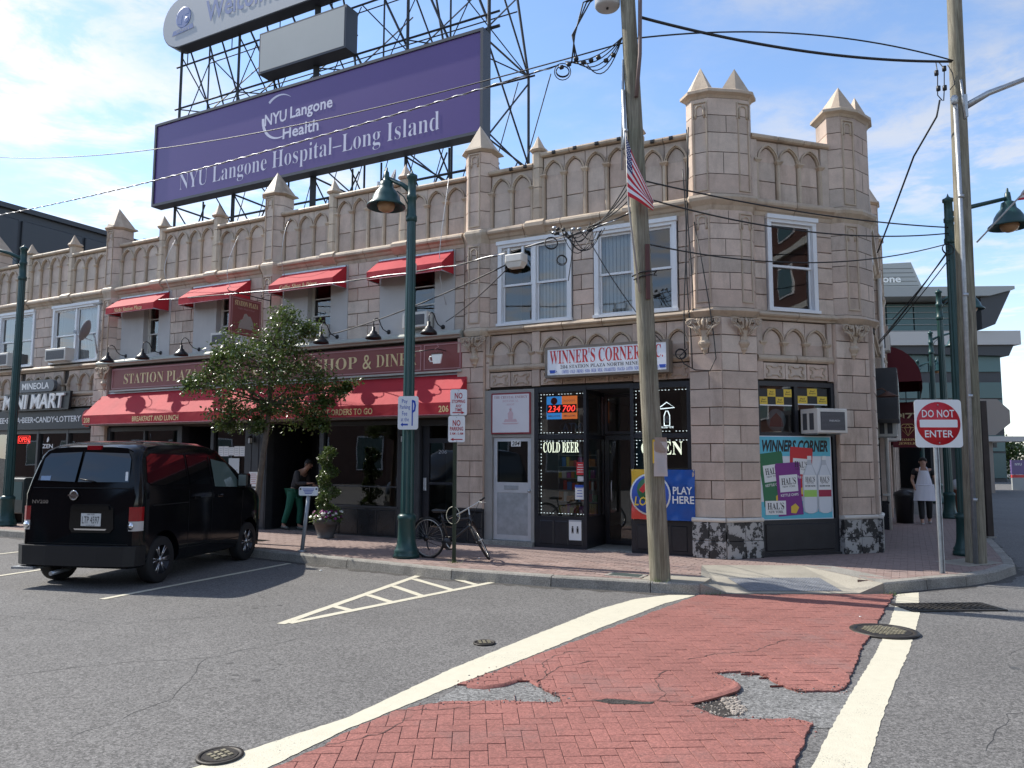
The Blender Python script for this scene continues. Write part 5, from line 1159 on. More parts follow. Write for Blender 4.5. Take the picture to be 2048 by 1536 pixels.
# menus, notices, wall lanterns at the diner
t = flat('menu_sheets', 'row of white menu sheets taped inside the diner window', 'menu', 'f', -7.72, -.03, 1.98, FA)
for i in range(5): card(t, .17, .24 if i != 2 else .2, WHITEP, .003, 'sheet', -.36+i*.18, 0); [card(t, .10, .01, GREYP, .002, 'print_line', -.36+i*.18, .07-k*.05, -.0035) for k in range(4)]
t = flat('menu_notice', 'tall pale notice below the menu sheets in the diner window', 'notice', 'f', -7.62, -.03, 1.50, FA); card(t, .36, .62, mat('pale_print', (.55, .58, .58), .5), .003); text('C', t, BLACKT, .05, .08, .1, 0, -.005)
for lab, z in (('upper of two white notices on the dark pier beside the diner doorway', 1.32), ('lower of two white notices on the dark pier beside the diner doorway', .93)):
    t = flat('pier_notice', lab, 'notice', 'f', -6.88, .04, z, FA); card(t, .30, .34, WHITEP, .004)
    for k in range(6): card(t, .22*random.uniform(.6, 1), .014, mat('print_salmon', (.5, .2, .18), .6), .002, 'print_line', 0, .12-k*.045, -.0045)
def lantern(lab, u):
    t = flat('wall_lantern', lab, 'lantern', 'f', u, .045, 2.28, FA)
    b = MB(); b.box(-.03, .03, -.02, 0, -.09, .05); b.tube([(0, -.02, .05), (0, -.08, .08), (0, -.11, .05)], .008, 5); b.build('bracket', BLACKM, t)
    b = MB(); b.frustum([(-.05, -.16), (.05, -.16), (.05, -.06), (-.05, -.06)], .01, [(-.015, -.125), (.015, -.125), (.015, -.095), (-.015, -.095)], .06); b.box(-.04, .04, -.15, -.07, -.13, -.115)
    for x in (-.042, .034):
        for yy in (-.152, -.076): b.box(x, x+.008, yy, yy+.008, -.115, .01)
    b.build('lantern_cage', BLACKM, t); MB().box(-.033, .033, -.142, -.08, -.115, .008).build('lantern_glass', mat('frosted', (.5, .5, .48), .5), t)
lantern('small black wall lantern left of the diner doorway', -6.92); lantern('small black wall lantern beside door 206', -2.5)
# long sign board
MAROON = mat('maroon_board', (.25, .068, .060), .5, mott=(1.5, .08)); PINKT = mat('pink_trim', (.45, .22, .22), .5)
t = flat('diner_sign', 'long maroon sign board with gold STATION PLAZA COFFEE SHOP & DINER lettering', 'sign', 'f', -6.66, .10, 3.92, FA)
u_ = lambda u: u+6.66
MB().box(u_(-12.24), u_(-1.10), -.0, .10, -.30, .30).build('board', MAROON, t)
MB().box(u_(-12.24), u_(-1.10), -.05, .0, -.335, -.295).build('bottom_trim', MATS['pale_green_trim'], t)
for a, c in ((-12.20, -8.66), (-8.60, -7.42), (-7.36, -2.10), (-2.03, -1.13)):
    frame_box(t, None, u_(a), u_(c), -.26, .275, .022, -.012, .0, PINKT, 'panel_border')
SG = mat('sign_gold', (.78, .62, .32), .45)
text(ser('STATION PLAZA'), t, SG, 2.86, .27, u_(-10.28), .0, -.008, ext=.006, thick=-.009); text(ser('COFFEE SHOP'), t, SG, 3.14, .27, u_(-5.38), .0, -.008, ext=.006, thick=-.009); text(ser('DINER'), t, SG, 1.06, .27, u_(-2.75), .0, -.008, ext=.006, thick=-.009)
text(ital('&'), t, SG, .24, .32, u_(-3.53), .0, -.008, ext=.006)
b = MB(); b.prism([(u_(-8.25), -.14), (u_(-7.8), -.14), (u_(-7.7), .02), (u_(-8.35), .02)], -.008, -.001, 'xz'); b.tube([(u_(-8.1), -.006, .05), (u_(-8.15), -.006, .12), (u_(-8.05), -.006, .2)], .012, 5); b.build('cup_emblem', SG, t)
# big awning
t = flat('long_awning', 'long red canvas awning over the diner front with gold lettering on its valance', 'awning', 'f', -6.8, 0, 2.68, FA)
a0, a1 = -12.60+6.8, -.98+6.8; OUT = .62
def awning(t, a0, a1, zt, zv, out, back=.02, m=RED, seams=0, ribs=True):
    b = MB(); n = 24 if a1-a0 > 4 else 6
    vs = []
    for i in range(n+1):
        x = a0+(a1-a0)*i/n; sag = .012*math.sin(PI*((i*3.0/n) % 1.0)) if n > 10 else 0
        for k, s_ in enumerate((0, .33, .66, 1)): vs.append((x, -back-(out-back)*s_, zt+(zv-zt)*s_ - sag*math.sin(PI*s_)))
    b.add(vs, [(i*4+k, i*4+k+1, (i+1)*4+k+1, (i+1)*4+k) for i in range(n) for k in range(3)], True); b.build('canopy', m, t)
    MB().add([(a0, -out, zv), (a1, -out, zv), (a1, -out, 0), (a0, -out, 0)], [(3, 2, 1, 0)][0:1]).build('valance', m, t)
    for x in (a0, a1): MB().add([(x, -back, zt), (x, -out, zv), (x, -out, 0), (x, -back, 0)], [(0, 1, 2, 3)]).build('side_panel', m, t)
    f = MB(); f.box(a0, a1, -back-.03, -back, zt-.03, zt+.012); f.tube([(a0, -out+.01, .012), (a1, -out+.01, .012)], .012, 5); f.tube([(a0, -back, .012), (a0, -out, .012)], .012, 5); f.tube([(a1, -back, .012), (a1, -out, .012)], .012, 5); f.build('awning_frame', STEEL, t)
awning(t, a0, a1, 3.57-2.68, 2.93-2.68, OUT)
VG = mat('valance_gold', (.78, .58, .28), .5)
for s_, w, u in (('208', .24, -12.42), ('BREAKFAST AND LUNCH', 1.62, -9.72), ('PROMPT ORDERS TO GO', 1.64, -3.82), ('206', .22, -1.20)): text(bold(s_), t, VG, w*1.06, .135, u+6.8, .12, -OUT-.004)
b = MB(); b.box(a0, a1, -.60, -.02, -.012, -.004); b.build('underside', mat('awning_underside', (.30, .28, .27), .8), t)
# small awnings over the upper windows
for i, (a, c, lab, tx) in enumerate(((-12.06, -10.14, 'first small red window awning from the left, lettered Nicks Station Plaza', 'Nicks Station Plaza'), (-9.2, -7.2, 'second small red window awning from the left, beside the hanging sign', None), (-6.14, -4.22, 'third small red window awning from the left, lettered Coffee Shop & Diner', 'Coffee Shop & Diner'), (-3.28, -1.36, 'rightmost small red window awning, behind the green lamp post', None))):
    t = flat('window_awning', lab, 'awning', 'f', (a+c)/2, 0.02, 5.63, FA, 'small red awnings over the upper windows'); h = (c-a)/2
    awning(t, -h, h, 6.17-5.63, .18, .48)
    if tx: text(ital(tx), t, VG, 1.12, .12, -.05, .085, -.484)
# --- gooseneck lamps
def gooseneck(u, lab):
    t = thing('gooseneck_lamp', lab, 'wall lamp', PW('f', u, .02, 4.56), FA, 'black gooseneck lamps over the diner sign')
    b = MB(); b.lathe([(.05, 0), (.05, .012), (.03, .03), (.012, .035)], 14, (0, 0, 0), axis=(0, -1, 0)); b.build('wall_plate', BLACKM, t)
    pts = [(0, 0, 0), (0, -.10, 0), (0, -.2, .03), (0, -.28, .10), (0, -.34, .20), (0, -.42, .24), (0, -.50, .21), (0, -.53, .14), (0, -.53, .02)]
    MB().tube(pts, .011, 7).build('arm', BLACKM, t)
    b = MB(); b.lathe([(.014, .04), (.034, .03), (.036, -.05), (.07, -.075), (.085, -.11), (.125, -.14), (.16, -.18), (.172, -.225), (.165, -.225), (.12, -.16), (.07, -.12), (.0, -.10)], 22, (0, -.53, 0)); b.build('lamp_shade', BLACKM, t)
    b = MB(); b.lathe([(.0, -.11), (.03, -.12), (.042, -.15), (.035, -.185), (0, -.20)], 12, (0, -.53, 0)); b.build('bulb', mat('bulb_glass', (.7, .7, .68), .2), t)
for u, lab in ((-11.8, 'leftmost black gooseneck lamp over the STATION PLAZA lettering'), (-10.4, 'second black gooseneck lamp from the left over the diner sign'), (-8.95, 'third black gooseneck lamp from the left, just left of the tree'), (-7.45, 'gooseneck lamp half hidden in the left of the tree crown'), (-5.95, 'gooseneck lamp hidden behind the right of the tree crown'), (-4.46, 'black gooseneck lamp over the word SHOP right of the tree'), (-3.02, 'black gooseneck lamp left of the green lamp post, under the fourth awning'), (-1.62, 'rightmost black gooseneck lamp, right of the green lamp post')): gooseneck(u, lab)
# --- hanging signs
t = thing('hanging_sign', 'square maroon hanging sign lettered STATION PLAZA on a scrolled iron bracket', 'sign', PW('f', -6.4, .92, 5.02), FS)
MB().rbox(-.45, .45, -.03, .03, -.43, .43, .008).build('board', MAROON, t); frame_box(t, None, -.42, .42, -.40, .40, .014, -.036, -.03, PINKT, 'border')
text(ser('STATION PLAZA'), t, SG, .68, .11, 0, .29, -.036); text(ital('Coffee Shop & Diner'), t, PINKT, .5, .05, 0, .17, -.036)
b = MB(); b.prism([(-.22, -.28), (-.18, -.1), (-.1, -.06), (-.06, .06), (.0, .08), (.06, .02), (.12, .03), (.2, -.1), (.24, -.28)], -.036, -.031, 'xz'); b.build('picture', mat('sign_picture', (.35, .28, .24), .6), t)
b = MB(); b.tube([(-.5, 0, .52), (.76, 0, .52)], .012, 6); b.tube([(.76, 0, .78), (.76, 0, .40)], .014, 6)
b.tube([(.7, 0, .70), (.55, 0, .66), (.45, 0, .58), (.5, 0, .54), (.56, 0, .57)], .009, 5); b.tube([(-.5, 0, .52), (-.54, 0, .56), (-.5, 0, .60)], .009, 5)
for x in (-.35, .35): b.tube([(x, 0, .52), (x, 0, .43)], .006, 4)
b.build('bracket', BLACKM, t)
t = thing('cup_sign', 'white coffee cup sign with brown rim hung from an iron rod on the diner sign', 'sign', PW('f', -1.50, .42, 3.84), FA)
MB().prism([(-.085, -.10), (.085, -.10), (.125, .09), (-.125, .09)], -.015, .015, 'xz').build('cup', WHITEP, t); MB().prism([(-.125, .091), (.125, .091), (.13, .12), (-.13, .12)], -.016, .016, 'xz').build('coffee_rim', mat('coffee_brown', (.09, .03, .02), .5), t)
MB().tube([(-.11, 0, .05), (-.17, 0, .05), (-.185, 0, .0), (-.16, 0, -.05), (-.10, 0, -.05)], .014, 6).build('handle', WHITEP, t)
b = MB(); b.tube([(-.02, 0, .13), (-.05, 0, .2), (.03, 0, .24), (-.01, 0, .31)], .009, 5); b.build('steam', PINKT, t)
b = MB(); b.tube([(-.75, .02, .17), (.02, 0, .20)], .010, 6); b.tube([(.0, 0, .20), (.0, .4, .20)], .010, 6); b.lathe([(.03, 0), (.03, .01), (0, .01)], 10, (-.75, .02, .17), axis=(-1, 0, 0)); b.build('rod', BLACKM, t)
# --- window air conditioners
def aircon(fr, u, out, z, w, h, d, rot, lab, logo=False, slats=9):
    t = thing('air_conditioner', lab, 'air conditioner', PW(fr, u, out, z), rot, 'window air conditioners')
    MB().rbox(0, w, 0, d, 0, h, .012).build('case', OFFWHITE, t)
    g_ = MB(); g_.box(.06, w-.06, -.006, .0, .05, h-.06); g_.build('grille_panel', mat('grille_dark', (.07, .07, .075), .6), t)
    for i in range(slats): MB().box(.065, w-.065, -.010, -.0062, .06+(h-.13)*i/slats, .06+(h-.13)*i/slats+.007).build('slat', mat('grille_grey', (.16, .16, .17), .5), t)
    for i in range(2): MB().box(-.004, .0, .1+i*d*.4, .1+i*d*.4+d*.25, .06, h-.08).build('side_louvre', MATS['grille_dark'], t)
    if logo: text('FRIEDRICH', t, WHITEP, .22, .03, w*.55, h*.5, -.012)
    for x in (.05, w-.09): MB().box(x, x+.03, d*.2, d, -.02, -.001).build('support', STEEL, t)
aircon('c', 1.60, .46, 2.28, .63, .43, .44, FC, 'large boxy air conditioner sticking out of the corner shop window above the poster', True, 14)
aircon('f', -8.33, .22, 4.56, .56, .34, .30, FA, 'white air conditioner in the window behind the tree top'); aircon('f', -5.31, .25, 4.57, .58, .30, .34, FA, 'white air conditioner under the third small red awning'); aircon('f', -2.52, .22, 4.57, .62, .33, .30, FA, 'white air conditioner under the rightmost small red awning')
aircon('f', -15.0, .30, 4.55, .95, .36, .36, FA, 'wide white air conditioner in the window beside the satellite dish'); aircon('f', -17.75, .25, 4.55, .80, .40, .32, FA, 'air conditioner in the window at the left edge behind the lamp post')
# --- mini mart front
mb_ = mart_b
b = MB()
for a in (-18.3, -17.0, -15.62, -14.22, -13.1): b.box(a, a+.09, -.02, .1, .15, 2.62)
b.box(-18.3, -13.02, -.01, .1, .15, .55); b.box(-18.3, -13.02, -.012, .1, 2.5, 2.62); b.build('mart_front', CHAR, mb_, 'f')
for a, c in ((-18.21, -17.0), (-16.91, -15.62), (-15.53, -14.22), (-14.13, -13.1)): pane(mb_, 'f', a, c, .55, 2.5, .05)
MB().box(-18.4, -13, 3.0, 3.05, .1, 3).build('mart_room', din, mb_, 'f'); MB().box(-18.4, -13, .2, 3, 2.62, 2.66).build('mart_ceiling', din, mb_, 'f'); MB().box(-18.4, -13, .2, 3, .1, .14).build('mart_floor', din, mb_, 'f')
b = MB(); b.box(-14.6, -13.6, .01, .09, .55, 2.5); b.build('mart_pier', CONC, mb_, 'f') if False else None
t = flat('mart_band_sign', 'black sign band listing coffee, soda, beer, candy and lottery in white capitals', 'sign', 'f', -15.6, .12, 2.90, FA)
MB().box(-2.9, 2.55, 0, .12, -.28, .28).build('board', mat('slate_board', (.028, .032, .036), .5), t)
text(bold('COFFEE•SODA•BEER•CANDY•LOTTERY'), t, WHITEP, 4.55, .17, -.12, -.0, -.006, ext=.004)
b = MB(); b.lathe([(.20, 0), (.24, 0), (.24, .004), (.20, .004)], 28, (2.44, -.002, 0), axis=(0, -1, 0)); b.build('emblem_ring', REDP, t); b = MB(); b.lathe([(0, 0), (.20, 0), (.20, .003), (0, .003)], 28, (2.44, -.001, 0), axis=(0, -1, 0)); b.build('emblem_disc', BLUEP, t)
t = flat('mart_letters', 'white block channel letters MINI MART on black backing', 'sign', 'f', -15.48, .28, 3.42, FA)
text(bold('MINI MART'), t, WHITEP, 2.95, .42, 0, 0, -.01, ext=.05, shear=.12); MB().prism([(-1.6, -.26), (1.62, -.26), (1.68, .26), (-1.5, .26)], .042, .12, 'xz').build('backing', BLACKM, t)
t = flat('mineola_sign', 'dark grey pill-shaped sign with the word MINEOLA', 'sign', 'f', -15.42, .26, 3.87, FA)
n = 10; pl = [(.72+.17*math.sin(PI*i/n), .17*math.cos(PI*i/n)) for i in range(n+1)] + [(-.72-.17*math.sin(PI*i/n), -.17*math.cos(PI*i/n)) for i in range(n+1)]
MB().prism(pl[::-1], 0, .1, 'xz').build('board', mat('pill_grey', (.11, .12, .13), .5), t); text(bold('MINEOLA'), t, WHITEP, 1.30, .19, 0, 0, -.004, ext=.003)
t = flat('mart_open_sign', 'small red neon OPEN sign in the mini mart window', 'sign', 'f', -16.4, -.07, 2.34, FA); text(bold('OPEN'), t, LEDR, .5, .15, 0, 0, 0); frame_box(t, None, -.3, .3, -.11, .11, .012, 0, .01, LEDR, 'neon_border')
t = flat('zen_sticker', 'white ZEN lettering with a leaf mark on the mini mart glass', 'sticker', 'f', -15.15, -.03, 2.2, FA); text(bold('ZEN'), t, WHITEP, .5, .12, 0, -.06, 0); MB().prism([(-.05, .06), (.0, .05), (.06, .12), (.03, .22), (-.04, .16)], -.002, .0, 'xz').build('leaf_mark', WHITEP, t)
# --- dishes
def dish(lab, loc, rot, r=.3, pole=.5):
    t = thing('satellite_dish', lab, 'satellite dish', loc, rot)
    b = MB(); n = 7
    b.lathe([(r*i/n, .10*(i/n)**2) for i in range(n+1)] + [(r*.98, .11)] + [(r*i/n, .10*(i/n)**2+.012) for i in range(n-1, 0, -1)], 24, (0, -.12, .1), axis=(0, -1, .35)); b.build('reflector', mat('dish_grey', (.20, .20, .21), .5), t)
    b = MB(); b.tube([(0, -.02, -.15), (0, -.40, -.02), (0, -.46, .06)], .012, 6); b.box(-.03, .03, -.50, -.43, .04, .12); b.build('feed_arm', STEEL, t)
    MB().tube([(0, 0, .05), (0, .05, -.1), (0, .12, -pole)], .02, 6).build('mast', STEEL, t)
dish('grey satellite dish on the wall between mini mart and diner', PW('f', -12.75, .35, 5.15), FA-.9); dish('satellite dish on the roof behind the parapet above the green lamp post', PW('f', -3.2, -.5, 7.95), FA-.7, .34, .9)
# ------------------------------------------------------------------ lamp posts, poles, signs
def lamp_post(name, lab, loc, h, arm_rot, group='green street lamp posts', arm=True, s=1.0, arm_len=.52):
    t = thing(name, lab, 'street lamp', loc, arm_rot, group)
    b = MB(); b.lathe([(.225, 0), (.225, .06), (.205, .08), (.215, .11), (.19, .15), (.17, .20), (.155, .30), (.145, .62), (.16, .64), (.16, .70), (.14, .72), (.118, .74)], 20); b.build('base', GREENM, t)
    flt = MB(); n = 24; vs = []; zz = (.74, 2.4, 4.4, h-.9)
    for j, z in enumerate(zz):
        r0 = .115 - .035*(j/3.0)
        for k in range(n): r = r0*(1 if k % 2 else .9); a_ = 2*PI*k/n; vs.append((r*math.cos(a_), r*math.sin(a_), z))
    flt.add(vs, [(j*n+k, j*n+(k+1) % n, (j+1)*n+(k+1) % n, (j+1)*n+k) for j in range(3) for k in range(n)]); flt.build('fluted_shaft', GREENM, t)
    b = MB(); b.lathe([(.082, h-.9), (.10, h-.88), (.10, h-.80), (.085, h-.78), (.075, h-.5), (.09, h-.48), (.09, h-.42), (.075, h-.40), (.072, h-.12), (.095, h-.10), (.095, h-.05), (.05, h-.03), (.02, h), (.0, h+.06)], 16); b.build('post_top', GREENM, t)
    if not arm: return t
    za = h-.36; b = MB(); b.tube([(0, 0, za), (arm_len*.35, 0, za+.16), (arm_len, 0, za+.34)], [.05, .042, .036], 8); b.tube([(.06, 0, za-.25), (.16, 0, za-.06), (.3, 0, za+.06)], .012, 6); b.build('arm', GREENM, t)
    zl = za + .34
    b = MB(); b.lathe([(.0, .20), (.018, .18), (.022, .12), (.045, .10), (.055, .0), (.06, -.06), (.115, -.09), (.125, -.16), (.13, -.20), (.19, -.27), (.24, -.36), (.262, -.45), (.345, -.52), (.35, -.55), (.335, -.555), (.25, -.48), (.0, -.40)], 28, (arm_len, 0, zl)); b.build('lamp_shade', GREENM, t)
    b = MB(); b.lathe([(.0, -.42), (.15, -.46), (.165, -.53), (.13, -.60), (.06, -.64), (0, -.65)], 18, (arm_len, 0, zl)); b.build('globe', mat('amber_glass', (.46, .27, .14), .15, spec=.6), t)
    return t
def arm_ang(d): return math.atan2(d[1], d[0])
lamp_post('street_lamp', 'dark green fluted street lamp in front of the diner with bell shade', (-1.79, 13.09, .15), 6.75, arm_ang((-.93, .35)))
lamp_post('street_lamp', 'green lamp post at the left edge in front of the mini mart', (-12.35, 18.74, .15), 7.0, arm_ang((-1, -.1)), arm_len=1.0)
lr = lamp_post('street_lamp', 'green lamp post beside the right utility pole, lamp hanging over the street', (8.02, 13.55, .15), 6.5, arm_ang((1, .02)), arm_len=1.12)
lamp_post('street_lamp', 'second green lamp post along the side street behind the stop-entry sign', (12.45, 21.75, .15), 6.6, arm_ang((1, .1)), arm_len=1.0)
lamp_post('street_lamp', 'third and farther green lamp post along the side street', (16.2, 29.0, .15), 6.6, arm_ang((1, .1)), arm_len=1.0)
lamp_post('street_lamp', 'farthest green lamp post along the side street', (20.3, 37.6, .15), 6.6, arm_ang((1, .1)), arm_len=1.0)
b = MB(); b.rbox(-.05, .05, -.13, -.08, 4.95, 5.12, .01)
o = b.build('junction_box', OFFWHITE, bpy.data.objects['street_lamp'])
# wooden poles
def wood_mat():
    m = bpy.data.materials.new('weathered_pole_wood'); m.use_nodes = True; t = m.node_tree; N = t.nodes; Kk = t.links.new; b = N['Principled BSDF']; g = N.new('ShaderNodeNewGeometry')
    mp = N.new('ShaderNodeMapping'); mp.inputs['Scale'].default_value = (14, 14, .7); Kk(g.outputs['Position'], mp.inputs[0])
    n = N.new('ShaderNodeTexNoise'); n.inputs['Scale'].default_value = 2.2; n.inputs['Detail'].default_value = 9; n.inputs['Roughness'].default_value = .7; n.inputs['Distortion'].default_value = .6; Kk(mp.outputs[0], n.inputs['Vector'])
    r = N.new('ShaderNodeValToRGB'); r.color_ramp.elements[0].position = .32; r.color_ramp.elements[0].color = (.105, .085, .060, 1); r.color_ramp.elements[1].position = .66; r.color_ramp.elements[1].color = (.34, .31, .235, 1); Kk(n.outputs['Fac'], r.inputs[0])
    n2 = N.new('ShaderNodeTexNoise'); n2.inputs['Scale'].default_value = 1.4; n2.inputs['Detail'].default_value = 5; Kk(g.outputs['Position'], n2.inputs['Vector'])
    x = N.new('ShaderNodeMix'); x.data_type = 'RGBA'; x.blend_type = 'MULTIPLY'; x.inputs[0].default_value = .6; Kk(r.outputs[0], x.inputs[6]); r2 = N.new('ShaderNodeValToRGB'); r2.color_ramp.elements[0].color = (.55, .6, .5, 1); r2.color_ramp.elements[0].position = .35; r2.color_ramp.elements[1].color = (1, 1, 1, 1); r2.color_ramp.elements[1].position = .6; Kk(n2.outputs['Fac'], r2.inputs[0]); Kk(r2.outputs[0], x.inputs[7])
    Kk(x.outputs[2], b.inputs['Base Color']); b.inputs['Roughness'].default_value = .85
    bn = N.new('ShaderNodeBump'); bn.inputs['Strength'].default_value = .9; bn.inputs['Distance'].default_value = .012; Kk(n.outputs['Fac'], bn.inputs['Height']); Kk(bn.outputs[0], b.inputs['Normal']); return m
WOOD = wood_mat()
def pole_mesh(pts, rs):
    b = MB(); n = 20; vs = []; rnd = random.Random(3); ph = [rnd.uniform(0, 6) for _ in range(4)]
    m_ = 40
    for j in range(m_+1):
        f = j/m_*(len(pts)-1); i = min(int(f), len(pts)-2); q = Vector(pts[i]).lerp(Vector(pts[i+1]), f-i); r = rs[i]+(rs[i+1]-rs[i])*(f-i)
        for k in range(n): a_ = 2*PI*k/n; rr = r*(1+.02*math.sin(3*a_+ph[0]+j*.1)+.015*math.sin(7*a_+ph[1]-j*.13)); vs.append((q.x+rr*math.cos(a_), q.y+rr*math.sin(a_), q.z))
    b.add(vs, [(j*n+k, j*n+(k+1) % n, (j+1)*n+(k+1) % n, (j+1)*n+k) for j in range(m_) for k in range(n)], True); b.f.append([m_*n+k for k in range(n)]); b.mi.append(0); b.sm.append(False); return b
P1 = Vector((2.07, 10.77, .15))
up1 = thing('utility_pole', 'leaning weathered wooden utility pole with a flag, in front of the corner shop', 'utility pole', P1)
pole_mesh([(0, 0, 0), (-.13, 0, 3.2), (-.345, .0, 8.6), (-.44, 0, 11)], [.145, .132, .110, .10]).build('shaft', WOOD, up1)
def onp1(z): return P1 + Vector((-.10*min(z-.15, 3.2)/3.2 - (max(z-3.35, 0)/5.4)*.23, 0, z-.15))
b = MB(); b.box(-.16, -.10, -.155, -.12, 3.95, 4.75); b.build('flag_bracket', mat('rust_brown', (.09, .03, .025), .6), up1, off=(.0, .0, 0))
MB().tube([(-.26, -.15, 6.95), (-.20, -.15, 7.6), (-.16, -.15, 9.8)], .03, 8).build('riser_pipe', mat('rusty_pipe', (.17, .12, .11), .6, metal=.3), up1)
b = MB(); b.tube([(-.46, -.02, 5.9), (-.44, -.0, 6.9), (-.42, .0, 7.6)], .02, 6); b.tube([(-.44, -.06, 7.1), (-.42, -.06, 6.4), (-.45, -.06, 6.2)], .028, 6); b.build('hardware', STEEL, up1)
b = MB(); b.tube([(-.34, -.05, 4.3), (-.24, -.14, 4.34), (-.13, -.16, 4.35), (.0, -.1, 4.37), (.0, .05, 4.36)], .012, 6); b.tube([(-.32, -.05, 4.25), (-.22, -.14, 4.28), (-.1, -.155, 4.3), (.01, -.08, 4.31)], .01, 6); b.build('strap', CABLE, up1)
MB().box(-.10, -.07, -.14, -.125, 1.62, 1.95).build('tag_plate', YELP, up1)
t = thing('pole_notice', 'crumpled paper notices taped to the wooden pole by the corner shop', 'paper notice', (2.07, 10.60, 1.83), .12)
cloth(.19, .48, 8, 10, lambda x, z: .012*math.sin(z*14+x*20)-.01, None).build('sheet', mat('paper_old', (.50, .46, .44), .8), t); cloth(.17, .2, 6, 6, lambda x, z: .012*math.sin(z*24+x*30)-.02, None).build('sheet', mat('paper_brown', (.33, .25, .2), .8), t, off=(.0, 0, .2))
for k in range(7): card(t, .11, .006, GREYP, .001, 'print_line', -.0, .0-k*.03, -.026)
t = thing('transformer', 'grey cylindrical transformer at the top of the leaning wooden pole, cut by the frame', 'transformer', (1.43, 10.85, 8.62))
MB().lathe([(.0, 0), (.17, .0), (.19, .03), (.19, .9), (.17, .95), (0, .97)], 24).build('tank', mat('transformer_grey', (.52, .53, .54), .5), t); MB().box(.12, .3, -.04, .04, .2, .7).build('bracket', STEEL, t); MB().lathe([(0, 0), (.02, 0), (.02, -.02), (0, -.02)], 10, (0, 0, -.001)).build('plug', BLACKM, t)
P2 = Vector((7.62, 12.63, .15))
up2 = thing('utility_pole', 'straight wooden utility pole with grey conduit at the street corner on the right', 'utility pole', P2)
pole_mesh([(0, 0, 0), (.08, 0, 5), (.16, 0, 9.8), (.2, 0, 12)], [.155, .135, .115, .105]).build('shaft', WOOD, up2)
b = MB(); b.tube([(-.10, -.15, 0), (-.02, -.14, 5.5), (.0, -.13, 7.75)], .038, 8)
for z in (1.0, 2.7, 4.4, 6.1): b.tube([(-.08+z*.012, -.15, z), (-.08+z*.012, -.15, z+.05)], .048, 8)
b.build('conduit', STEEL, up2)
b = MB(); b.tube([(.20, -.05, 7.75), (.6, -.1, 7.98), (1.6, -.2, 8.35)], [.06, .05, .04], 8); b.box(.12, .22, -.12, .02, 7.55, 7.95); b.tube([(.15, -.13, 7.5), (.11, -.14, 8.2)], .02, 6); b.build('light_arm', STEEL, up2)
MB().lathe([(.03, 0), (.055, .03), (.06, .12), (.04, .16), (0, .17)], 10, (-.02, -.14, 7.75)).build('weatherhead', STEEL, up2)
# flags
FLR = mat('flag_red', (.50, .02, .035), .75); FLW = mat('flag_white', (.72, .70, .70), .75); FLB = mat('flag_blue', (.02, .03, .14), .75)
t = thing('flag', 'limp stars and stripes flag hanging from the leaning wooden pole', 'flag', (1.66, 10.52, 6.5), .0)
MB().tube([(-.02, .02, .03), (-.005, -.02, -1.05), (.16, .12, -2.3)], .014, 7).build('flag_staff', mat('staff_grey', (.35, .33, .31), .5), t); MB().lathe([(0, 0), (.03, .01), (.03, .04), (0, .05)], 8, (-.02, .02, .03)).build('finial', STEEL, t)
def flag_cloth(t, top_l, top_r, bot_l, bot_r, canton=True, rows=13, nv=14, amp=.035):
    # stripes run down the hanging cloth, side by side across its width
    tl, tr, bl, br = map(Vector, (top_l, top_r, bot_l, bot_r))
    def S(s_, v):
        p = tl.lerp(tr, s_).lerp(bl.lerp(br, s_), v); p.y += amp*math.sin(s_*9+v*3)*(.3+v) + amp*.5*math.sin(s_*17); return p
    for i in range(rows):
        m = FLR if i % 2 == 0 else FLW; b = MB(); vs = []; k = 3
        v0 = .36 if (canton and i < 7) else 0
        for j in range(nv+1):
            for q in range(k+1): vs.append(S((i+q/k)/rows, v0+(1-v0)*j/nv))
        b.add(vs, [(j*(k+1)+q, j*(k+1)+q+1, (j+1)*(k+1)+q+1, (j+1)*(k+1)+q) for j in range(nv) for q in range(k)], True); b.build('stripe', m, t)
    if canton:
        b = MB(); vs = []
        for j in range(9):
            for q in range(13): vs.append(S(q/12*7/rows, .36*j/8))
        b.add(vs, [(j*13+q, j*13+q+1, (j+1)*13+q+1, (j+1)*13+q) for j in range(8) for q in range(12)], True); b.build('canton', FLB, t)
        b = MB()
        for j in range(6):
            for q in range(5):
                p = S((q+.7)/6*7/rows, .36*(j+.6)/6.4); p.y -= .006; r_ = .014
                b.add([p+Vector((r_*(1 if a_ % 2 else .45)*math.sin(a_*PI/5), 0, r_*(1 if a_ % 2 else .45)*math.cos(a_*PI/5))) for a_ in range(10)], [tuple(range(10))])
        o = b.build('stars', FLW, t); o['kind'] = 'stuff'
def flag_diag(t):
    """limp flag: hoist along the staff, folds falling down and to the right"""
    H0, H1 = Vector((-.03, -.02, -.03)), Vector((-.02, -.06, -.95))      # along the staff
    F0, F1 = Vector((.34, -.05, -1.02)), Vector((.34, -.09, -1.16))
    def S(s_, v):     # s across stripes, v along the fly
        a_ = H0.lerp(H1, s_); c_ = Vector((.05+.02*s_, -.05, -.30)).lerp(Vector((.10, -.09, -1.03)), s_); e = F0.lerp(F1, s_)
        p = a_*(1-v)**2 + c_*2*v*(1-v) + e*v*v
        return p + Vector((.0, .03*math.sin(s_*10+v*4)*(.3+v), 0))
    return S
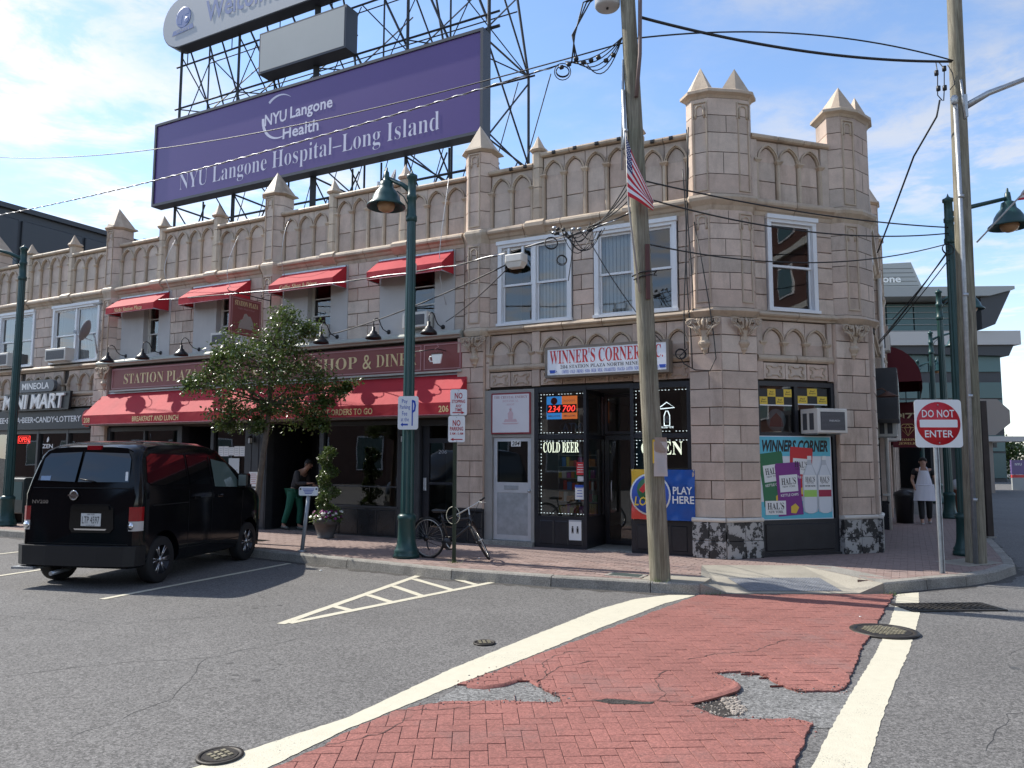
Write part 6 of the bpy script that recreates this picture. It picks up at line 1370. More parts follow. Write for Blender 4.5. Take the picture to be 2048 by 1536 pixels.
def flag_surface(t, S, rows=13, nv=16):
    for i in range(rows):
        m = FLR if i % 2 == 0 else FLW; k = 3; v0 = .30 if i < 7 else 0; vs = []
        for j in range(nv+1):
            for q in range(k+1): vs.append(S((i+q/k)/rows, v0+(1-v0)*j/nv))
        MB().add(vs, [(j*(k+1)+q, j*(k+1)+q+1, (j+1)*(k+1)+q+1, (j+1)*(k+1)+q) for j in range(nv) for q in range(k)], True).build('stripe', m, t)
    vs = [S(q/12*7/rows, .30*j/8) for j in range(9) for q in range(13)]
    MB().add(vs, [(j*13+q, j*13+q+1, (j+1)*13+q+1, (j+1)*13+q) for j in range(8) for q in range(12)], True).build('canton', FLB, t)
    b = MB()
    for j in range(5):
        for q in range(6):
            p = S((q+.6)/6.3*7/rows, .30*(j+.6)/5.4); p.y -= .008; r_ = .013
            b.add([p+Vector((r_*(.45 if a_ % 2 else 1)*math.sin(a_*PI/5), 0, r_*(.45 if a_ % 2 else 1)*math.cos(a_*PI/5))) for a_ in range(10)], [tuple(range(10))])
    o = b.build('stars', FLW, t); o['kind'] = 'stuff'
flag_surface(t, flag_diag(t))
t = thing('flag', 'corner of a striped flag on a slanted staff at the right edge', 'flag', (7.80, 12.42, 5.46))
MB().tube([(0, 0, 0), (.95, -.15, 1.03)], .014, 7).build('flag_staff', MATS['staff_grey'], t)
S2 = lambda s_, v: Vector((.60, -.1, .68)).lerp(Vector((.95, -.15, 1.03)), s_) + Vector((.55*v + .03*math.sin(s_*8), -.1*v+.04*math.sin(v*7+s_*5), -.10*v - .25*v*v + .25*v))
for i in range(7):
    vs = [S2((i+q/2)/7, j/8) for j in range(9) for q in range(3)]
    MB().add(vs, [(j*3+q, j*3+q+1, (j+1)*3+q+1, (j+1)*3+q) for j in range(8) for q in range(2)], True).build('stripe', FLR if i % 2 == 0 else FLW, t)
# sign posts
def rounded(w, h, r, n=4):
    out = []
    for cx, cz, a0 in ((w/2-r, h/2-r, 0), (-w/2+r, h/2-r, PI/2), (-w/2+r, -h/2+r, PI), (w/2-r, -h/2+r, 1.5*PI)):
        for i in range(n+1): a_ = a0+PI/2*i/n; out.append((cx+r*math.cos(a_), cz+r*math.sin(a_)))
    return out
def plate_xz(root, w, h, r, y0, y1, m, name, x=0, z=0):
    return MB().prism([(x+a, z+c) for a, c in rounded(w, h, r)], y0, y1, 'xz').build(name, m, root)
SIGNW = mat('sign_sheeting_white', (.74, .75, .76), .35); SIGNR = mat('sign_sheeting_red', (.55, .012, .025), .35); SIGNB = mat('sign_sheeting_blue', (.02, .07, .40), .35)
def channel_post(root, h, m, s=.03, x=0, y=0):
    b = MB(); b.box(x-s, x-s*.72, y, y+.03, 0, h); b.box(x+s*.72, x+s, y, y+.03, 0, h); b.box(x-s*.72, x+s*.72, y+.022, y+.03, 0, h); b.build('post', m, root)
t = thing('do_not_enter_sign', 'square white DO NOT ENTER sign with red disc on a steel post at the corner', 'road sign', (6.37, 11.43, .15), -.03)
channel_post(t, 2.5, STEEL, .035, .02, .0)
plate_xz(t, .70, .72, .05, -.014, -.010, SIGNW, 'sign_plate', .06, 2.22); b = MB(); b.lathe([(0, 0), (.325, 0), (.325, .002), (0, .002)], 48, (.06, -.0145, 2.22), axis=(0, -1, 0)); b.build('red_disc', SIGNR, t)
plate_xz(t, .56, .115, .012, -.0195, -.0175, SIGNW, 'white_bar', .06, 2.22); text('DO NOT', t, SIGNW, .48, .115, .06, 2.37, -.019, thick=.012); text('ENTER', t, SIGNW, .42, .105, .06, 2.065, -.019, thick=.012)
for z in (1.93, 2.50): MB().lathe([(.0, 0), (.012, 0), (.008, .008), (0, .008)], 8, (.06, -.018, z), axis=(0, -1, 0)).build('bolt', STEEL, t)
t = thing('parking_sign_post', 'thin green post with two red-lettered no stopping and no parking signs beside the bicycle', 'road sign', (-.96, 12.49, .15), -.10)
channel_post(t, 2.75, mat('post_green', (.045, .06, .035), .6, mott=(6, .2)), .03, .02, .02); SR2 = mat('sign_red_ink', (.42, .02, .03), .4)
for z, lines, ar in ((2.60, (('NO', .13, .10, .11), ('STOPPING', .22, .055, .015), ('ANY', .10, .05, -.06), ('TIME', .12, .05, -.125)), 1), (2.16, (('NO', .13, .10, .10), ('PARKING', .22, .065, .005), ('3 AM - 5 AM', .22, .04, -.075)), -1)):
    plate_xz(t, .28, .43, .03, -.008, -.004, SIGNW, 'sign_plate', .08 if ar > 0 else .05, z); x0 = .08 if ar > 0 else .05
    for s_, w, h_, dz in lines: text(bold(s_), t, SR2, w, h_, x0, z+dz, -.0105)
    MB().prism([(x0+ar*.10, z-.17), (x0+ar*.05, z-.195), (x0+ar*.05, z-.178), (x0-ar*.10, z-.178), (x0-ar*.10, z-.162), (x0+ar*.05, z-.162), (x0+ar*.05, z-.145)][::ar], -.0115, -.0095, 'xz').build('arrow', SR2, t)
    for zz in (z+.19, z-.20): MB().lathe([(.0, 0), (.008, 0), (.006, .006), (0, .006)], 8, (x0, -.009, zz), axis=(0, -1, 0)).build('bolt', STEEL, t)
t = thing('pay_parking_sign', 'white and blue Pay Parking Fee sign strapped to the green lamp post', 'road sign', (-1.77, 12.90, 2.60), -.16)
plate_xz(t, .36, .57, .04, -.006, -.002, SIGNW, 'sign_plate')
for s_, w, h_, dz, dx in (('Pay', .10, .085, .19, -.06), ('Parking', .18, .09, .09, -.055), ('Fee', .09, .075, -.01, -.06), ('at the', .14, .07, -.11, -.055)): text(s_, t, SIGNB, w, h_, dx, dz, -.0085)
b = MB(); b.box(.065, .085, -.0095, -.0065, -.22, .22); o_ = [(.085, .22), (.125, .20), (.14, .12), (.125, .03), (.085, .0), (.085, .04), (.10, .05), (.11, .12), (.10, .17), (.085, .18)]; b.prism(o_[::-1], -.0095, -.0065, 'xz'); b.build('letter_p_print', SIGNB, t)
MB().prism([(-.13, -.20), (-.09, -.235), (-.09, -.215), (.0, -.215), (.0, -.185), (-.09, -.185), (-.09, -.165)], -.0095, -.0065, 'xz').build('arrow', SIGNB, t)
b = MB(); b.tube([(-.10, .06, .2), (-.1, .0, .2)], .01, 5); b.box(-.12, .12, -.001, .01, .18, .21); b.box(-.12, .12, -.001, .01, -.21, -.18); b.build('strap', STEEL, t)
t = thing('info_post', 'short tilted grey post with a small white notice plate by the flower pot', 'sign', (-3.78, 13.87, .15), -.05)
MB().tube([(0, 0, 0), (.10, 0, 1.05)], .035, 10).build('post', mat('post_grey', (.28, .31, .34), .5, metal=.3), t); MB().lathe([(.08, 0), (.08, .02), (.045, .03)], 12).build('base_plate', STEEL, t)
plate_xz(t, .35, .16, .03, -.05, -.035, SIGNW, 'notice_plate', .105, 1.08)
for k in range(4): card(t, .22-.03*k, .012, SIGNB, .001, 'print_line', .105, 1.12-k*.026, -.0515)
for x in (-.04, .25): card(t, .03, .03, BLACKT, .001, 'print_mark', x, 1.12, -.0515)
t = thing('brown_post', 'plain square brown steel post at the kerb of the side street', 'post', (10.3, 16.56, .15))
MB().rbox(-.07, .07, -.07, .07, 0, 2.95, .01).build('shaft', mat('brown_steel', (.035, .024, .02), .6, mott=(4, .3)), t); MB().box(-.10, .10, -.10, .10, 0, .03).build('base_plate', CONC, t)
# ------------------------------------------------------------------ cables
def cat_pts(a, b, sag, n=24):
    a, b = Vector(a), Vector(b); return [a.lerp(b, i/n) - Vector((0, 0, sag*4*(i/n)*(1-i/n))) for i in range(n+1)]
def wire(lab, pts, r, m=CABLE, name='cable', twist=None):
    t = MB(); t.tube(pts, r, 6); 
    if twist:
        root = thing(name, lab, 'cable', pts[0]); o = t.build('core', m, root); o.location = -Vector(pts[0])
        q = []; n = len(pts)
        for i in range((n-1)*8+1):
            f = i/8; j = min(int(f), n-2); p = Vector(pts[j]).lerp(Vector(pts[j+1]), f-j); q.append(p + Vector((0, math.sin(i*.9), math.cos(i*.9)))*r*1.1)
        o = MB().tube(q, r*.8, 5).build('wrap', twist, root); o.location = -Vector(pts[0]); return root
    o = t.build(name, m); return tag(o, lab, 'cable', 'overhead cables')
SILV = mat('cable_silver', (.45, .45, .46), .4, metal=.5)
wire('thick black cable sagging between the two wooden poles', cat_pts((1.92, 10.77, 8.42), (7.62, 12.55, 8.71), .18), .022)
wire('second strand of the cable between the two wooden poles', cat_pts((1.76, 10.72, 8.05), (7.62, 12.5, 8.70), -.28), .012)
wire('thin cable from the leaning pole to the far left above the billboard sign', cat_pts((1.66, 10.77, 8.02), (-16.81, 24, 11.6), .55), .011)
wire('twisted pale cable crossing the purple billboard', cat_pts((.73, 11.5, 8.06), (-15.29, 22, 9.01), .18, 40), .012, CABLE, twist=SILV)
wire('twisted cable running along the upper windows from the leaning pole to the left edge', [Vector(p) for p in ((1.73, 10.77, 5.41), (1.26, 11.6, 5.42), (.07, 12.2, 5.25), (-.9, 13.1, 5.24), (-1.93, 14, 5.31), (-3.7, 15.4, 5.43), (-5.7, 17, 5.60), (-10.5, 20.2, 6.0), (-16.47, 24, 6.52))], .012, CABLE, twist=SILV)
wire('upper cable from the leaning pole across to the right corner turret', cat_pts((1.90, 10.77, 5.90), (7.97, 13.5, 6.05), .12), .012)
wire('middle cable from the leaning pole across to the green lamp post', cat_pts((1.92, 10.77, 5.64), (7.97, 13.5, 5.94), .25), .012)
wire('lower cable from the leaning pole past the corner window', cat_pts((1.94, 10.77, 4.95), (7.96, 13.5, 5.75), .32), .011)
wire('black drop cable falling from the right pole behind the corner turret', [Vector(p) for p in ((7.43, 12.63, 8.05), (7.36, 12.63, 7.75), (7.35, 13.4, 7.35), (7.6, 14.7, 6.75), (7.89, 16.0, 6.27))], .016)
for i, (a_, c_) in enumerate((((7.95, 13.5, 5.63), (8.74, 18, 4.55)), ((7.95, 13.5, 5.63), (8.68, 18, 4.43)), ((7.94, 13.5, 5.44), (8.72, 18, 4.50)), ((7.95, 13.5, 5.60), (8.4, 16.5, 4.9)))):
    wire(('leftmost', 'second', 'third', 'shortest')[i] + ' of the thin cables fanning from the green lamp post to the side wall', cat_pts(a_, c_, .05, 8), .010)
wire('cable from the white terminal box down to the lamps over the diner sign', cat_pts((.0, 12.2, 5.05), PW('f', -4.4, .35, 4.55), .10), .012)
wire('thin cable from the terminal box to the wall above the right lamp', cat_pts((.0, 12.2, 5.02), PW('f', -1.5, .1, 4.65), .06), .009)
for i, (u, fr, d0, top, bot) in enumerate(((3.64, 'f', .05, 7.75, 4.4), (3.60, 'f', .03, 7.72, 3.4), (3.54, 'f', .03, 7.0, 3.75))):
    pts = [PW(fr, u + .035*math.sin(z*1.7+i*2), d0+.15, z) for z in [bot+(top-bot)*k/14 for k in range(15)]]
    wire(('leftward', 'middle', 'rightward')[i] + ' loose black cable hanging down the corner turret', pts, .011)
pts = [PW('f', 3.55, .17, 3.75), PW('f', 3.42, .2, 3.62), PW('f', 3.5, .22, 3.48), PW('f', 3.7, .24, 3.36), PW('f', 3.95, .22, 3.34), PW('f', 4.05, .2, 3.55), PW('f', 4.02, .2, 3.95), PW('f', 3.96, .22, 4.5), PW('f', 3.86, .22, 5.2), PW('f', 3.72, .18, 6.0)]
wire('looping cable across the lower face of the corner turret', pts, .010)
def coil(lab, c, r, ax, n=5):
    t = thing('cable_coil', lab, 'cable coil', c); rnd = random.Random(int(r*1e4)); b = MB()
    for k in range(n):
        pts = []; tx, tz = rnd.uniform(-.3, .3), rnd.uniform(-.3, .3); rr = r*rnd.uniform(.8, 1.1)
        for i in range(17): a_ = 2*PI*i/16; pts.append(Vector((rr*math.cos(a_), tx*r*math.sin(a_)+k*.008, rr*math.sin(a_)+tz*.02)))
        MB().tube(pts, .008, 5).build('loop', CABLE, t)
coil('coil of black cable hung on the corner turret beside the shop sign', PW('f', 3.45, .22, 3.66), .09, None); coil('small cable coil hanging between the upper corner windows', PW('f', 1.35, .6, 5.5), .10, None, 2)
coil('cable coil hanging under the spliced cables left of the leaning pole', (.78, 11.3, 7.85), .12, None, 3); coil('cable coil hanging under the bundle of splices by the upper windows', (.62, 11.8, 5.25), .12, None, 2); coil('cable coil on the green lamp post beside the right pole', (7.9, 13.42, 5.62), .12, None, 2)
# splices and clamps
t = thing('cable_splice', 'tangle of black splices and loops where cables meet left of the leaning pole', 'cable splice', (1.2, 11.0, 7.9)); rnd = random.Random(11)
for k in range(8): p = Vector((-.45+k*.11, .1-.03*k, -.05+.01*k + rnd.uniform(-.12, .06))); MB().lathe([(0, -.04), (.03, -.03), (.035, .0), (.03, .03), (0, .04)], 8, p, axis=(.9, -.3, .2)).build('splice', CABLE, t)
for k in range(5): MB().tube(cat_pts((-.4+k*.08, .1, .0), (.45, -.15, .25), .12+.06*k, 10), .009, 5).build('jumper', CABLE, t)
for k in range(3): MB().tube([(-.30+.05*k, .05, -.05), (-.25-.02*k, .05, .4), (-.12+.05*k, .0, .9), (.1, -.1, .95)], .012, 5).build('riser_lead', CABLE, t)
t = thing('cable_splice', 'dense tangle of splices and looped cable between the upper corner windows', 'cable splice', (1.15, 11.65, 5.42)); rnd = random.Random(12)
for k in range(14): p = Vector((rnd.uniform(-.55, .22), rnd.uniform(-.1, .15), rnd.uniform(-.08, .09))); MB().lathe([(0, -.035), (.022, -.03), (.026, 0), (.022, .03), (0, .035)], 7, p, axis=(.9, -.3, .3)).build('splice', CABLE if k % 3 else STEEL, t)
for k in range(9): MB().tube(cat_pts((rnd.uniform(-.6, -.1), 0, rnd.uniform(-.05, .05)), (rnd.uniform(.0, .45), -.1, rnd.uniform(-.05, .1)), rnd.uniform(.1, .4), 10), .007, 5).build('loop', CABLE, t)
for k in range(4): MB().tube(cat_pts((.05*k, -.02, .03), (.55, -.85, .18+.10*k), .06, 8), .009, 5).build('jumper', CABLE, t)
MB().tube(cat_pts((0, 0, -.05), (1.0, -.85, -1.9), .12, 10), .008, 5).build('jumper', CABLE, t)
MB().tube(cat_pts((-.15, 0, -.1), (-.25, .3, -.75), -.05, 8), .007, 5).build('jumper', CABLE, t)
t = thing('cable_splice', 'black splices and leads hanging from the right wooden pole', 'cable splice', (7.35, 12.55, 8.2))
for p in ((.0, 0, .3), (.02, 0, .02), (.14, 0, .38), (.13, 0, .03)): MB().lathe([(0, -.05), (.035, -.04), (.035, .04), (0, .05)], 8, p).build('splice', CABLE, t)
for q in (((.0, 0, .5), (.02, 0, .3), (.0, 0, -.1), (.08, 0, -.2)), ((.05, 0, .5), (.14, 0, .38), (.12, 0, 0), (.1, 0, -.2)), ((.2, 0, .45), (.28, 0, .3), (.3, 0, .1), (.22, 0, .0))): MB().tube(q, .009, 5).build('lead', CABLE, t)
t = thing('terminal_box', 'pale grey cable terminal box hanging on the cable before the upper window', 'terminal box', (.06, 12.1, 5.06), -.5)
MB().rbox(-.16, .16, -.10, .10, -.06, .08, .02).build('lid', OFFWHITE, t); MB().frustum([(-.11, -.07), (.11, -.07), (.11, .07), (-.11, .07)], -.14, [(-.155, -.095), (.155, -.095), (.155, .095), (-.155, .095)], -.061).build('body', OFFWHITE, t)
for x in (-.13, .13): MB().box(x-.02, x+.02, -.02, .02, .08, .20).build('hanger', STEEL, t)
# thin pale leads looping down the diner parapet
for i, (u, z0, z1) in enumerate(((-5.9, 7.5, 6.1), (-1.45, 7.72, 5.0), (-7.6, 7.3, 5.6), (-9.9, 7.5, 5.8))):
    pts = [PW('f', u + .12*math.sin(k*.5+i)*k/10, .12+.25*math.sin(PI*k/10), z0+(z1-z0)*k/10) for k in range(11)]
    wire('%s pale lead dangling over the diner parapet' % ('thin', 'rightmost thin', 'slack', 'leftmost thin')[i], pts, .008, SILV)
# ------------------------------------------------------------------ roof billboard and its scaffold
FRAMEM = mat('frame_steel', (.022, .025, .030), .55)
t = thing('billboard', 'large purple hospital billboard with white lettering on the roof', 'billboard', PW('f', -8.28, -2.5, 9.95), FA)
PURB = mat('billboard_purple', (.098, .055, .205), .28, mott=(.4, .04))
MB().box(-6.08, 6.08, 0, .3, 0, 2.6).build('panel', PURB, t)
frame_box(t, None, -6.16, 6.16, -.08, 2.68, .08, -.04, .34, mat('billboard_frame', (.045, .05, .065), .5), 'edge_frame')
LAV = mat('billboard_white', (.62, .60, .72), .4)
text(ser('NYU Langone Hospital–Long Island'), t, LAV, 9.75, .66, -.02, .46, -.008, thick=-.012)
text(bold('NYU'), t, LAV, .86, .36, -.86, 1.80, -.008); text(bold('Langone'), t, LAV, 1.58, .46, .50, 1.78, -.008); text(bold('Health'), t, LAV, 1.36, .36, .12, 1.26, -.008)
b = MB(); vs = []; n = 28
for i in range(n+1):
    a_ = math.radians(50 + 250*i/n); w = .065*math.sin(PI*i/n)+.004; cx, cz, r_ = -.72, 1.82, .66
    if 150 < math.degrees(a_) < 178: pass
    vs += [(cx+(r_-w)*math.cos(a_), -.006, cz+(r_-w)*math.sin(a_)), (cx+(r_+w*.5)*math.cos(a_), -.006, cz+(r_+w*.5)*math.sin(a_))]
b.add(vs, [(2*i, 2*i+1, 2*i+3, 2*i+2) for i in range(n) if not (9 <= i <= 13)]); b.build('crescent', LAV, t)
t = thing('welcome_sign', 'grey pill-shaped Welcome sign with a village emblem, highest on the roof frame', 'sign', PW('f', -10.0, -2.5, 15.92), FA)
pl = [(3.6+.82*math.sin(PI*i/14), .82*math.cos(PI*i/14)) for i in range(15)] + [(-3.5-.82*math.sin(PI*i/14), -.82*math.cos(PI*i/14)) for i in range(15)]
MB().prism(pl[::-1], 0, .45, 'xz').build('panel', mat('welcome_grey', (.36, .38, .41), .4), t)
MB().prism([(x*1.008, z*1.03) for x, z in pl[::-1]], .02, .44, 'xz').build('edge_frame', MATS['billboard_frame'], t)
WB = mat('welcome_blue', (.12, .17, .36), .4); text(bold('Welcome to Mineola'), t, WB, 6.6, .72, 1.0, .0, -.01)
b = MB(); b.lathe([(.33, 0), (.35, 0), (.35, .004), (.33, .004)], 28, (-3.35, -.006, .12), axis=(0, -1, 0)); b.prism([(-3.62, -.05), (-3.45, -.1), (-3.4, .2), (-3.5, .3), (-3.6, .2)], -.012, -.008, 'xz'); b.prism([(-3.7, .3), (-3.62, .1), (-3.55, .2)], -.012, -.008, 'xz'); b.lathe([(.07, 0), (.1, 0), (.1, .004), (.07, .004)], 16, (-3.2, -.008, .0), axis=(0, -1, 0)); b.box(-3.28, -3.1, -.012, -.008, .2, .35); b.build('emblem_print', WB, t)
MB().prism([(-3.85, -.42), (-2.85, -.36), (-2.9, -.2), (-3.8, -.26)], -.012, -.008, 'xz').build('ribbon_print', WB, t); text(ser('MINEOLA'), t, MATS['welcome_grey'], .6, .1, -3.35, -.31, -.016)
t = thing('blank_display', 'blank pale grey display box on the roof frame above the purple billboard', 'display', PW('f', -8.2, -2.45, 13.23), FA)
MB().box(-1.6, 1.6, -.01, .05, .06, 1.22).build('screen', mat('screen_grey', (.33, .35, .35), .45, mott=(.8, .04)), t); MB().box(-1.66, 1.66, 0, .5, 0, 1.28).build('case', MATS['billboard_frame'], t)
t = thing('billboard_scaffold', 'dark steel lattice scaffold holding the signs on the roof', 'scaffold', PW('f', -8.2, -2.9, 7.0), FA)
def strut(a, c, r=.05): MB().tube([a, c], r*.72, 4, smooth=False).build('strut', FRAMEM, t)
U = lambda u: u+8.2
posts = [-13.85, -11.2, -8.0, -4.75, -2.2]
for u in posts:
    strut((U(u), 0, 0), (U(u), 0, 11.5), .075 if u != -8.0 else .17); strut((U(u), 2.3, 0), (U(u), 2.3, 5.6), .06); strut((U(u), 2.3, 5.6), (U(u)-.0, .3, 11.2), .055)
    for z0, z1 in ((.4, 2.9), (3.0, 5.4)): strut((U(u), 0, z0), (U(u), 2.3, z1), .04); strut((U(u), 0, z1), (U(u), 2.3, z0), .04)
    strut((U(u), 0, 5.5), (U(u), 2.3, 5.6), .05); strut((U(u), 0, 2.9), (U(u), 2.3, 2.9), .045); strut((U(u), 0, .5), (U(u), 2.3, .4), .04); strut((U(u), 2.3, 5.6), (U(u), .0, 8.0), .04)
for z in (.9, 2.2, 5.85, 6.25, 7.7, 9.2): strut((U(-14.1), .02, z), (U(-1.9), .02, z), .05 if z != 5.85 else .07)
for z in (1.0, 2.7, 5.6): strut((U(-14.0), 2.3, z), (U(-2.0), 2.3, z), .045)
for u in (-12.6, -9.7, -6.6, -5.6, -3.4): strut((U(u), .05, .0), (U(u), .05, 2.9), .05); strut((U(u), .05, 5.8), (U(u), .05, 8.9 if u not in (-9.7, -6.6) else 6.3), .045)
for a_, c_ in zip(posts, posts[1:]):
    m_ = (a_+c_)/2
    strut((U(a_), .1, 8.8), (U(m_), .1, 5.9), .05); strut((U(c_), .1, 5.9), (U(m_), .1, 9.2), .05); strut((U(a_), 2.25, 5.6), (U(c_), 2.25, 2.8), .035); strut((U(a_), .06, .1), (U(m_), .06, 2.8), .04); strut((U(m_), 2.2, .1), (U(c_), 2.2, 2.7), .04)
    strut((U(m_), .0, 7.7), (U(c_), 2.3, 5.6), .03); strut((U(a_), 0, 6.2), (U(m_), 1.2, 6.2), .03); strut((U(m_), 1.2, 6.2), (U(c_), 2.2, 5.6), .03); strut((U(a_), .0, 9.2), (U(a_)+.9, .0, 11), .045)
for z in (6.9, 8.4, 10.2): strut((U(-14.0), 1.2, z), (U(-2.0), 1.2, z), .032)
for i in range(12):
    u = -13.6+i*1.02; strut((U(u), .1, 5.9), (U(u+1.02), 1.2 if i % 2 else .1, 7.7), .028); strut((U(u), 2.25, 2.7), (U(u+.9), 2.25, 5.5), .026); strut((U(u), .06, .2 if i % 2 else 2.2), (U(u+1.0), .06, 2.2 if i % 2 else .2), .028)
    if i % 2 == 0: strut((U(u), .02, 7.7), (U(u), .02, 11), .03)
# ------------------------------------------------------------------ dark glass block behind the row at left
t = thing('dark_office_building', 'dark panelled office block behind the row at the left edge', 'building', PW('f', -25, 0, 0), FA)
DKP = mat('dark_panel', (.095, .105, .12), .3, var=.2); DKF = mat('dark_panel_frame', (.045, .05, .058), .5)
MB().box(-14, -.12, 1.5, 26, 0, 11.9).build('body', DKF, t)
for i in range(9):
    for k in range(3): MB().rbox(0, 2.55, -.06, .1, 0, 1.75 if k < 2 else 1.5, .03).build('cladding_panel', DKP if k < 2 else DKF, t, off=(-.06, 1.7+i*2.7, 6.3+k*1.85), rot=PI/2)
MB().box(-14, .06, 1.4, 26.1, 11.85, 12.05).build('roof_edge', DKF, t)
t = thing('roof_vent', 'round metal roof vent behind the parapet left of the billboard', 'roof vent', PW('f', -11.9, -1.6, 7.05)); MB().lathe([(.22, 0), (.22, .9), (.30, .92), (.30, 1.1), (.24, 1.2), (0, 1.25)], 18).build('stack', STEEL, t); MB().box(-1.0, -.3, -.2, .4, 0, 1.15).build('housing', OFFWHITE, t)
# ------------------------------------------------------------------ hospital at the end of the side street
t = thing('hospital_building', 'modern glass hospital with flat overhanging roof at the end of the side street', 'building', (30, 60, 0), -.06)
HG = mat('hospital_glass', (.06, .125, .13), .2, spec=.35, var=.15); HD = mat('hospital_dark', (.035, .038, .045), .5); HP = mat('hospital_panel', (.33, .345, .34), .5, var=.04); HW = mat('hospital_white', (.47, .455, .44), .5); HT = mat('hospital_taupe', (.27, .23, .20), .6)
MB().box(-6, 8.9, .4, 18, 0, 10.6).build('lower_core', HD, t)
for k in range(5):
    for i in range(8): MB().box(-6+i*1.86, -6+i*1.86+1.78, .25, .38, .3+k*2.1, .3+k*2.1+(1.25 if k % 2 else 1.95)).build('glass_panel', HG, t)
MB().box(-6, 10.0, -.6, 18, 10.75, 11.85).build('white_band', HW, t); MB().prism([(9.6, 10.74), (9.2, 9.9), (-6, 10.3), (-6, 10.74)], -.3, 10, 'xz').build('band_soffit', HD, t)
MB().box(-6, 7.0, 1.0, 16, 11.86, 14.4).build('upper_core', HD, t)
for i in range(6): MB().box(-6+i*2.16, -6+i*2.16+2.05, .85, .98, 11.95, 14.3).build('glass_panel', HG, t)
for k in range(5): MB().box(-6, 7.0, .72, .84, 12.1+k*.5, 12.14+k*.5).build('sun_fin', HP, t)
MB().prism([(-6, 14.5), (7.4, 14.5), (9.3, 15.0), (9.3, 15.25), (-6, 15.25)], -1.4, 16, 'xz').build('roof_slab', HP, t); MB().prism([(6.9, 11.9), (7.9, 12.3), (9.2, 14.95), (6.9, 14.45)], -1.0, 6, 'xz').build('roof_soffit', HD, t)
b = MB(); b.prism([(-6, 15.26), (4.2, 15.26), (3.1, 18.1), (-6, 17.7)], 2.0, 14, 'xz'); b.build('penthouse', HP, t)
for k in range(7): MB().box(-6, 3.9-.13*k, 1.96, 1.99, 15.4+k*.36, 15.42+k*.36).build('panel_joint', HD, t)
text(bold('NYU Langone'), t, WHITEP, 5.6, .8, -.6, 16.6, 1.93, ext=.06); text(bold('Health'), t, WHITEP, 2.8, .75, -1.6, 15.75, 1.93, ext=.06)
t = thing('entrance_canopy_building', 'taupe building with a flat white entrance canopy beyond the side street', 'building', (25.25, 41, 0), 0)
MB().prism([(-2.5, 3.1), (.9, 3.1), (1.75, 3.75), (1.75, 4.45), (1.1, 5.05), (-2.5, 5.05)], 0, 5, 'xz').build('upper_volume', HT, t); MB().box(-2.5, 2.3, -.6, 4, 2.75, 3.02).build('canopy', HW, t); MB().box(-2.5, .5, .3, 4, 0, 2.75).build('ground_floor', mat('canopy_dark', (.05, .05, .055), .5), t)
for x in (-2.2, -.9, .35): MB().box(x, x+.3, -.1, .25, 0, 2.74).build('column', HT, t)
MB().box(-.1, .3, -.03, -.002, 3.3, 3.75).build('window', HW, t)
t = thing('hospital_sign', 'small purple hospital entrance sign far off at the right edge', 'sign', (29.85, 45, 0)); MB().box(-.35, .45, -.06, .06, .9, 1.75).build('panel', PURB, t); MB().box(-.35, .45, -.055, .055, .72, .88).build('red_panel', REDP, t); MB().box(-.35, .45, -.055, .055, .0, .70).build('grey_panel', HP, t); text(bold('NYU'), t, WHITEP, .4, .14, .05, 1.5, -.064)
t = thing('traffic_light', 'distant traffic signal mast beyond the side street', 'traffic light', (27.9, 46, 0)); MB().tube([(0, 0, 0), (0, 0, 2.5), (.25, 0, 2.8), (1.5, 0, 3.0)], .06, 6).build('mast', STEEL, t); MB().rbox(1.2, 1.45, -.1, .1, 2.5, 3.05, .02).build('signal_head', BLACKM, t)
# ------------------------------------------------------------------ neighbours along the side street
t = thing('side_shop_row', 'row of brick shops with maroon awnings along the side street', 'building', PW('s', 9.0, 0, 0), FS)
BRK = mat('brick_wall', (.20, .085, .06), .85, mott=(3, .2), speck=(40, .2)); MB().box(0, 26, .08, 9, 0, 6.6).build('wall', BRK, t); MB().box(0, 26, -.06, 9, 6.55, 6.85).build('coping', TRIM, t)
for i in range(5):
    x = .4+i*5.1; MB().box(x, x+4.4, .0, .09, .3, 2.6).build('shop_window', HG, t); MB().box(x-.1, x+4.5, -.06, .08, 2.65, 3.3).build('fascia', DRED if i % 2 == 0 else BLACKP, t)
    for q in (.6, 2.6): f = MB().box(x+q, x+q+1.1, .03, .09, 4.0, 5.6).build('window', WHITE, t); MB().box(x+q+.08, x+q+1.02, .01, .029, 4.08, 5.52).build('pane', HG, f)
    for q in (-.25, 4.65): MB().rbox(x+q, x+q+.2, -.16, .08, 0, 6.5, .02).build('pier', TERRA, t)
def curved_awning(lab, s0, s1, z0, z1, out, txt=None):
    a = thing('side_awning', lab, 'awning', PW('s', s0, 0, z0), FS, 'maroon awnings on the side street'); n = 8; pr = [(-.02, z1-z0)] + [(-out*math.sin(PI/2*i/n), (z1-z0)*math.cos(PI/2*i/n)) for i in range(1, n+1)]
    b = MB(); vs = [(x, p[0], p[1]) for x in (0, s1-s0) for p in pr]; m_ = len(pr); b.add(vs, [(i, i+1, m_+i+1, m_+i) for i in range(m_-1)], True); b.build('canopy', DRED, a)
    for x in (0, s1-s0): MB().add([(x, p[0], p[1]) for p in pr] + [(x, 0, 0)], [tuple(range(m_+1))]).build('end_panel', DRED, a)
    MB().box(0, s1-s0, -out-.004, -out+.002, -.22, 0).build('valance', DRED, a); return a
curved_awning('upper maroon curved awning on the side street row', 9.6, 13.6, 4.1, 5.2, 1.05); curved_awning('lower maroon awning of the jewellery shop on the side street', 10.2, 13.8, 2.3, 3.2, .95)
t = thing('jewellery_sign', 'maroon end panel with a gold diamond mark above the side street sidewalk', 'sign', PW('s', 9.3, .62, 2.58), FA)
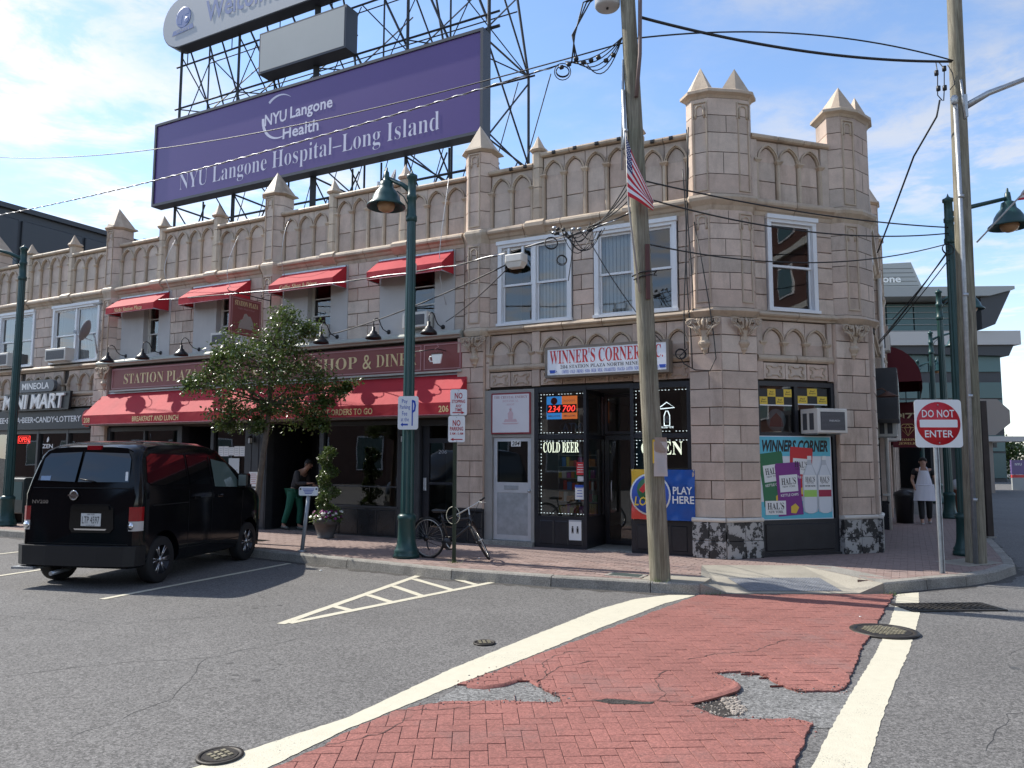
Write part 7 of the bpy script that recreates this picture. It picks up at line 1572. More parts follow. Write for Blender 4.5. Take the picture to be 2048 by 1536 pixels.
MB().box(-.4, .4, 0, .04, -.42, .42).build('panel', DRED, t); b = MB()
for q in (((-.2, .1), (-.12, .2), (.12, .2), (.2, .1), (0, -.14), (-.2, .1), (.2, .1)), ((-.08, .1), (0, .2), (.08, .1), (0, -.14), (-.08, .1))): b.tube([(x, -.01, z+.05) for x, z in q], .008, 4)
b.build('diamond_mark', GOLD, t); text(ser('DIAMOND'), t, GOLD, .5, .07, 0, -.2, -.006); text(ser('JEWELRY'), t, GOLD, .5, .07, 0, -.31, -.006)
t = thing('pizza_sign', 'dark lettered projecting sign reading PIZZA on the side street', 'sign', PW('s', 13.6, .8, 3.35), FA); MB().box(-.6, .6, 0, .08, -.5, .4).build('panel', DRED, t); text(bold('PIZZA'), t, CREAM, 1.0, .26, 0, -.1, -.006)
t = thing('side_sign_box', 'big black light-box sign seen edge on along the side wall', 'sign', PW('s', 3.0, .1, 3.2), FS); MB().rbox(-1.2, 1.4, -.36, .08, -.55, .5, .02).build('case', CHAR, t); MB().box(-1.1, 1.3, -.366, -.361, -.45, .4).build('face', HD, t)
aircon('s', 4.1, .4, 2.35, .6, .42, .42, FS, 'pale air conditioner on the side wall below the black sign box'); aircon('s', 6.2, .45, 2.3, .6, .5, .45, FS, 'farther air conditioner on the side wall'); aircon('s', 6.0, .3, 4.6, .6, .45, .32, FS, 'upper air conditioner on the side wall')
t = thing('wall_shade_lamp', 'small rusty dish lamp on the side wall next to the corner turret', 'wall lamp', PW('s', .75, .05, 3.05), FS); MB().tube([(0, 0, .1), (0, -.15, .14), (0, -.22, .08)], .014, 6).build('arm', mat('rusty_lamp', (.10, .045, .03), .7), t); MB().lathe([(.02, .06), (.06, .03), (.2, -.04), (.19, -.045), (0, .0)], 18, (0, -.24, .02)).build('shade', MATS['rusty_lamp'], t)
t = thing('downpipe', 'white downpipe on the side wall behind the turret', 'downpipe', PW('s', 4.95, .14, .15), FS); MB().tube([(0, 0, 0), (0, 0, 6.1)], .05, 8).build('pipe', OFFWHITE, t); [MB().box(-.08, .08, -.03, .12, z, z+.05).build('clip', OFFWHITE, t) for z in (.8, 2.6, 4.4)]
t = thing('trash_bin', 'dark cylindrical bin against the side wall', 'trash bin', PW('s', 7.2, .45, .15)); MB().lathe([(.2, 0), (.24, .7), (.26, .72), (.24, .8), (.1, .86), (0, .87)], 16).build('bin', BLACKM, t)
# red flower tub by the second lamp post
t = thing('flower_tub', 'brick-red basket planter beside the second side street lamp post', 'planter', (13.1, 22.2, .15)); MB().lathe([(.25, 0), (.34, .75), (.38, .8), (.3, .8), (0, .72)], 18).build('basket', mat('basket_red', (.28, .10, .06), .8, mott=(12, .3)), t); MB().lathe([(.3, .75), (.3, .95), (.2, 1.08), (0, 1.12)], 12).build('cloth', WHITE, t)
# invented building out of view behind the camera, added for reflections in the glass
t = thing('invented_station', 'invented brick station across the street, out of view, added for the window reflections', 'building', (0, -16, 0), -A)
MB().box(-80, 18, -8, 0, 0, 7.5).build('wall', mat('station_brick', (.15, .085, .065), .85, mott=(2, .15)), t); MB().box(-81, 19, -9, .6, 7.5, 8.0).build('roof', mat('station_roof', (.2, .2, .2), .8), t)
for i in range(20): f = MB().box(-78+i*4.7, -78+i*4.7+2.2, .0, .06, 1.0, 3.2).build('window', WHITE, t); MB().box(-77.9+i*4.7, -78+i*4.7+2.1, .061, .07, 1.1, 3.1).build('pane', HG, f)
t = thing('invented_apartment_block', 'invented brick apartment block across the side street, out of view, added for the corner window reflection', 'building', (24, 2, 0), math.radians(-58))  # second invented building out of view, added so the corner window reflects brick
MB().box(-9, 9, 0, 8, 0, 16).build('wall', mat('apartment_brick', (.12, .055, .042), .85, mott=(1.5, .15)), t)
for k in range(5):
    MB().box(-9, 9, -.15, -.001, 2.9+k*3, 3.2+k*3).build('balcony_band', OFFWHITE, t)
    for i in range(5): f = MB().box(-8.2+i*3.6, -8.2+i*3.6+1.7, -.05, .0, .9+k*3, 2.4+k*3).build('window', WHITE, t); MB().box(-8.1+i*3.6, -8.3+i*3.6+1.7, -.07, -.051, 1.0+k*3, 2.3+k*3).build('pane', HG, f)
# ------------------------------------------------------------------ parked van
def evaluated(o):
    dg = bpy.context.evaluated_depsgraph_get(); return bpy.data.meshes.new_from_object(o.evaluated_get(dg))
def only(objs, fn):
    """run fn with just these objects linked in a scratch scene, so that modifiers evaluate quickly"""
    for o in objs: COL.objects.link(o)
    bpy.context.view_layer.update(); me = bpy.data.meshes.new_from_object(objs[0].evaluated_get(bpy.context.evaluated_depsgraph_get()))
    for o in objs: bpy.data.objects.remove(o)
    return me
VBLK = mat('van_black_paint', (.005, .005, .006), .10, spec=.32, mott=(1.2, .25)); VPL = mat('van_plastic', (.009, .009, .010), .55, bump=(120, .3, .002)); VGL = mat('van_privacy_glass', (.004, .005, .006), .03, spec=.7); VSEAM = mat('van_seam', (.002, .002, .002), .8); CHROME = mat('chrome', (.75, .76, .78), .08, metal=1.0); LENSR = mat('tail_lens_red', (.30, .004, .008), .12, coat=.6); LENSW = mat('tail_lens_clear', (.55, .52, .50), .12, coat=.6)
VGC = glass_mat('van_clear_glass', (.45, .52, .50))
hd = math.radians(9.5); vf = Vector((math.sin(hd), math.cos(hd), 0)); vl = Vector((-math.cos(hd), math.sin(hd), 0))
rr_ = Vector((-5.27, 11.40, 0)); TR = .79; WBS = 2.50; WR_ = .325
van = thing('parked_van', 'black passenger van parked nose to the kerb, seen from its rear corner', 'van', rr_ + vl*TR, PI/2-hd)
HWD = .925
def roofz(x):
    P_ = [(-.64, 1.90), (-.45, 1.95), (0, 1.99), (.6, 2.005), (1.2, 1.985), (1.55, 1.92), (1.75, 1.80), (2.1, 1.60), (2.35, 1.41), (2.5, 1.32), (2.8, 1.23), (3.0, 1.13), (3.12, 1.0), (3.18, .86)]
    for (a, za), (b_, zb) in zip(P_, P_[1:]):
        if x <= b_: return za+(zb-za)*max(0, (x-a))/(b_-a)
    return P_[-1][1]
def halfw(x):
    P_ = [(-.64, .85), (-.60, .90), (-.5, .925), (2.4, .925), (2.75, .90), (3.0, .82), (3.12, .72), (3.18, .62)]
    for (a, za), (b_, zb) in zip(P_, P_[1:]):
        if x <= b_: return za+(zb-za)*max(0, (x-a))/(b_-a)
    return P_[-1][1]
def sidey(x, z): return halfw(x) - max(0, z-1.28)*.24 - max(0, .5-z)*.08
def rearx(z): return -.64 + max(0, z-1.30)*.26 + max(0, z-1.75)*.25
sts = [-.64, -.60, -.5, -.35, 0, .4, .8, 1.2, 1.4, 1.55, 1.65, 1.75, 1.9, 2.1, 2.25, 2.35, 2.5, 2.65, 2.8, 3.0, 3.12, 3.18]
ks = [0, .05, .13, .25, .36, .46, .50, .60, .72, .84, .92, .965, .99, 1.0]
vs = []
for x in sts:
    tz = roofz(x); z0 = .27
    half = []
    for k in ks:
        z = z0+(tz-z0)*k; y = sidey(x, z)
        if k > .9: y = sidey(x, z0+(tz-z0)*.9)*{.92: .985, .965: .93, .99: .78, 1.0: .45}[k]
        if k == 0: y -= .05
        xx = x + ((rearx(z)+.64)*max(0, 1-(x+.64)/.7) if x < .1 else 0)
        half.append((xx, y, z))
    vs += [(a, -b_, c) for a, b_, c in half] + [(a, b_, c) for a, b_, c in half[::-1]]
m_ = len(ks)*2; fs = []
for i in range(len(sts)-1):
    for k in range(m_): fs.append((i*m_+k, (i+1)*m_+k, (i+1)*m_+(k+1) % m_, i*m_+(k+1) % m_))
fs += [tuple(range(m_)), tuple(range((len(sts)-1)*m_, len(sts)*m_))[::-1]]
bme = MB().add(vs, fs).mesh('body', VBLK); bo = bpy.data.objects.new('body_tmp', bme)
cut = MB()
for x in (0, WBS):
    for sg in (-1, 1): cut.lathe([(.385, 0), (.385, .34)], 32, (x, sg*1.0 if sg < 0 else 1.0, WR_+.02), smooth=False, axis=(0, -sg, 0))
co_ = bpy.data.objects.new('cut_tmp', cut.mesh('cut', VSEAM)); md = bo.modifiers.new('b', 'BOOLEAN'); md.object = co_; md.operation = 'DIFFERENCE'; md.solver = 'EXACT'
me = only([bo, co_], None)
body = put('body', me, van); smooth_obj(body, 38)
def spanel(poly, off, m, name, side=-1, parent=None, sub=5):
    q = []
    for i, (x, z) in enumerate(poly):
        x2, z2 = poly[(i+1) % len(poly)]
        for j in range(sub): q.append((x+(x2-x)*j/sub, z+(z2-z)*j/sub))
    return MB().add([(x, side*(sidey(x, z)+off), z) for x, z in q], [tuple(range(len(q)))[::1 if side < 0 else -1]]).build(name, m, parent or van)
def rpanel(poly, off, m, name, parent=None, th=0):
    v = [(rearx(z)-off, y, z) for y, z in poly]; n = len(v)
    b = MB()
    if th:
        b.add(v + [(x+th, y, z) for x, y, z in v], [tuple(range(n))] + [(i, n+i, n+(i+1) % n, (i+1) % n) for i in range(n)])
    else: b.add(v, [tuple(range(n))])
    return b.build(name, m, parent or van)
for sd_ in (-1, 1):
    spanel([(-.42, 1.42), (-.32, 1.37), (.55, 1.36), (.55, 1.79), (-.25, 1.81), (-.36, 1.76)], .006, VGL, 'side_window', sd_)
    spanel([(.62, 1.36), (1.18, 1.34), (1.18, 1.76), (.62, 1.79)], .006, VGL, 'side_window', sd_)
    fw_ = spanel([(1.30, 1.30), (2.16, 1.26), (2.02, 1.42), (1.74, 1.67), (1.30, 1.73)], .008, mat('van_door_glass', (.10, .14, .13), .03, spec=.8), 'front_window', sd_)
    for poly in ([(.575, .42), (.592, .42), (.592, 1.80), (.575, 1.80)], [(1.23, .42), (1.246, .42), (1.246, 1.78), (1.23, 1.78)], [(2.17, .52), (2.185, .52), (2.22, 1.2), (2.205, 1.2)], [(-.32, 1.10), (.57, 1.10), (.57, 1.088), (-.32, 1.088)], [(.6, .44), (2.14, .44), (2.14, .428), (.6, .428)]): spanel(poly, .004, VSEAM, 'panel_gap', sd_)
    spanel([(-.05, .30), (2.9, .30), (2.9, .41), (-.05, .41)][:], .010, VPL, 'sill_trim', sd_) if False else None
    for x in (.70, 1.36): MB().rbox(x, x+.16, -.02, .02, 1.135, 1.17, .006).build('door_handle', VBLK, van, off=(0, sd_*(HWD+.012), 0))
    mr = MB().rbox(-.06, .08, -.09, .09, -.11, .11, .03).build('mirror', VBLK, van, off=(2.04, sd_*(HWD+.11), 1.38)); MB().box(-.066, -.061, -.07, .07, -.09, .09).build('mirror_glass', CHROME, mr); MB().box(-.02, .06, -.11*1, .02, -.12, -.07).build('mirror_stalk', VPL, mr)
    # tail lamps: red upper lens, clear lower, wrapped round the corner
    tl = MB(); z0, z1 = .74, 1.13
    q = [(rearx(.9)-.006, sd_*.79), (rearx(.9)-.008, sd_*.845), (-.61, sd_*.905), (-.56, sd_*.928), (-.52, sd_*.936)]
    def strip(za, zb, m, nm, ta=0, tb=0):
        n = len(q); v = [(x, y, za) for x, y in q] + [(x, y, zb) for x, y in q]; fs_ = [(i, i+1, n+i+1, n+i)[::1 if sd_ > 0 else -1] for i in range(n-1)]
        v2 = [(x+.06, y*.93, za) for x, y in q] + [(x+.06, y*.93, zb) for x, y in q]; MB().add(v + v2, fs_ + [(n+i, n+i+1, 3*n+i+1, 3*n+i) for i in range(n-1)] + [(i, i+1, 2*n+i+1, 2*n+i) for i in range(n-1)] + [(0, n, 3*n, 2*n), (n-1, 2*n-1, 4*n-1, 3*n-1)]).build(nm, m, van)
    strip(.90, 1.09, LENSR, 'tail_light'); strip(.77, .898, LENSW, 'reverse_light'); MB().lathe([(0, 0), (.045, 0), (.05, .008), (0, .012)], 16, (rearx(.9)-.010, sd_*.825, .835), axis=(-1, 0, 0)).build('lamp_bulb', CHROME, van)
# rear glass: two doors, dark
rpanel([(.72, 1.44), (.69, 1.74), (.63, 1.81), (.12, 1.83), (.12, 1.42)][::-1], .007, VGL, 'rear_window'); rpanel([(-.74, 1.42), (-.70, 1.74), (-.64, 1.81), (.07, 1.83), (.07, 1.42)], .007, VGL, 'rear_window')
for poly in ([(.088, .52), (.102, .52), (.102, 1.84), (.088, 1.84)], [(-.80, .585), (.80, .585), (.80, .597), (-.80, .597)], [(-.80, .512), (-.79, .512), (-.76, 1.80), (-.772, 1.80)], [(.79, .512), (.80, .512), (.772, 1.80), (.76, 1.80)], [(-.77, 1.335), (.77, 1.335), (.77, 1.345), (-.77, 1.345)]): rpanel(poly, .004, VSEAM, 'panel_gap')
rpanel([(-.50, .74), (.10, .74), (.14, .80), (.13, 1.09), (.09, 1.12), (-.48, 1.12), (-.54, 1.07), (-.56, .80)], .012, VBLK, 'plate_recess', th=.03); rpanel([(-.50, 1.05), (.10, 1.05), (.09, 1.105), (-.48, 1.105)], .035, VBLK, 'plate_hood', th=.03)
rpanel([(-.44, .775), (.04, .775), (.06, .795), (-.46, .795)], .022, CHROME, 'chrome_strip')
pl_ = rpanel([(-.36, .83), (-.05, .83), (-.05, 1.0), (-.36, 1.0)], .020, mat('plate_white', (.68, .68, .66), .4), 'licence_plate', th=.006)
def rtext(s_, m, w, h_, y, z, off, parent=van):
    o = text(s_, parent, m, w, h_, 0, 0); o.location = (rearx(z)-off, y, z); o.rotation_euler = (0, 0, -PI/2); return o
rtext('LTP 4597', BLACKT, .27, .095, -.205, .912, .0225); rtext('NEW YORK', BLACKT, .12, .018, -.205, .985, .0225); rtext('EXCELSIOR', BLACKT, .14, .012, -.205, .842, .0225)
bd = MB(); bd.lathe([(.052, 0), (.062, .006), (.072, 0)], 24, (rearx(1.24)-.006, .13-.03, 1.24), axis=(-1, 0, 0)); bd.box(rearx(1.24)-.016, rearx(1.24)-.006, .015, .185, 1.228, 1.252); bd.build('badge', CHROME, van)
rtext(bold('NV200'), CHROME, .26, .05, .63, 1.15, .008)
MB().box(rearx(1.88)-.03, rearx(1.88)+.02, -.17, .05, 1.86, 1.92).build('brake_light', LENSR, van)
MB().tube([(rearx(1.42)-.03, -.20, 1.43), (rearx(1.45)-.03, .02, 1.46)], .009, 5).build('wiper', BLACKM, van); rpanel([(.52, 1.44), (.68, 1.44), (.68, 1.50), (.52, 1.50)], .009, mat('sticker_blue', (.25, .35, .5), .4), 'window_sticker'); rpanel([(-.72, 1.44), (-.68, 1.44), (-.66, 1.56), (-.70, 1.56)][::-1], .009, WHITEP, 'walker_sticker')
# bumpers
def bumper(x0, x1, z0, z1, m, name, front=False):
    pts = []
    if not front: pl = [(-.58, -.945), (-.66, -.93), (-.74, -.80), (-.77, -.4), (-.775, 0), (-.77, .4), (-.74, .80), (-.66, .93), (-.58, .945), (-.45, .945), (-.45, -.945)]
    else: pl = [(3.0, .84), (3.17, .70), (3.27, .4), (3.29, 0), (3.27, -.4), (3.17, -.70), (3.0, -.84), (2.9, -.6), (2.9, .6)]
    MB().frustum([(x*1.0, y*.985) for x, y in pl][::-1], z0, pl[::-1], z1).build(name, m, van)
bumper(0, 0, .31, .57, VPL, 'rear_bumper'); bumper(0, 0, .28, .66, VPL, 'front_bumper', True)
MB().box(-.80, -.6, .55, .9, .255, .285).build('tow_step', STEEL, van); MB().tube([(-.4, .3, .22), (-.76, .3, .20)], .03, 8).build('exhaust', STEEL, van); MB().box(-.1, 2.6, -.6, .6, .20, .30).build('underbody', BLACKM, van)
MB().tube([(.9, 0, 1.99), (.87, 0, 2.12)], .008, 5).build('antenna', BLACKM, van)
# wheels
def wheel_meshes():
    ty = MB().lathe([(.20, -.10), (.30, -.10), (.32, -.085), (.325, -.05), (.325, .05), (.32, .085), (.30, .10), (.20, .10)], 36, axis=(0, 1, 0), cap=False).mesh('tyre', RUBBER)
    rm = MB(); rm.lathe([(.215, -.095), (.205, -.085), (.205, .06), (.0, .05)], 32, axis=(0, 1, 0), cap=False)
    rim = rm.mesh('rim', mat('rim_dark', (.05, .05, .055), .35, metal=.8))
    sp_ = MB()
    for k in range(6):
        for d_ in (-.14, .14):
            a_ = 2*PI*k/6; p0 = Vector((.03*math.cos(a_), -.075, .03*math.sin(a_))); p1 = Vector((.205*math.cos(a_+d_), -.09, .205*math.sin(a_+d_))); sp_.tube([p0, p0.lerp(p1, .5), p1], [.016, .011, .012], 5)
    sp_.lathe([(0, 0), (.04, .0), (.045, -.02), (0, -.03)], 14, (0, -.07, 0), axis=(0, 1, 0)); sp_.lathe([(.20, -.094), (.212, -.099), (.215, -.09)], 32, axis=(0, 1, 0), cap=False)
    return ty, rim, sp_.mesh('spokes', mat('rim_silver', (.45, .45, .46), .25, metal=.9))
ty, rim, spk = wheel_meshes()
for x in (0, WBS):
    for sd_ in (-1, 1):
        w = put('tyre', ty, van, None, (x, sd_*TR, WR_)); w.name = 'wheel'
        if sd_ > 0: w.rotation_euler = (0, 0, PI)
        put('rim', rim, w); put('spokes', spk, w)
van.scale = (1, 1, 1.045)
# seats seen as shapes behind the glass are left dark: privacy glass
# ------------------------------------------------------------------ street tree
LEAF = None
def leaf_mat(name, c, tr=.35):
    m = bpy.data.materials.new(name); m.use_nodes = True; t = m.node_tree; N = t.nodes; Kk = t.links.new; b = N['Principled BSDF']; o = N['Material Output']
    g = N.new('ShaderNodeNewGeometry'); n = N.new('ShaderNodeTexNoise'); n.inputs['Scale'].default_value = 7; n.inputs['Detail'].default_value = 3; Kk(g.outputs['Position'], n.inputs['Vector'])
    r = N.new('ShaderNodeValToRGB'); r.color_ramp.elements[0].position = .3; r.color_ramp.elements[0].color = (c[0]*.55, c[1]*.6, c[2]*.6, 1); r.color_ramp.elements[1].position = .7; r.color_ramp.elements[1].color = (c[0]*1.5, c[1]*1.35, c[2]*1.1, 1); Kk(n.outputs['Fac'], r.inputs[0]); Kk(r.outputs[0], b.inputs['Base Color'])
    b.inputs['Roughness'].default_value = .32; b.inputs['Specular IOR Level'].default_value = .6
    tr_ = N.new('ShaderNodeBsdfTranslucent'); Kk(r.outputs[0], tr_.inputs[0]); mx = N.new('ShaderNodeMixShader'); mx.inputs[0].default_value = tr*.6; Kk(b.outputs[0], mx.inputs[1]); Kk(tr_.outputs[0], mx.inputs[2]); Kk(mx.outputs[0], o.inputs[0]); return m
LEAF = leaf_mat('leaf_green', (.085, .135, .036), .5); LEAFD = leaf_mat('leaf_dark', (.035, .065, .025)); BARK = mat('bark', (.13, .10, .075), .9, mott=(8, .3), bump=(30, .8, .01))
def leaf(b, p, rnd, s):
    d = Vector((rnd.gauss(0, 1), rnd.gauss(0, 1), rnd.gauss(-.2, .8))).normalized(); n = Vector((rnd.gauss(0, .6), rnd.gauss(0, .6), 1)).normalized(); x = d.cross(n).normalized() if d.cross(n).length > .05 else Vector((1, 0, 0)); up_ = x.cross(d)
    l = s*rnd.uniform(.7, 1.25); w = l*.33
    b.add([p, p+d*l*.5+x*w+up_*w*.25, p+d*l, p+d*l*.5-x*w+up_*w*.25], [(0, 1, 2), (0, 2, 3)])
def tree(lab, loc, seed, trunk_pts, clumps, leaf_s=.085, nleaf=260, group=None):
    t = thing('street_tree', lab, 'tree', loc, 0, group); rnd = random.Random(seed); b = MB()
    b.tube(trunk_pts, [.075-.05*i/(len(trunk_pts)-1) for i in range(len(trunk_pts))], 9)
    cr = MB(); tp = [Vector(p) for p in trunk_pts]
    for (c, r) in clumps:
        c = Vector(c); best = min(tp[len(tp)//2:], key=lambda q: (q-c).length + abs(q.z-c.z+.5)*.5); mid = best.lerp(c, .5) + Vector((rnd.uniform(-.1, .1), rnd.uniform(-.1, .1), .02))
        b.tube([best, mid, c], [.026, .016, .007], 6)
        for k in range(8):
            e = c + Vector((rnd.gauss(0, .55), rnd.gauss(0, .55), rnd.gauss(0, .45)))*r; b.tube([mid.lerp(c, rnd.uniform(.3, 1)), e], [.007, .003], 4, cap=False)
            for q in range(nleaf//8):
                p = e + Vector((rnd.gauss(0, .34), rnd.gauss(0, .34), rnd.gauss(0, .28)))*r; leaf(cr, p, rnd, leaf_s)
    b.build('trunk', BARK, t); cr.build('crown', LEAF, t); return t
tz = lambda x, y, z: (x+5.02, y-15.1, z-.15)
T_ = [tz(-5.07, 15.1, .15), tz(-5.04, 15.1, .8), tz(-4.98, 15.1, 1.5), tz(-4.90, 15.1, 2.2), tz(-4.84, 15.1, 2.9), tz(-4.86, 15.1, 3.6), tz(-4.80, 15.1, 4.2), tz(-4.62, 15.1, 4.6)]
CL = [(-4.62, 0, 4.65, .30), (-4.75, .1, 4.35, .36), (-4.35, -.1, 4.15, .34), (-5.2, .15, 4.2, .38), (-5.55, -.1, 3.95, .30), (-4.9, -.2, 3.95, .45), (-5.3, .3, 3.75, .45), (-4.4, .25, 3.7, .42), (-4.0, 0, 3.55, .30), (-5.75, .2, 3.5, .34), (-6.2, 0, 3.35, .28), (-6.5, .1, 3.3, .17), (-4.8, -.4, 3.45, .48), (-5.4, -.35, 3.25, .45), (-4.3, -.35, 3.25, .42), (-3.85, .2, 3.2, .32), (-3.5, 0, 3.2, .18), (-3.32, .05, 3.22, .10), (-5.8, .0, 2.98, .32), (-5.1, .35, 3.05, .42), (-4.6, .3, 3.0, .38), (-5.55, .2, 2.65, .26), (-5.75, .1, 2.5, .16), (-4.2, .1, 2.85, .26), (-4.05, 0, 2.62, .18), (-3.8, 0, 2.48, .15), (-4.95, -.1, 2.75, .26), (-5.05, .0, 2.45, .13), (-3.75, -.1, 2.95, .15), (-4.2, .1, 4.45, .2), (-5.9, .1, 3.75, .2)]
tree('slim street tree with glossy green crown in front of the diner', (-5.02, 15.1, .15), 5, T_, [(tz(x, 15.1+y, z), r) for x, y, z, r in CL], .068, 520)
# spiral topiary in a flower pot
t = thing('topiary_pot', 'spiral-clipped evergreen with purple and white petunias in a dark round pot', 'potted plant', (-3.92, 16.2, .15)); POT = mat('pot_grey', (.075, .07, .068), .55, mott=(4, .15))
MB().lathe([(.17, 0), (.18, .02), (.165, .03), (.24, .27), (.262, .28), (.275, .40), (.265, .41), (.25, .40), (.0, .36)], 28).build('pot', POT, t)
MB().tube([(0, 0, .35), (0, 0, 1.85)], .018, 6).build('stem', BARK, t); rnd = random.Random(9); b = MB()
for i in range(3800):
    f = rnd.random(); z = .52+f*1.38; a_ = f*PI*6.4; rad = (.205-.065*f); wob = .085*(1-f*.5); r_ = rad*rnd.uniform(.5, 1)*(1+.28*math.sin((z*16)-1)); th = rnd.uniform(0, 2*PI)
    leaf(b, Vector((wob*math.cos(a_)+r_*math.cos(th), wob*math.sin(a_)+r_*math.sin(th), z)), rnd, .05)
b.build('spiral_foliage', LEAF, t); b = MB()
for i in range(420): th = rnd.uniform(0, 2*PI); r_ = rnd.uniform(.12, .34); leaf(b, Vector((r_*math.cos(th), r_*math.sin(th), .46+rnd.uniform(-.06, .08)-(.06 if r_ > .28 else 0))), rnd, .06)
b.build('petunia_leaves', LEAF, t)
FP = mat('petal_purple', (.22, .015, .14), .6); FWh = mat('petal_white', (.75, .74, .68), .6)
for i in range(46):
    th = rnd.uniform(-2.9, .3); r_ = rnd.uniform(.16, .36); p = Vector((r_*math.cos(th), r_*math.sin(th), .50+rnd.uniform(-.08, .07))); white = (math.cos(th) > -.1 and rnd.random() < .6) or rnd.random() < .15; s_ = rnd.uniform(.022, .04); b = MB()
    nrm = Vector((math.cos(th)*.5, math.sin(th)*.6-.3, .7)).normalized(); b.lathe([(0, -.015), (s_*.4, -.005), (s_, .0), (s_*.9, .004), (0, -.006)], 7, p, axis=nrm); b.build('flower', FWh if white else FP, t)
# far trees
for i, (x, y, h_, lab) in enumerate(((38.8, 62, 4.0, 'left one of two distant trees at the right edge'), (41.5, 64, 5.0, 'right one of two distant trees at the right edge'), (45, 63, 4.6, 'distant tree outside the right edge of the view'))[:2]):
    tree(lab, (x, y, 0), 20+i, [(0, 0, 0), (0, 0, 1.2), (.1, 0, 2.2)], [((random.uniform(-1.6, 1.6), random.uniform(-1, 1), h_*.45+random.uniform(-.9, 1.6)), .8) for _ in range(12)], .28, 160)
# ------------------------------------------------------------------ bicycle chained to the sign post
R0 = Vector((-1.42, 13.05, .15)); bd_ = Vector((1.07, -.60, 0)).normalized()
bike = thing('bicycle', 'dark bicycle chained to the thin sign post, front wheel turned towards the street', 'bicycle', R0, math.atan2(bd_.y, bd_.x))
BFR = mat('bike_frame', (.012, .012, .016), .3, coat=.5); BSIL = mat('bike_silver', (.55, .54, .50), .3, metal=.8)
def bwheel(c, ax, r=.335):
    q = Vector((0, 1, 0)).rotation_difference(Vector(ax)).to_matrix(); c = Vector(c)
    def ring(rad, rr, n=40): return [c + q @ Vector((rad*math.cos(2*PI*i/n), 0, rad*math.sin(2*PI*i/n))) for i in range(n+1)]
    b = MB(); b.tube(ring(r, 0), .019, 7, cap=False); w = b.build('wheel', RUBBER, bike); MB().tube(ring(r-.03, 0), .010, 5, cap=False).build('rim', BSIL, w)
    s_ = MB()
    for i in range(24): a_ = 2*PI*i/24; s_.tube([c + q @ Vector((.03*math.cos(a_+.8), .02*(1 if i % 2 else -1), .03*math.sin(a_+.8))), c + q @ Vector(((r-.035)*math.cos(a_), 0, (r-.035)*math.sin(a_)))], .0018, 3, cap=False)
    s_.tube([c + q @ Vector((0, -.06, 0)), c + q @ Vector((0, .06, 0))], .016, 6); s_.build('spokes', BSIL, w); return w
hub = Vector((0, 0, .335)); BB = Vector((.42, 0, .27)); ST = Vector((.30, 0, .66)); HT_ = Vector((.84, 0, .70)); HB = Vector((.87, 0, .60))
bwheel(hub, (.02, 1, .03))
def tb(name, pts, r, m=BFR, n=8): return MB().tube(pts, r, n).build(name, m, bike)
tb('seat_tube', [BB, ST, ST+Vector((-.03, 0, .10))], .017); tb('top_tube', [ST-Vector((-.02, 0, .04)), HT_], .017); tb('down_tube', [BB, HB], .02); tb('head_tube', [HT_+Vector((-.012, 0, .05)), HB-Vector((-.01, 0, .03))], .022)
for sg in (-.055, .055): tb('stay', [hub+Vector((0, sg, 0)), BB+Vector((-.05, sg*.5, 0))], .010); tb('stay', [hub+Vector((0, sg, 0)), ST+Vector((0, sg*.3, -.06))], .009)
MB().lathe([(.0, -.01), (.09, -.008), (.095, 0), (.09, .008), (0, .01)], 24, (BB.x, -.06, BB.z), axis=(0, 1, 0)).build('chainring', BLACKM, bike); tb('chain', [hub+Vector((0, -.06, .045)), BB+Vector((0, -.06, .09))], .006, BLACKM, 5); tb('chain', [hub+Vector((0, -.06, -.045)), BB+Vector((0, -.06, -.09))], .006, BLACKM, 5)
MB().lathe([(0, -.02), (.055, -.015), (.04, .015), (0, .02)], 18, (0, -.05, .335), axis=(0, 1, 0)).build('cassette', BLACKM, bike); tb('derailleur', [(0.02, -.06, .28), (.04, -.07, .20), (.08, -.07, .14)], .014, BLACKM, 6)
for sg, dz in ((-1, -.14), (1, .14)): tb('crank', [BB+Vector((0, sg*.07, 0)), BB+Vector((.09*-sg, sg*.09, dz*.6))], .011, BSIL, 6); MB().rbox(-.045, .045, -.03, .03, -.01, .01, .004).build('pedal', BLACKM, bike, off=BB+Vector((.09*-sg, sg*.13, dz*.6)))
sdl = ST+Vector((-.04, 0, .13)); b = MB(); vs = []
for x, w, h_ in ((-.16, .065, .02), (-.13, .085, .035), (-.04, .06, .03), (.06, .03, .025), (.13, .018, .02)): vs += [(x, -w, 0), (x, -w*.6, h_), (x, w*.6, h_), (x, w, 0), (x, 0, -.03)]
b.add(vs, [(i*5+k, (i+1)*5+k, (i+1)*5+(k+1) % 5, i*5+(k+1) % 5) for i in range(4) for k in range(5)] + [(4, 3, 2, 1, 0), (20, 21, 22, 23, 24)], True); b.build('saddle', mat('saddle_black', (.02, .02, .02), .35), bike, off=sdl); tb('seat_post', [ST, sdl], .012, BSIL)
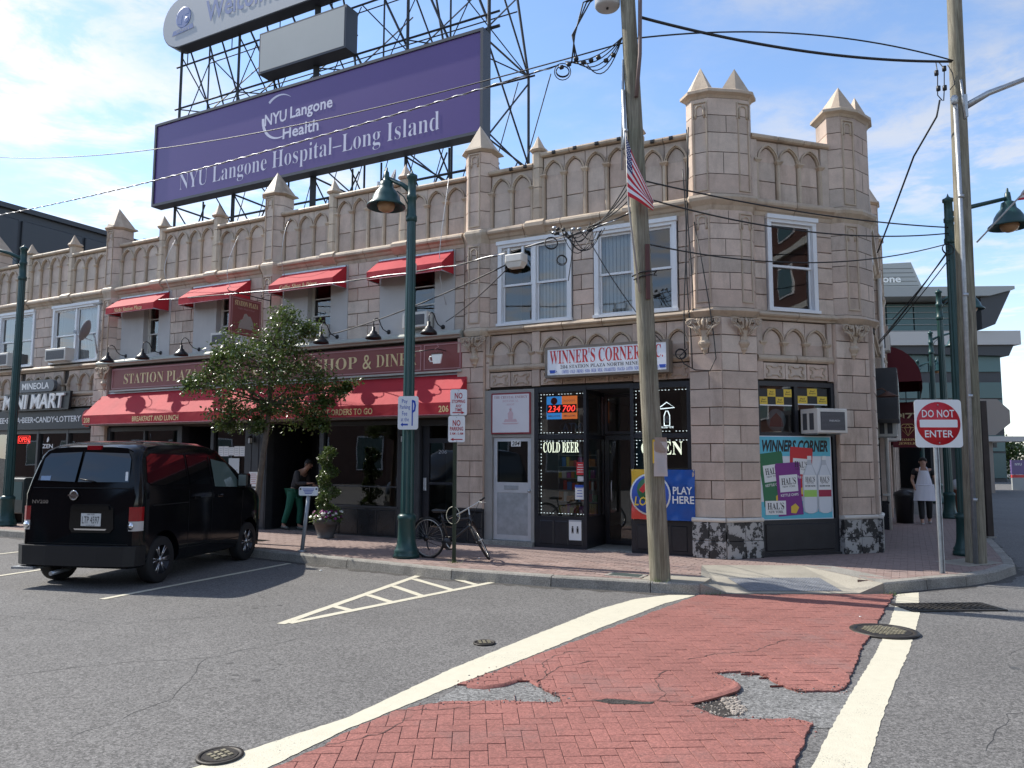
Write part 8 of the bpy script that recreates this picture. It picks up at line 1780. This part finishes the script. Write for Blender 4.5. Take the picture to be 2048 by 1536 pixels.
# steering turned hard: fork, wheel and bars follow the turned axis
inv = Matrix.Rotation(-math.atan2(bd_.y, bd_.x), 3, 'Z'); toL = lambda p: inv @ (Vector(p)-R0)
fc = toL((-.53, 12.62, .485)); ftop = toL((-.775, 12.75, .79)); wdir = (toL((-.36, 12.53, .16)) - toL((-.72, 12.72, .80))).normalized(); view = (inv @ Vector((-.53, 12.6, -1.3))).normalized()
ax = wdir.cross((view + inv @ Vector((.10, 0, 0))).normalized()).normalized(); ax = ax if ax.z > 0 else -ax
bwheel(fc, ax)
for sg in (-1, 1): tb('fork_blade', [HB, fc - wdir*.36 + ax*.05*sg, fc + ax*.05*sg], .013)
tb('steerer', [HB, HT_, HT_+Vector((-.03, 0, .16))], .013, BSIL); hc = HT_+Vector((-.03, 0, .16)); tb('handlebar', [hc-ax*.32+Vector((-.05, 0, -.02)), hc-ax*.14, hc+Vector((0, 0, .0)), hc+ax*.14, hc+ax*.32+Vector((-.05, 0, .0))], .013, BSIL)
for sg in (-1, 1): tb('grip', [hc+ax*.24*sg+Vector((-.03, 0, 0)), hc+ax*.36*sg+Vector((-.06, 0, 0))], .019, RUBBER); tb('brake_lever', [hc+ax*.2*sg, hc+ax*.26*sg+Vector((.07, 0, -.03))], .006, BSIL, 5)
tb('cable_lock', [toL((-.96, 12.55, 1.0))+Vector((.13*math.cos(a_), 0, .14*math.sin(a_)-.1)) for a_ in [2*PI*i/20 for i in range(21)]], .006, mat('lock_clear', (.6, .58, .45), .3), 5); tb('brake_cable', [hc+ax*.2, hc+Vector((.12, .05, .0)), HT_+Vector((.02, 0, -.02))], .004, CABLE, 4)
# ------------------------------------------------------------------ people
SKIN = mat('skin', (.42, .24, .17), .55); HAIR = mat('hair_dark', (.015, .012, .01), .7)
def skin_mesh(joints, edges, radii, sub=2, m=None, root=0):
    me = bpy.data.meshes.new('sk'); names = list(joints); idx = {n: i for i, n in enumerate(names)}; me.from_pydata([joints[n] for n in names], [(idx[a], idx[b_]) for a, b_ in edges], [])
    o = bpy.data.objects.new('sk', me); md = o.modifiers.new('s', 'SKIN'); md.use_smooth_shade = True; md.branch_smoothing = .6
    bm = bmesh.new(); bm.from_mesh(me); bm.verts.layers.skin.verify(); bm.to_mesh(me); bm.free()
    sv = me.skin_vertices[0].data
    for n, i in idx.items(): r = radii[n]; sv[i].radius = r if isinstance(r, tuple) else (r, r); sv[i].use_root = (i == root)
    s2 = o.modifiers.new('u', 'SUBSURF'); s2.levels = sub; s2.render_levels = sub
    out = only([o], None)
    if m: out.materials.clear(); out.materials.append(m)
    for p in out.polygons: p.use_smooth = True
    return out
def human(root, J, shirt, pants, shoes, sleeve='elbow', hairlen=.0, skin=SKIN, longsleeve=False):
    """J: joints in the person's own space (x right-to-left, -y forward, z up)"""
    E_ = [('pelvis', 'waist'), ('waist', 'chest'), ('chest', 'neck'), ('neck', 'chin'), ('chin', 'crown')]
    Rd = dict(pelvis=(.14, .11), waist=(.14, .10), chest=(.16, .11), neck=.055, chin=.075, crown=.085)
    JJ = {k: J[k] for k in ('pelvis', 'waist', 'chest', 'neck', 'chin', 'crown')}
    for s_ in 'lr':
        E_ += [('chest', 'sh'+s_), ('sh'+s_, 'el'+s_), ('el'+s_, 'wr'+s_), ('wr'+s_, 'pm'+s_), ('pelvis', 'hp'+s_), ('hp'+s_, 'kn'+s_), ('kn'+s_, 'an'+s_), ('an'+s_, 'to'+s_)]
        for k in ('sh', 'el', 'wr', 'hp', 'kn', 'an', 'to'): JJ[k+s_] = J[k+s_]
        wr, el = Vector(J['wr'+s_]), Vector(J['el'+s_]); d = (wr-el).normalized(); JJ['pm'+s_] = tuple(wr+d*.085)
        Rd.update({'sh'+s_: .065, 'el'+s_: .045, 'wr'+s_: .032, 'pm'+s_: (.038, .022), 'hp'+s_: .095, 'kn'+s_: .062, 'an'+s_: .042, 'to'+s_: .035})
        side = d.cross(Vector((0, 0, 1))); side = side.normalized() if side.length > .1 else Vector((0, 1, 0)); fw2 = Vector((0, -1, 0)); fw2 = (fw2 - d*fw2.dot(d)).normalized()
        for i in range(4):     # fingers
            a = Vector(JJ['pm'+s_]) + fw2*(.024-.016*i); ln = (.07, .08, .075, .06)[i]; k1, k2 = 'f%d%s' % (i, s_), 'g%d%s' % (i, s_); JJ[k1] = tuple(a + d*ln*.5); JJ[k2] = tuple(a + d*ln*.85 + side*(.02 if s_ == 'l' else -.02)); E_ += [('pm'+s_, k1), (k1, k2)]; Rd[k1] = .009; Rd[k2] = .007
        th = Vector(J['wr'+s_]) + d*.03 + fw2*.035; JJ['t'+s_] = tuple(th); JJ['u'+s_] = tuple(th + d*.045 + fw2*.015); E_ += [('wr'+s_, 't'+s_), ('t'+s_, 'u'+s_)]; Rd['t'+s_] = .011; Rd['u'+s_] = .008
    put('body', skin_mesh(JJ, E_, Rd, 2, skin), root)
    # clothes: slightly larger shells over torso and limbs
    T_ = {k: J[k] for k in ('pelvis', 'waist', 'chest')}; T_['nk'] = tuple(Vector(J['chest']).lerp(Vector(J['neck']), .55)); TE = [('pelvis', 'waist'), ('waist', 'chest'), ('chest', 'nk')]; TR_ = dict(pelvis=(.165, .135), waist=(.165, .128), chest=(.18, .13), nk=.075)
    for s_ in 'lr':
        T_['sh'+s_] = J['sh'+s_]; e = Vector(J['sh'+s_]).lerp(Vector(J['el'+s_]), .6); T_['mid'+s_] = tuple(e); TE += [('chest', 'sh'+s_), ('sh'+s_, 'mid'+s_)]; TR_['sh'+s_] = .082; TR_['mid'+s_] = .068
        if longsleeve: T_['el'+s_] = J['el'+s_]; T_['wr'+s_] = tuple(Vector(J['el'+s_]).lerp(Vector(J['wr'+s_]), .9)); TE += [('mid'+s_, 'el'+s_), ('el'+s_, 'wr'+s_)]; TR_['el'+s_] = .058; TR_['wr'+s_] = .045
    put('shirt', skin_mesh(T_, TE, TR_, 2, shirt), root)
    G = {'pelvis': J['pelvis']}; GE = []; GR = dict(pelvis=(.16, .13))
    for s_ in 'lr':
        G['hp'+s_] = J['hp'+s_]; G['kn'+s_] = J['kn'+s_]; G['an'+s_] = tuple(Vector(J['kn'+s_]).lerp(Vector(J['an'+s_]), .93)); GE += [('pelvis', 'hp'+s_), ('hp'+s_, 'kn'+s_), ('kn'+s_, 'an'+s_)]; GR.update({'hp'+s_: .112, 'kn'+s_: .082, 'an'+s_: .068})
        an, to = Vector(J['an'+s_]), Vector(J['to'+s_]); d = (to-an); d.z = 0; d.normalize(); b0 = an - d*.05; q = {'h': tuple(b0+Vector((0, 0, -.03))), 'm': tuple(an+d*.06+Vector((0, 0, -.045))), 't': tuple(an+d*.17+Vector((0, 0, -.055)))}
        put('shoe', skin_mesh(q, [('h', 'm'), ('m', 't')], dict(h=(.042, .04), m=(.045, .035), t=(.042, .025)), 2, shoes), root)
    put('trousers', skin_mesh(G, GE, GR, 2, pants), root)
    ch, cw = Vector(J['chin']), Vector(J['crown']); c = ch.lerp(cw, .5); up_ = (cw-ch).normalized(); f_ = Vector(J.get('face', (0, -1, 0))).normalized(); f_ = (f_-up_*f_.dot(up_)).normalized(); sx = f_.cross(up_)
    P_ = lambda a, b_, d: c + sx*a + f_*b_ + up_*d
    b = MB(); b.tube([P_(0, .082, .03), P_(0, .108, -.015), P_(0, .09, -.028)], [.010, .017, .012], 6); b.build('nose', skin, root)
    for s_ in (-1, 1): MB().lathe([(0, -.006), (.011, 0), (0, .006)], 8, P_(.032*s_, .085, .028), axis=f_).build('eye', mat('eye_dark', (.03, .02, .02), .3), root); MB().tube([P_(.083*s_, .0, .03), P_(.09*s_, -.01, .0), P_(.083*s_, .0, -.03)], [.008, .016, .008], 6).build('ear', skin, root); MB().tube([P_(.015*s_, .094, .05), P_(.05*s_, .084, .052)], .006, 5).build('eyebrow', HAIR, root)
    MB().tube([P_(-.026, .083, -.062), P_(0, .09, -.064), P_(.026, .083, -.062)], .007, 5).build('mouth', mat('lip', (.25, .09, .08), .5), root)
    hb_ = MB(); vs = []; n, mm = 14, 6
    for j in range(mm+1):
        ph = PI/2*j/mm*1.12
        for i in range(n): a_ = 2*PI*i/n; dz = math.cos(ph); rr2 = math.sin(ph); fx = math.cos(a_)*rr2; fy = math.sin(a_)*rr2; low = max(0, fy)*.05 if dz < .5 else 0; vs.append(P_(fx*.096, fy*.106-.012, dz*.105+.025+low - hairlen*(1 if j == mm and fy < .3 else 0)))
    hb_.add(vs, [(j*n+i, j*n+(i+1) % n, (j+1)*n+(i+1) % n, (j+1)*n+i) for j in range(mm) for i in range(n)], True); hb_.build('hair', HAIR, root)
t = thing('person', 'man in a black shirt and long white apron walking up the shaded side sidewalk', 'person', (10.80, 20.0, .15), -.42)
Jm = dict(pelvis=(0, 0, .92), waist=(0, .0, 1.06), chest=(0, .01, 1.29), neck=(0, 0, 1.46), chin=(0, -.015, 1.54), crown=(0, -.005, 1.66), shl=(.19, .01, 1.40), ell=(.27, .03, 1.13), wrl=(.28, -.10, .94), shr=(-.19, .01, 1.40), elr=(-.27, .04, 1.13), wrr=(-.24, -.14, .97), hpl=(.09, 0, .88), knl=(.10, -.06, .48), anl=(.10, .08, .09), tol=(.10, -.06, .04), hpr=(-.09, 0, .88), knr=(-.09, -.10, .49), anr=(-.09, -.18, .07), tor=(-.09, -.32, .04))
human(t, Jm, mat('shirt_black', (.012, .012, .014), .8), mat('trousers_black', (.010, .010, .012), .8), mat('shoe_pale', (.35, .33, .31), .6))
APR = mat('apron_white', (.70, .70, .76), .8)
def apron(w0, w1, z0, z1, bulge, flare):
    b = MB(); vs = []; nx, nz = 12, 12
    for j in range(nz+1):
        f = j/nz; z = z1+(z0-z1)*f; w = w0+(w1-w0)*f
        for i in range(nx+1): x = -1+2*i/nx; vs.append((x*w, -(bulge*math.sqrt(max(0, 1-(x*.85)**2)) + flare*f + .012*math.sin(x*14+f*3)*f), z))
    b.add(vs, [(j*(nx+1)+i, j*(nx+1)+i+1, (j+1)*(nx+1)+i+1, (j+1)*(nx+1)+i) for j in range(nz) for i in range(nx)], True); return b
apron(.11, .20, .98, 1.38, .165, .02).build('apron_bib', APR, t); apron(.23, .27, .60, 1.02, .20, .05).build('apron_skirt', APR, t)
for s_ in (-1, 1): MB().tube([(.10*s_, -.15, 1.37), (.075*s_, -.06, 1.46), (.05*s_, .06, 1.47)], .012, 5).build('apron_strap', APR, t)
MB().tube([(.23*math.cos(a_), -.02+.19*math.sin(a_), 1.0) for a_ in [2*PI*i/24 for i in range(25)]], .014, 5, cap=False).build('apron_string', APR, t)
t = thing('person', 'person in dark top and green trousers leaning in the dark diner doorway', 'person', PW('f', -5.75, -.25, .165), FA + PI/2)
Jw = dict(pelvis=(0, .10, .90), waist=(0, .06, 1.04), chest=(0, -.10, 1.26), neck=(0, -.22, 1.40), chin=(0, -.30, 1.45), crown=(0, -.33, 1.57), shl=(.17, -.12, 1.34), ell=(.21, -.12, 1.06), wrl=(.15, -.36, 1.02), shr=(-.17, -.12, 1.34), elr=(-.21, -.18, 1.07), wrr=(-.12, -.42, 1.08), hpl=(.09, .10, .86), knl=(.10, .0, .48), anl=(.10, .04, .08), tol=(.10, -.10, .04), hpr=(-.09, .10, .86), knr=(-.10, .18, .47), anr=(-.10, .34, .10), tor=(-.10, .22, .03))
human(t, Jw, mat('top_dark', (.035, .033, .035), .8), mat('trousers_green', (.006, .10, .065), .8), mat('shoe_grey', (.12, .13, .12), .7), longsleeve=True, hairlen=.05)
# litter by the kerb, planter by the mini mart
rnd = random.Random(21)
for i, (x, y, z, lab) in enumerate(((-.42, 11.86, .0, 'crumpled white paper in the gutter by the hatched triangle'), (6.0, 11.2, 0, 'white scrap of paper in the gutter at the right corner'), (-3.1, 12.55, 0, 'tiny white scrap on the asphalt near the kerb'), (-.55, 12.95, .15, 'white bottle cap on the brick paving by the bicycle'), (4.0, 8.9, 0, 'tiny dark scrap on the red crosswalk'))):
    r_ = (.045, .05, .02, .018, .012)[i]; b = MB(); vs = []
    for j in range(5):
        for k in range(6): a_ = 2*PI*k/6; ph = PI*j/4; rr2 = r_*rnd.uniform(.6, 1.1); vs.append((rr2*math.sin(ph)*math.cos(a_)*1.3, rr2*math.sin(ph)*math.sin(a_), r_*.5+rr2*.55*math.cos(ph)))
    b.add(vs, [(j*6+k, j*6+(k+1) % 6, (j+1)*6+(k+1) % 6, (j+1)*6+k) for j in range(4) for k in range(6)]); o = b.build('litter', WHITEP, None, None, (x, y, z+(.033 if i == 4 else 0))); tag(o, lab, 'litter', 'bits of litter')
t = thing('news_box', 'dark newspaper box on the sidewalk by the mini mart, half hidden by the van', 'newspaper box', PW('f', -13.2, 1.6, .15), FA)
MB().rbox(-.3, .3, -.25, .25, .25, 1.15, .03).build('cabinet', mat('box_dark', (.02, .03, .03), .4), t); MB().box(-.22, .22, -.257, -.251, .6, 1.05).build('window', HG, t)
for x in (-.25, .21): MB().box(x, x+.04, -.2, .2, 0, .249).build('leg', BLACKM, t)
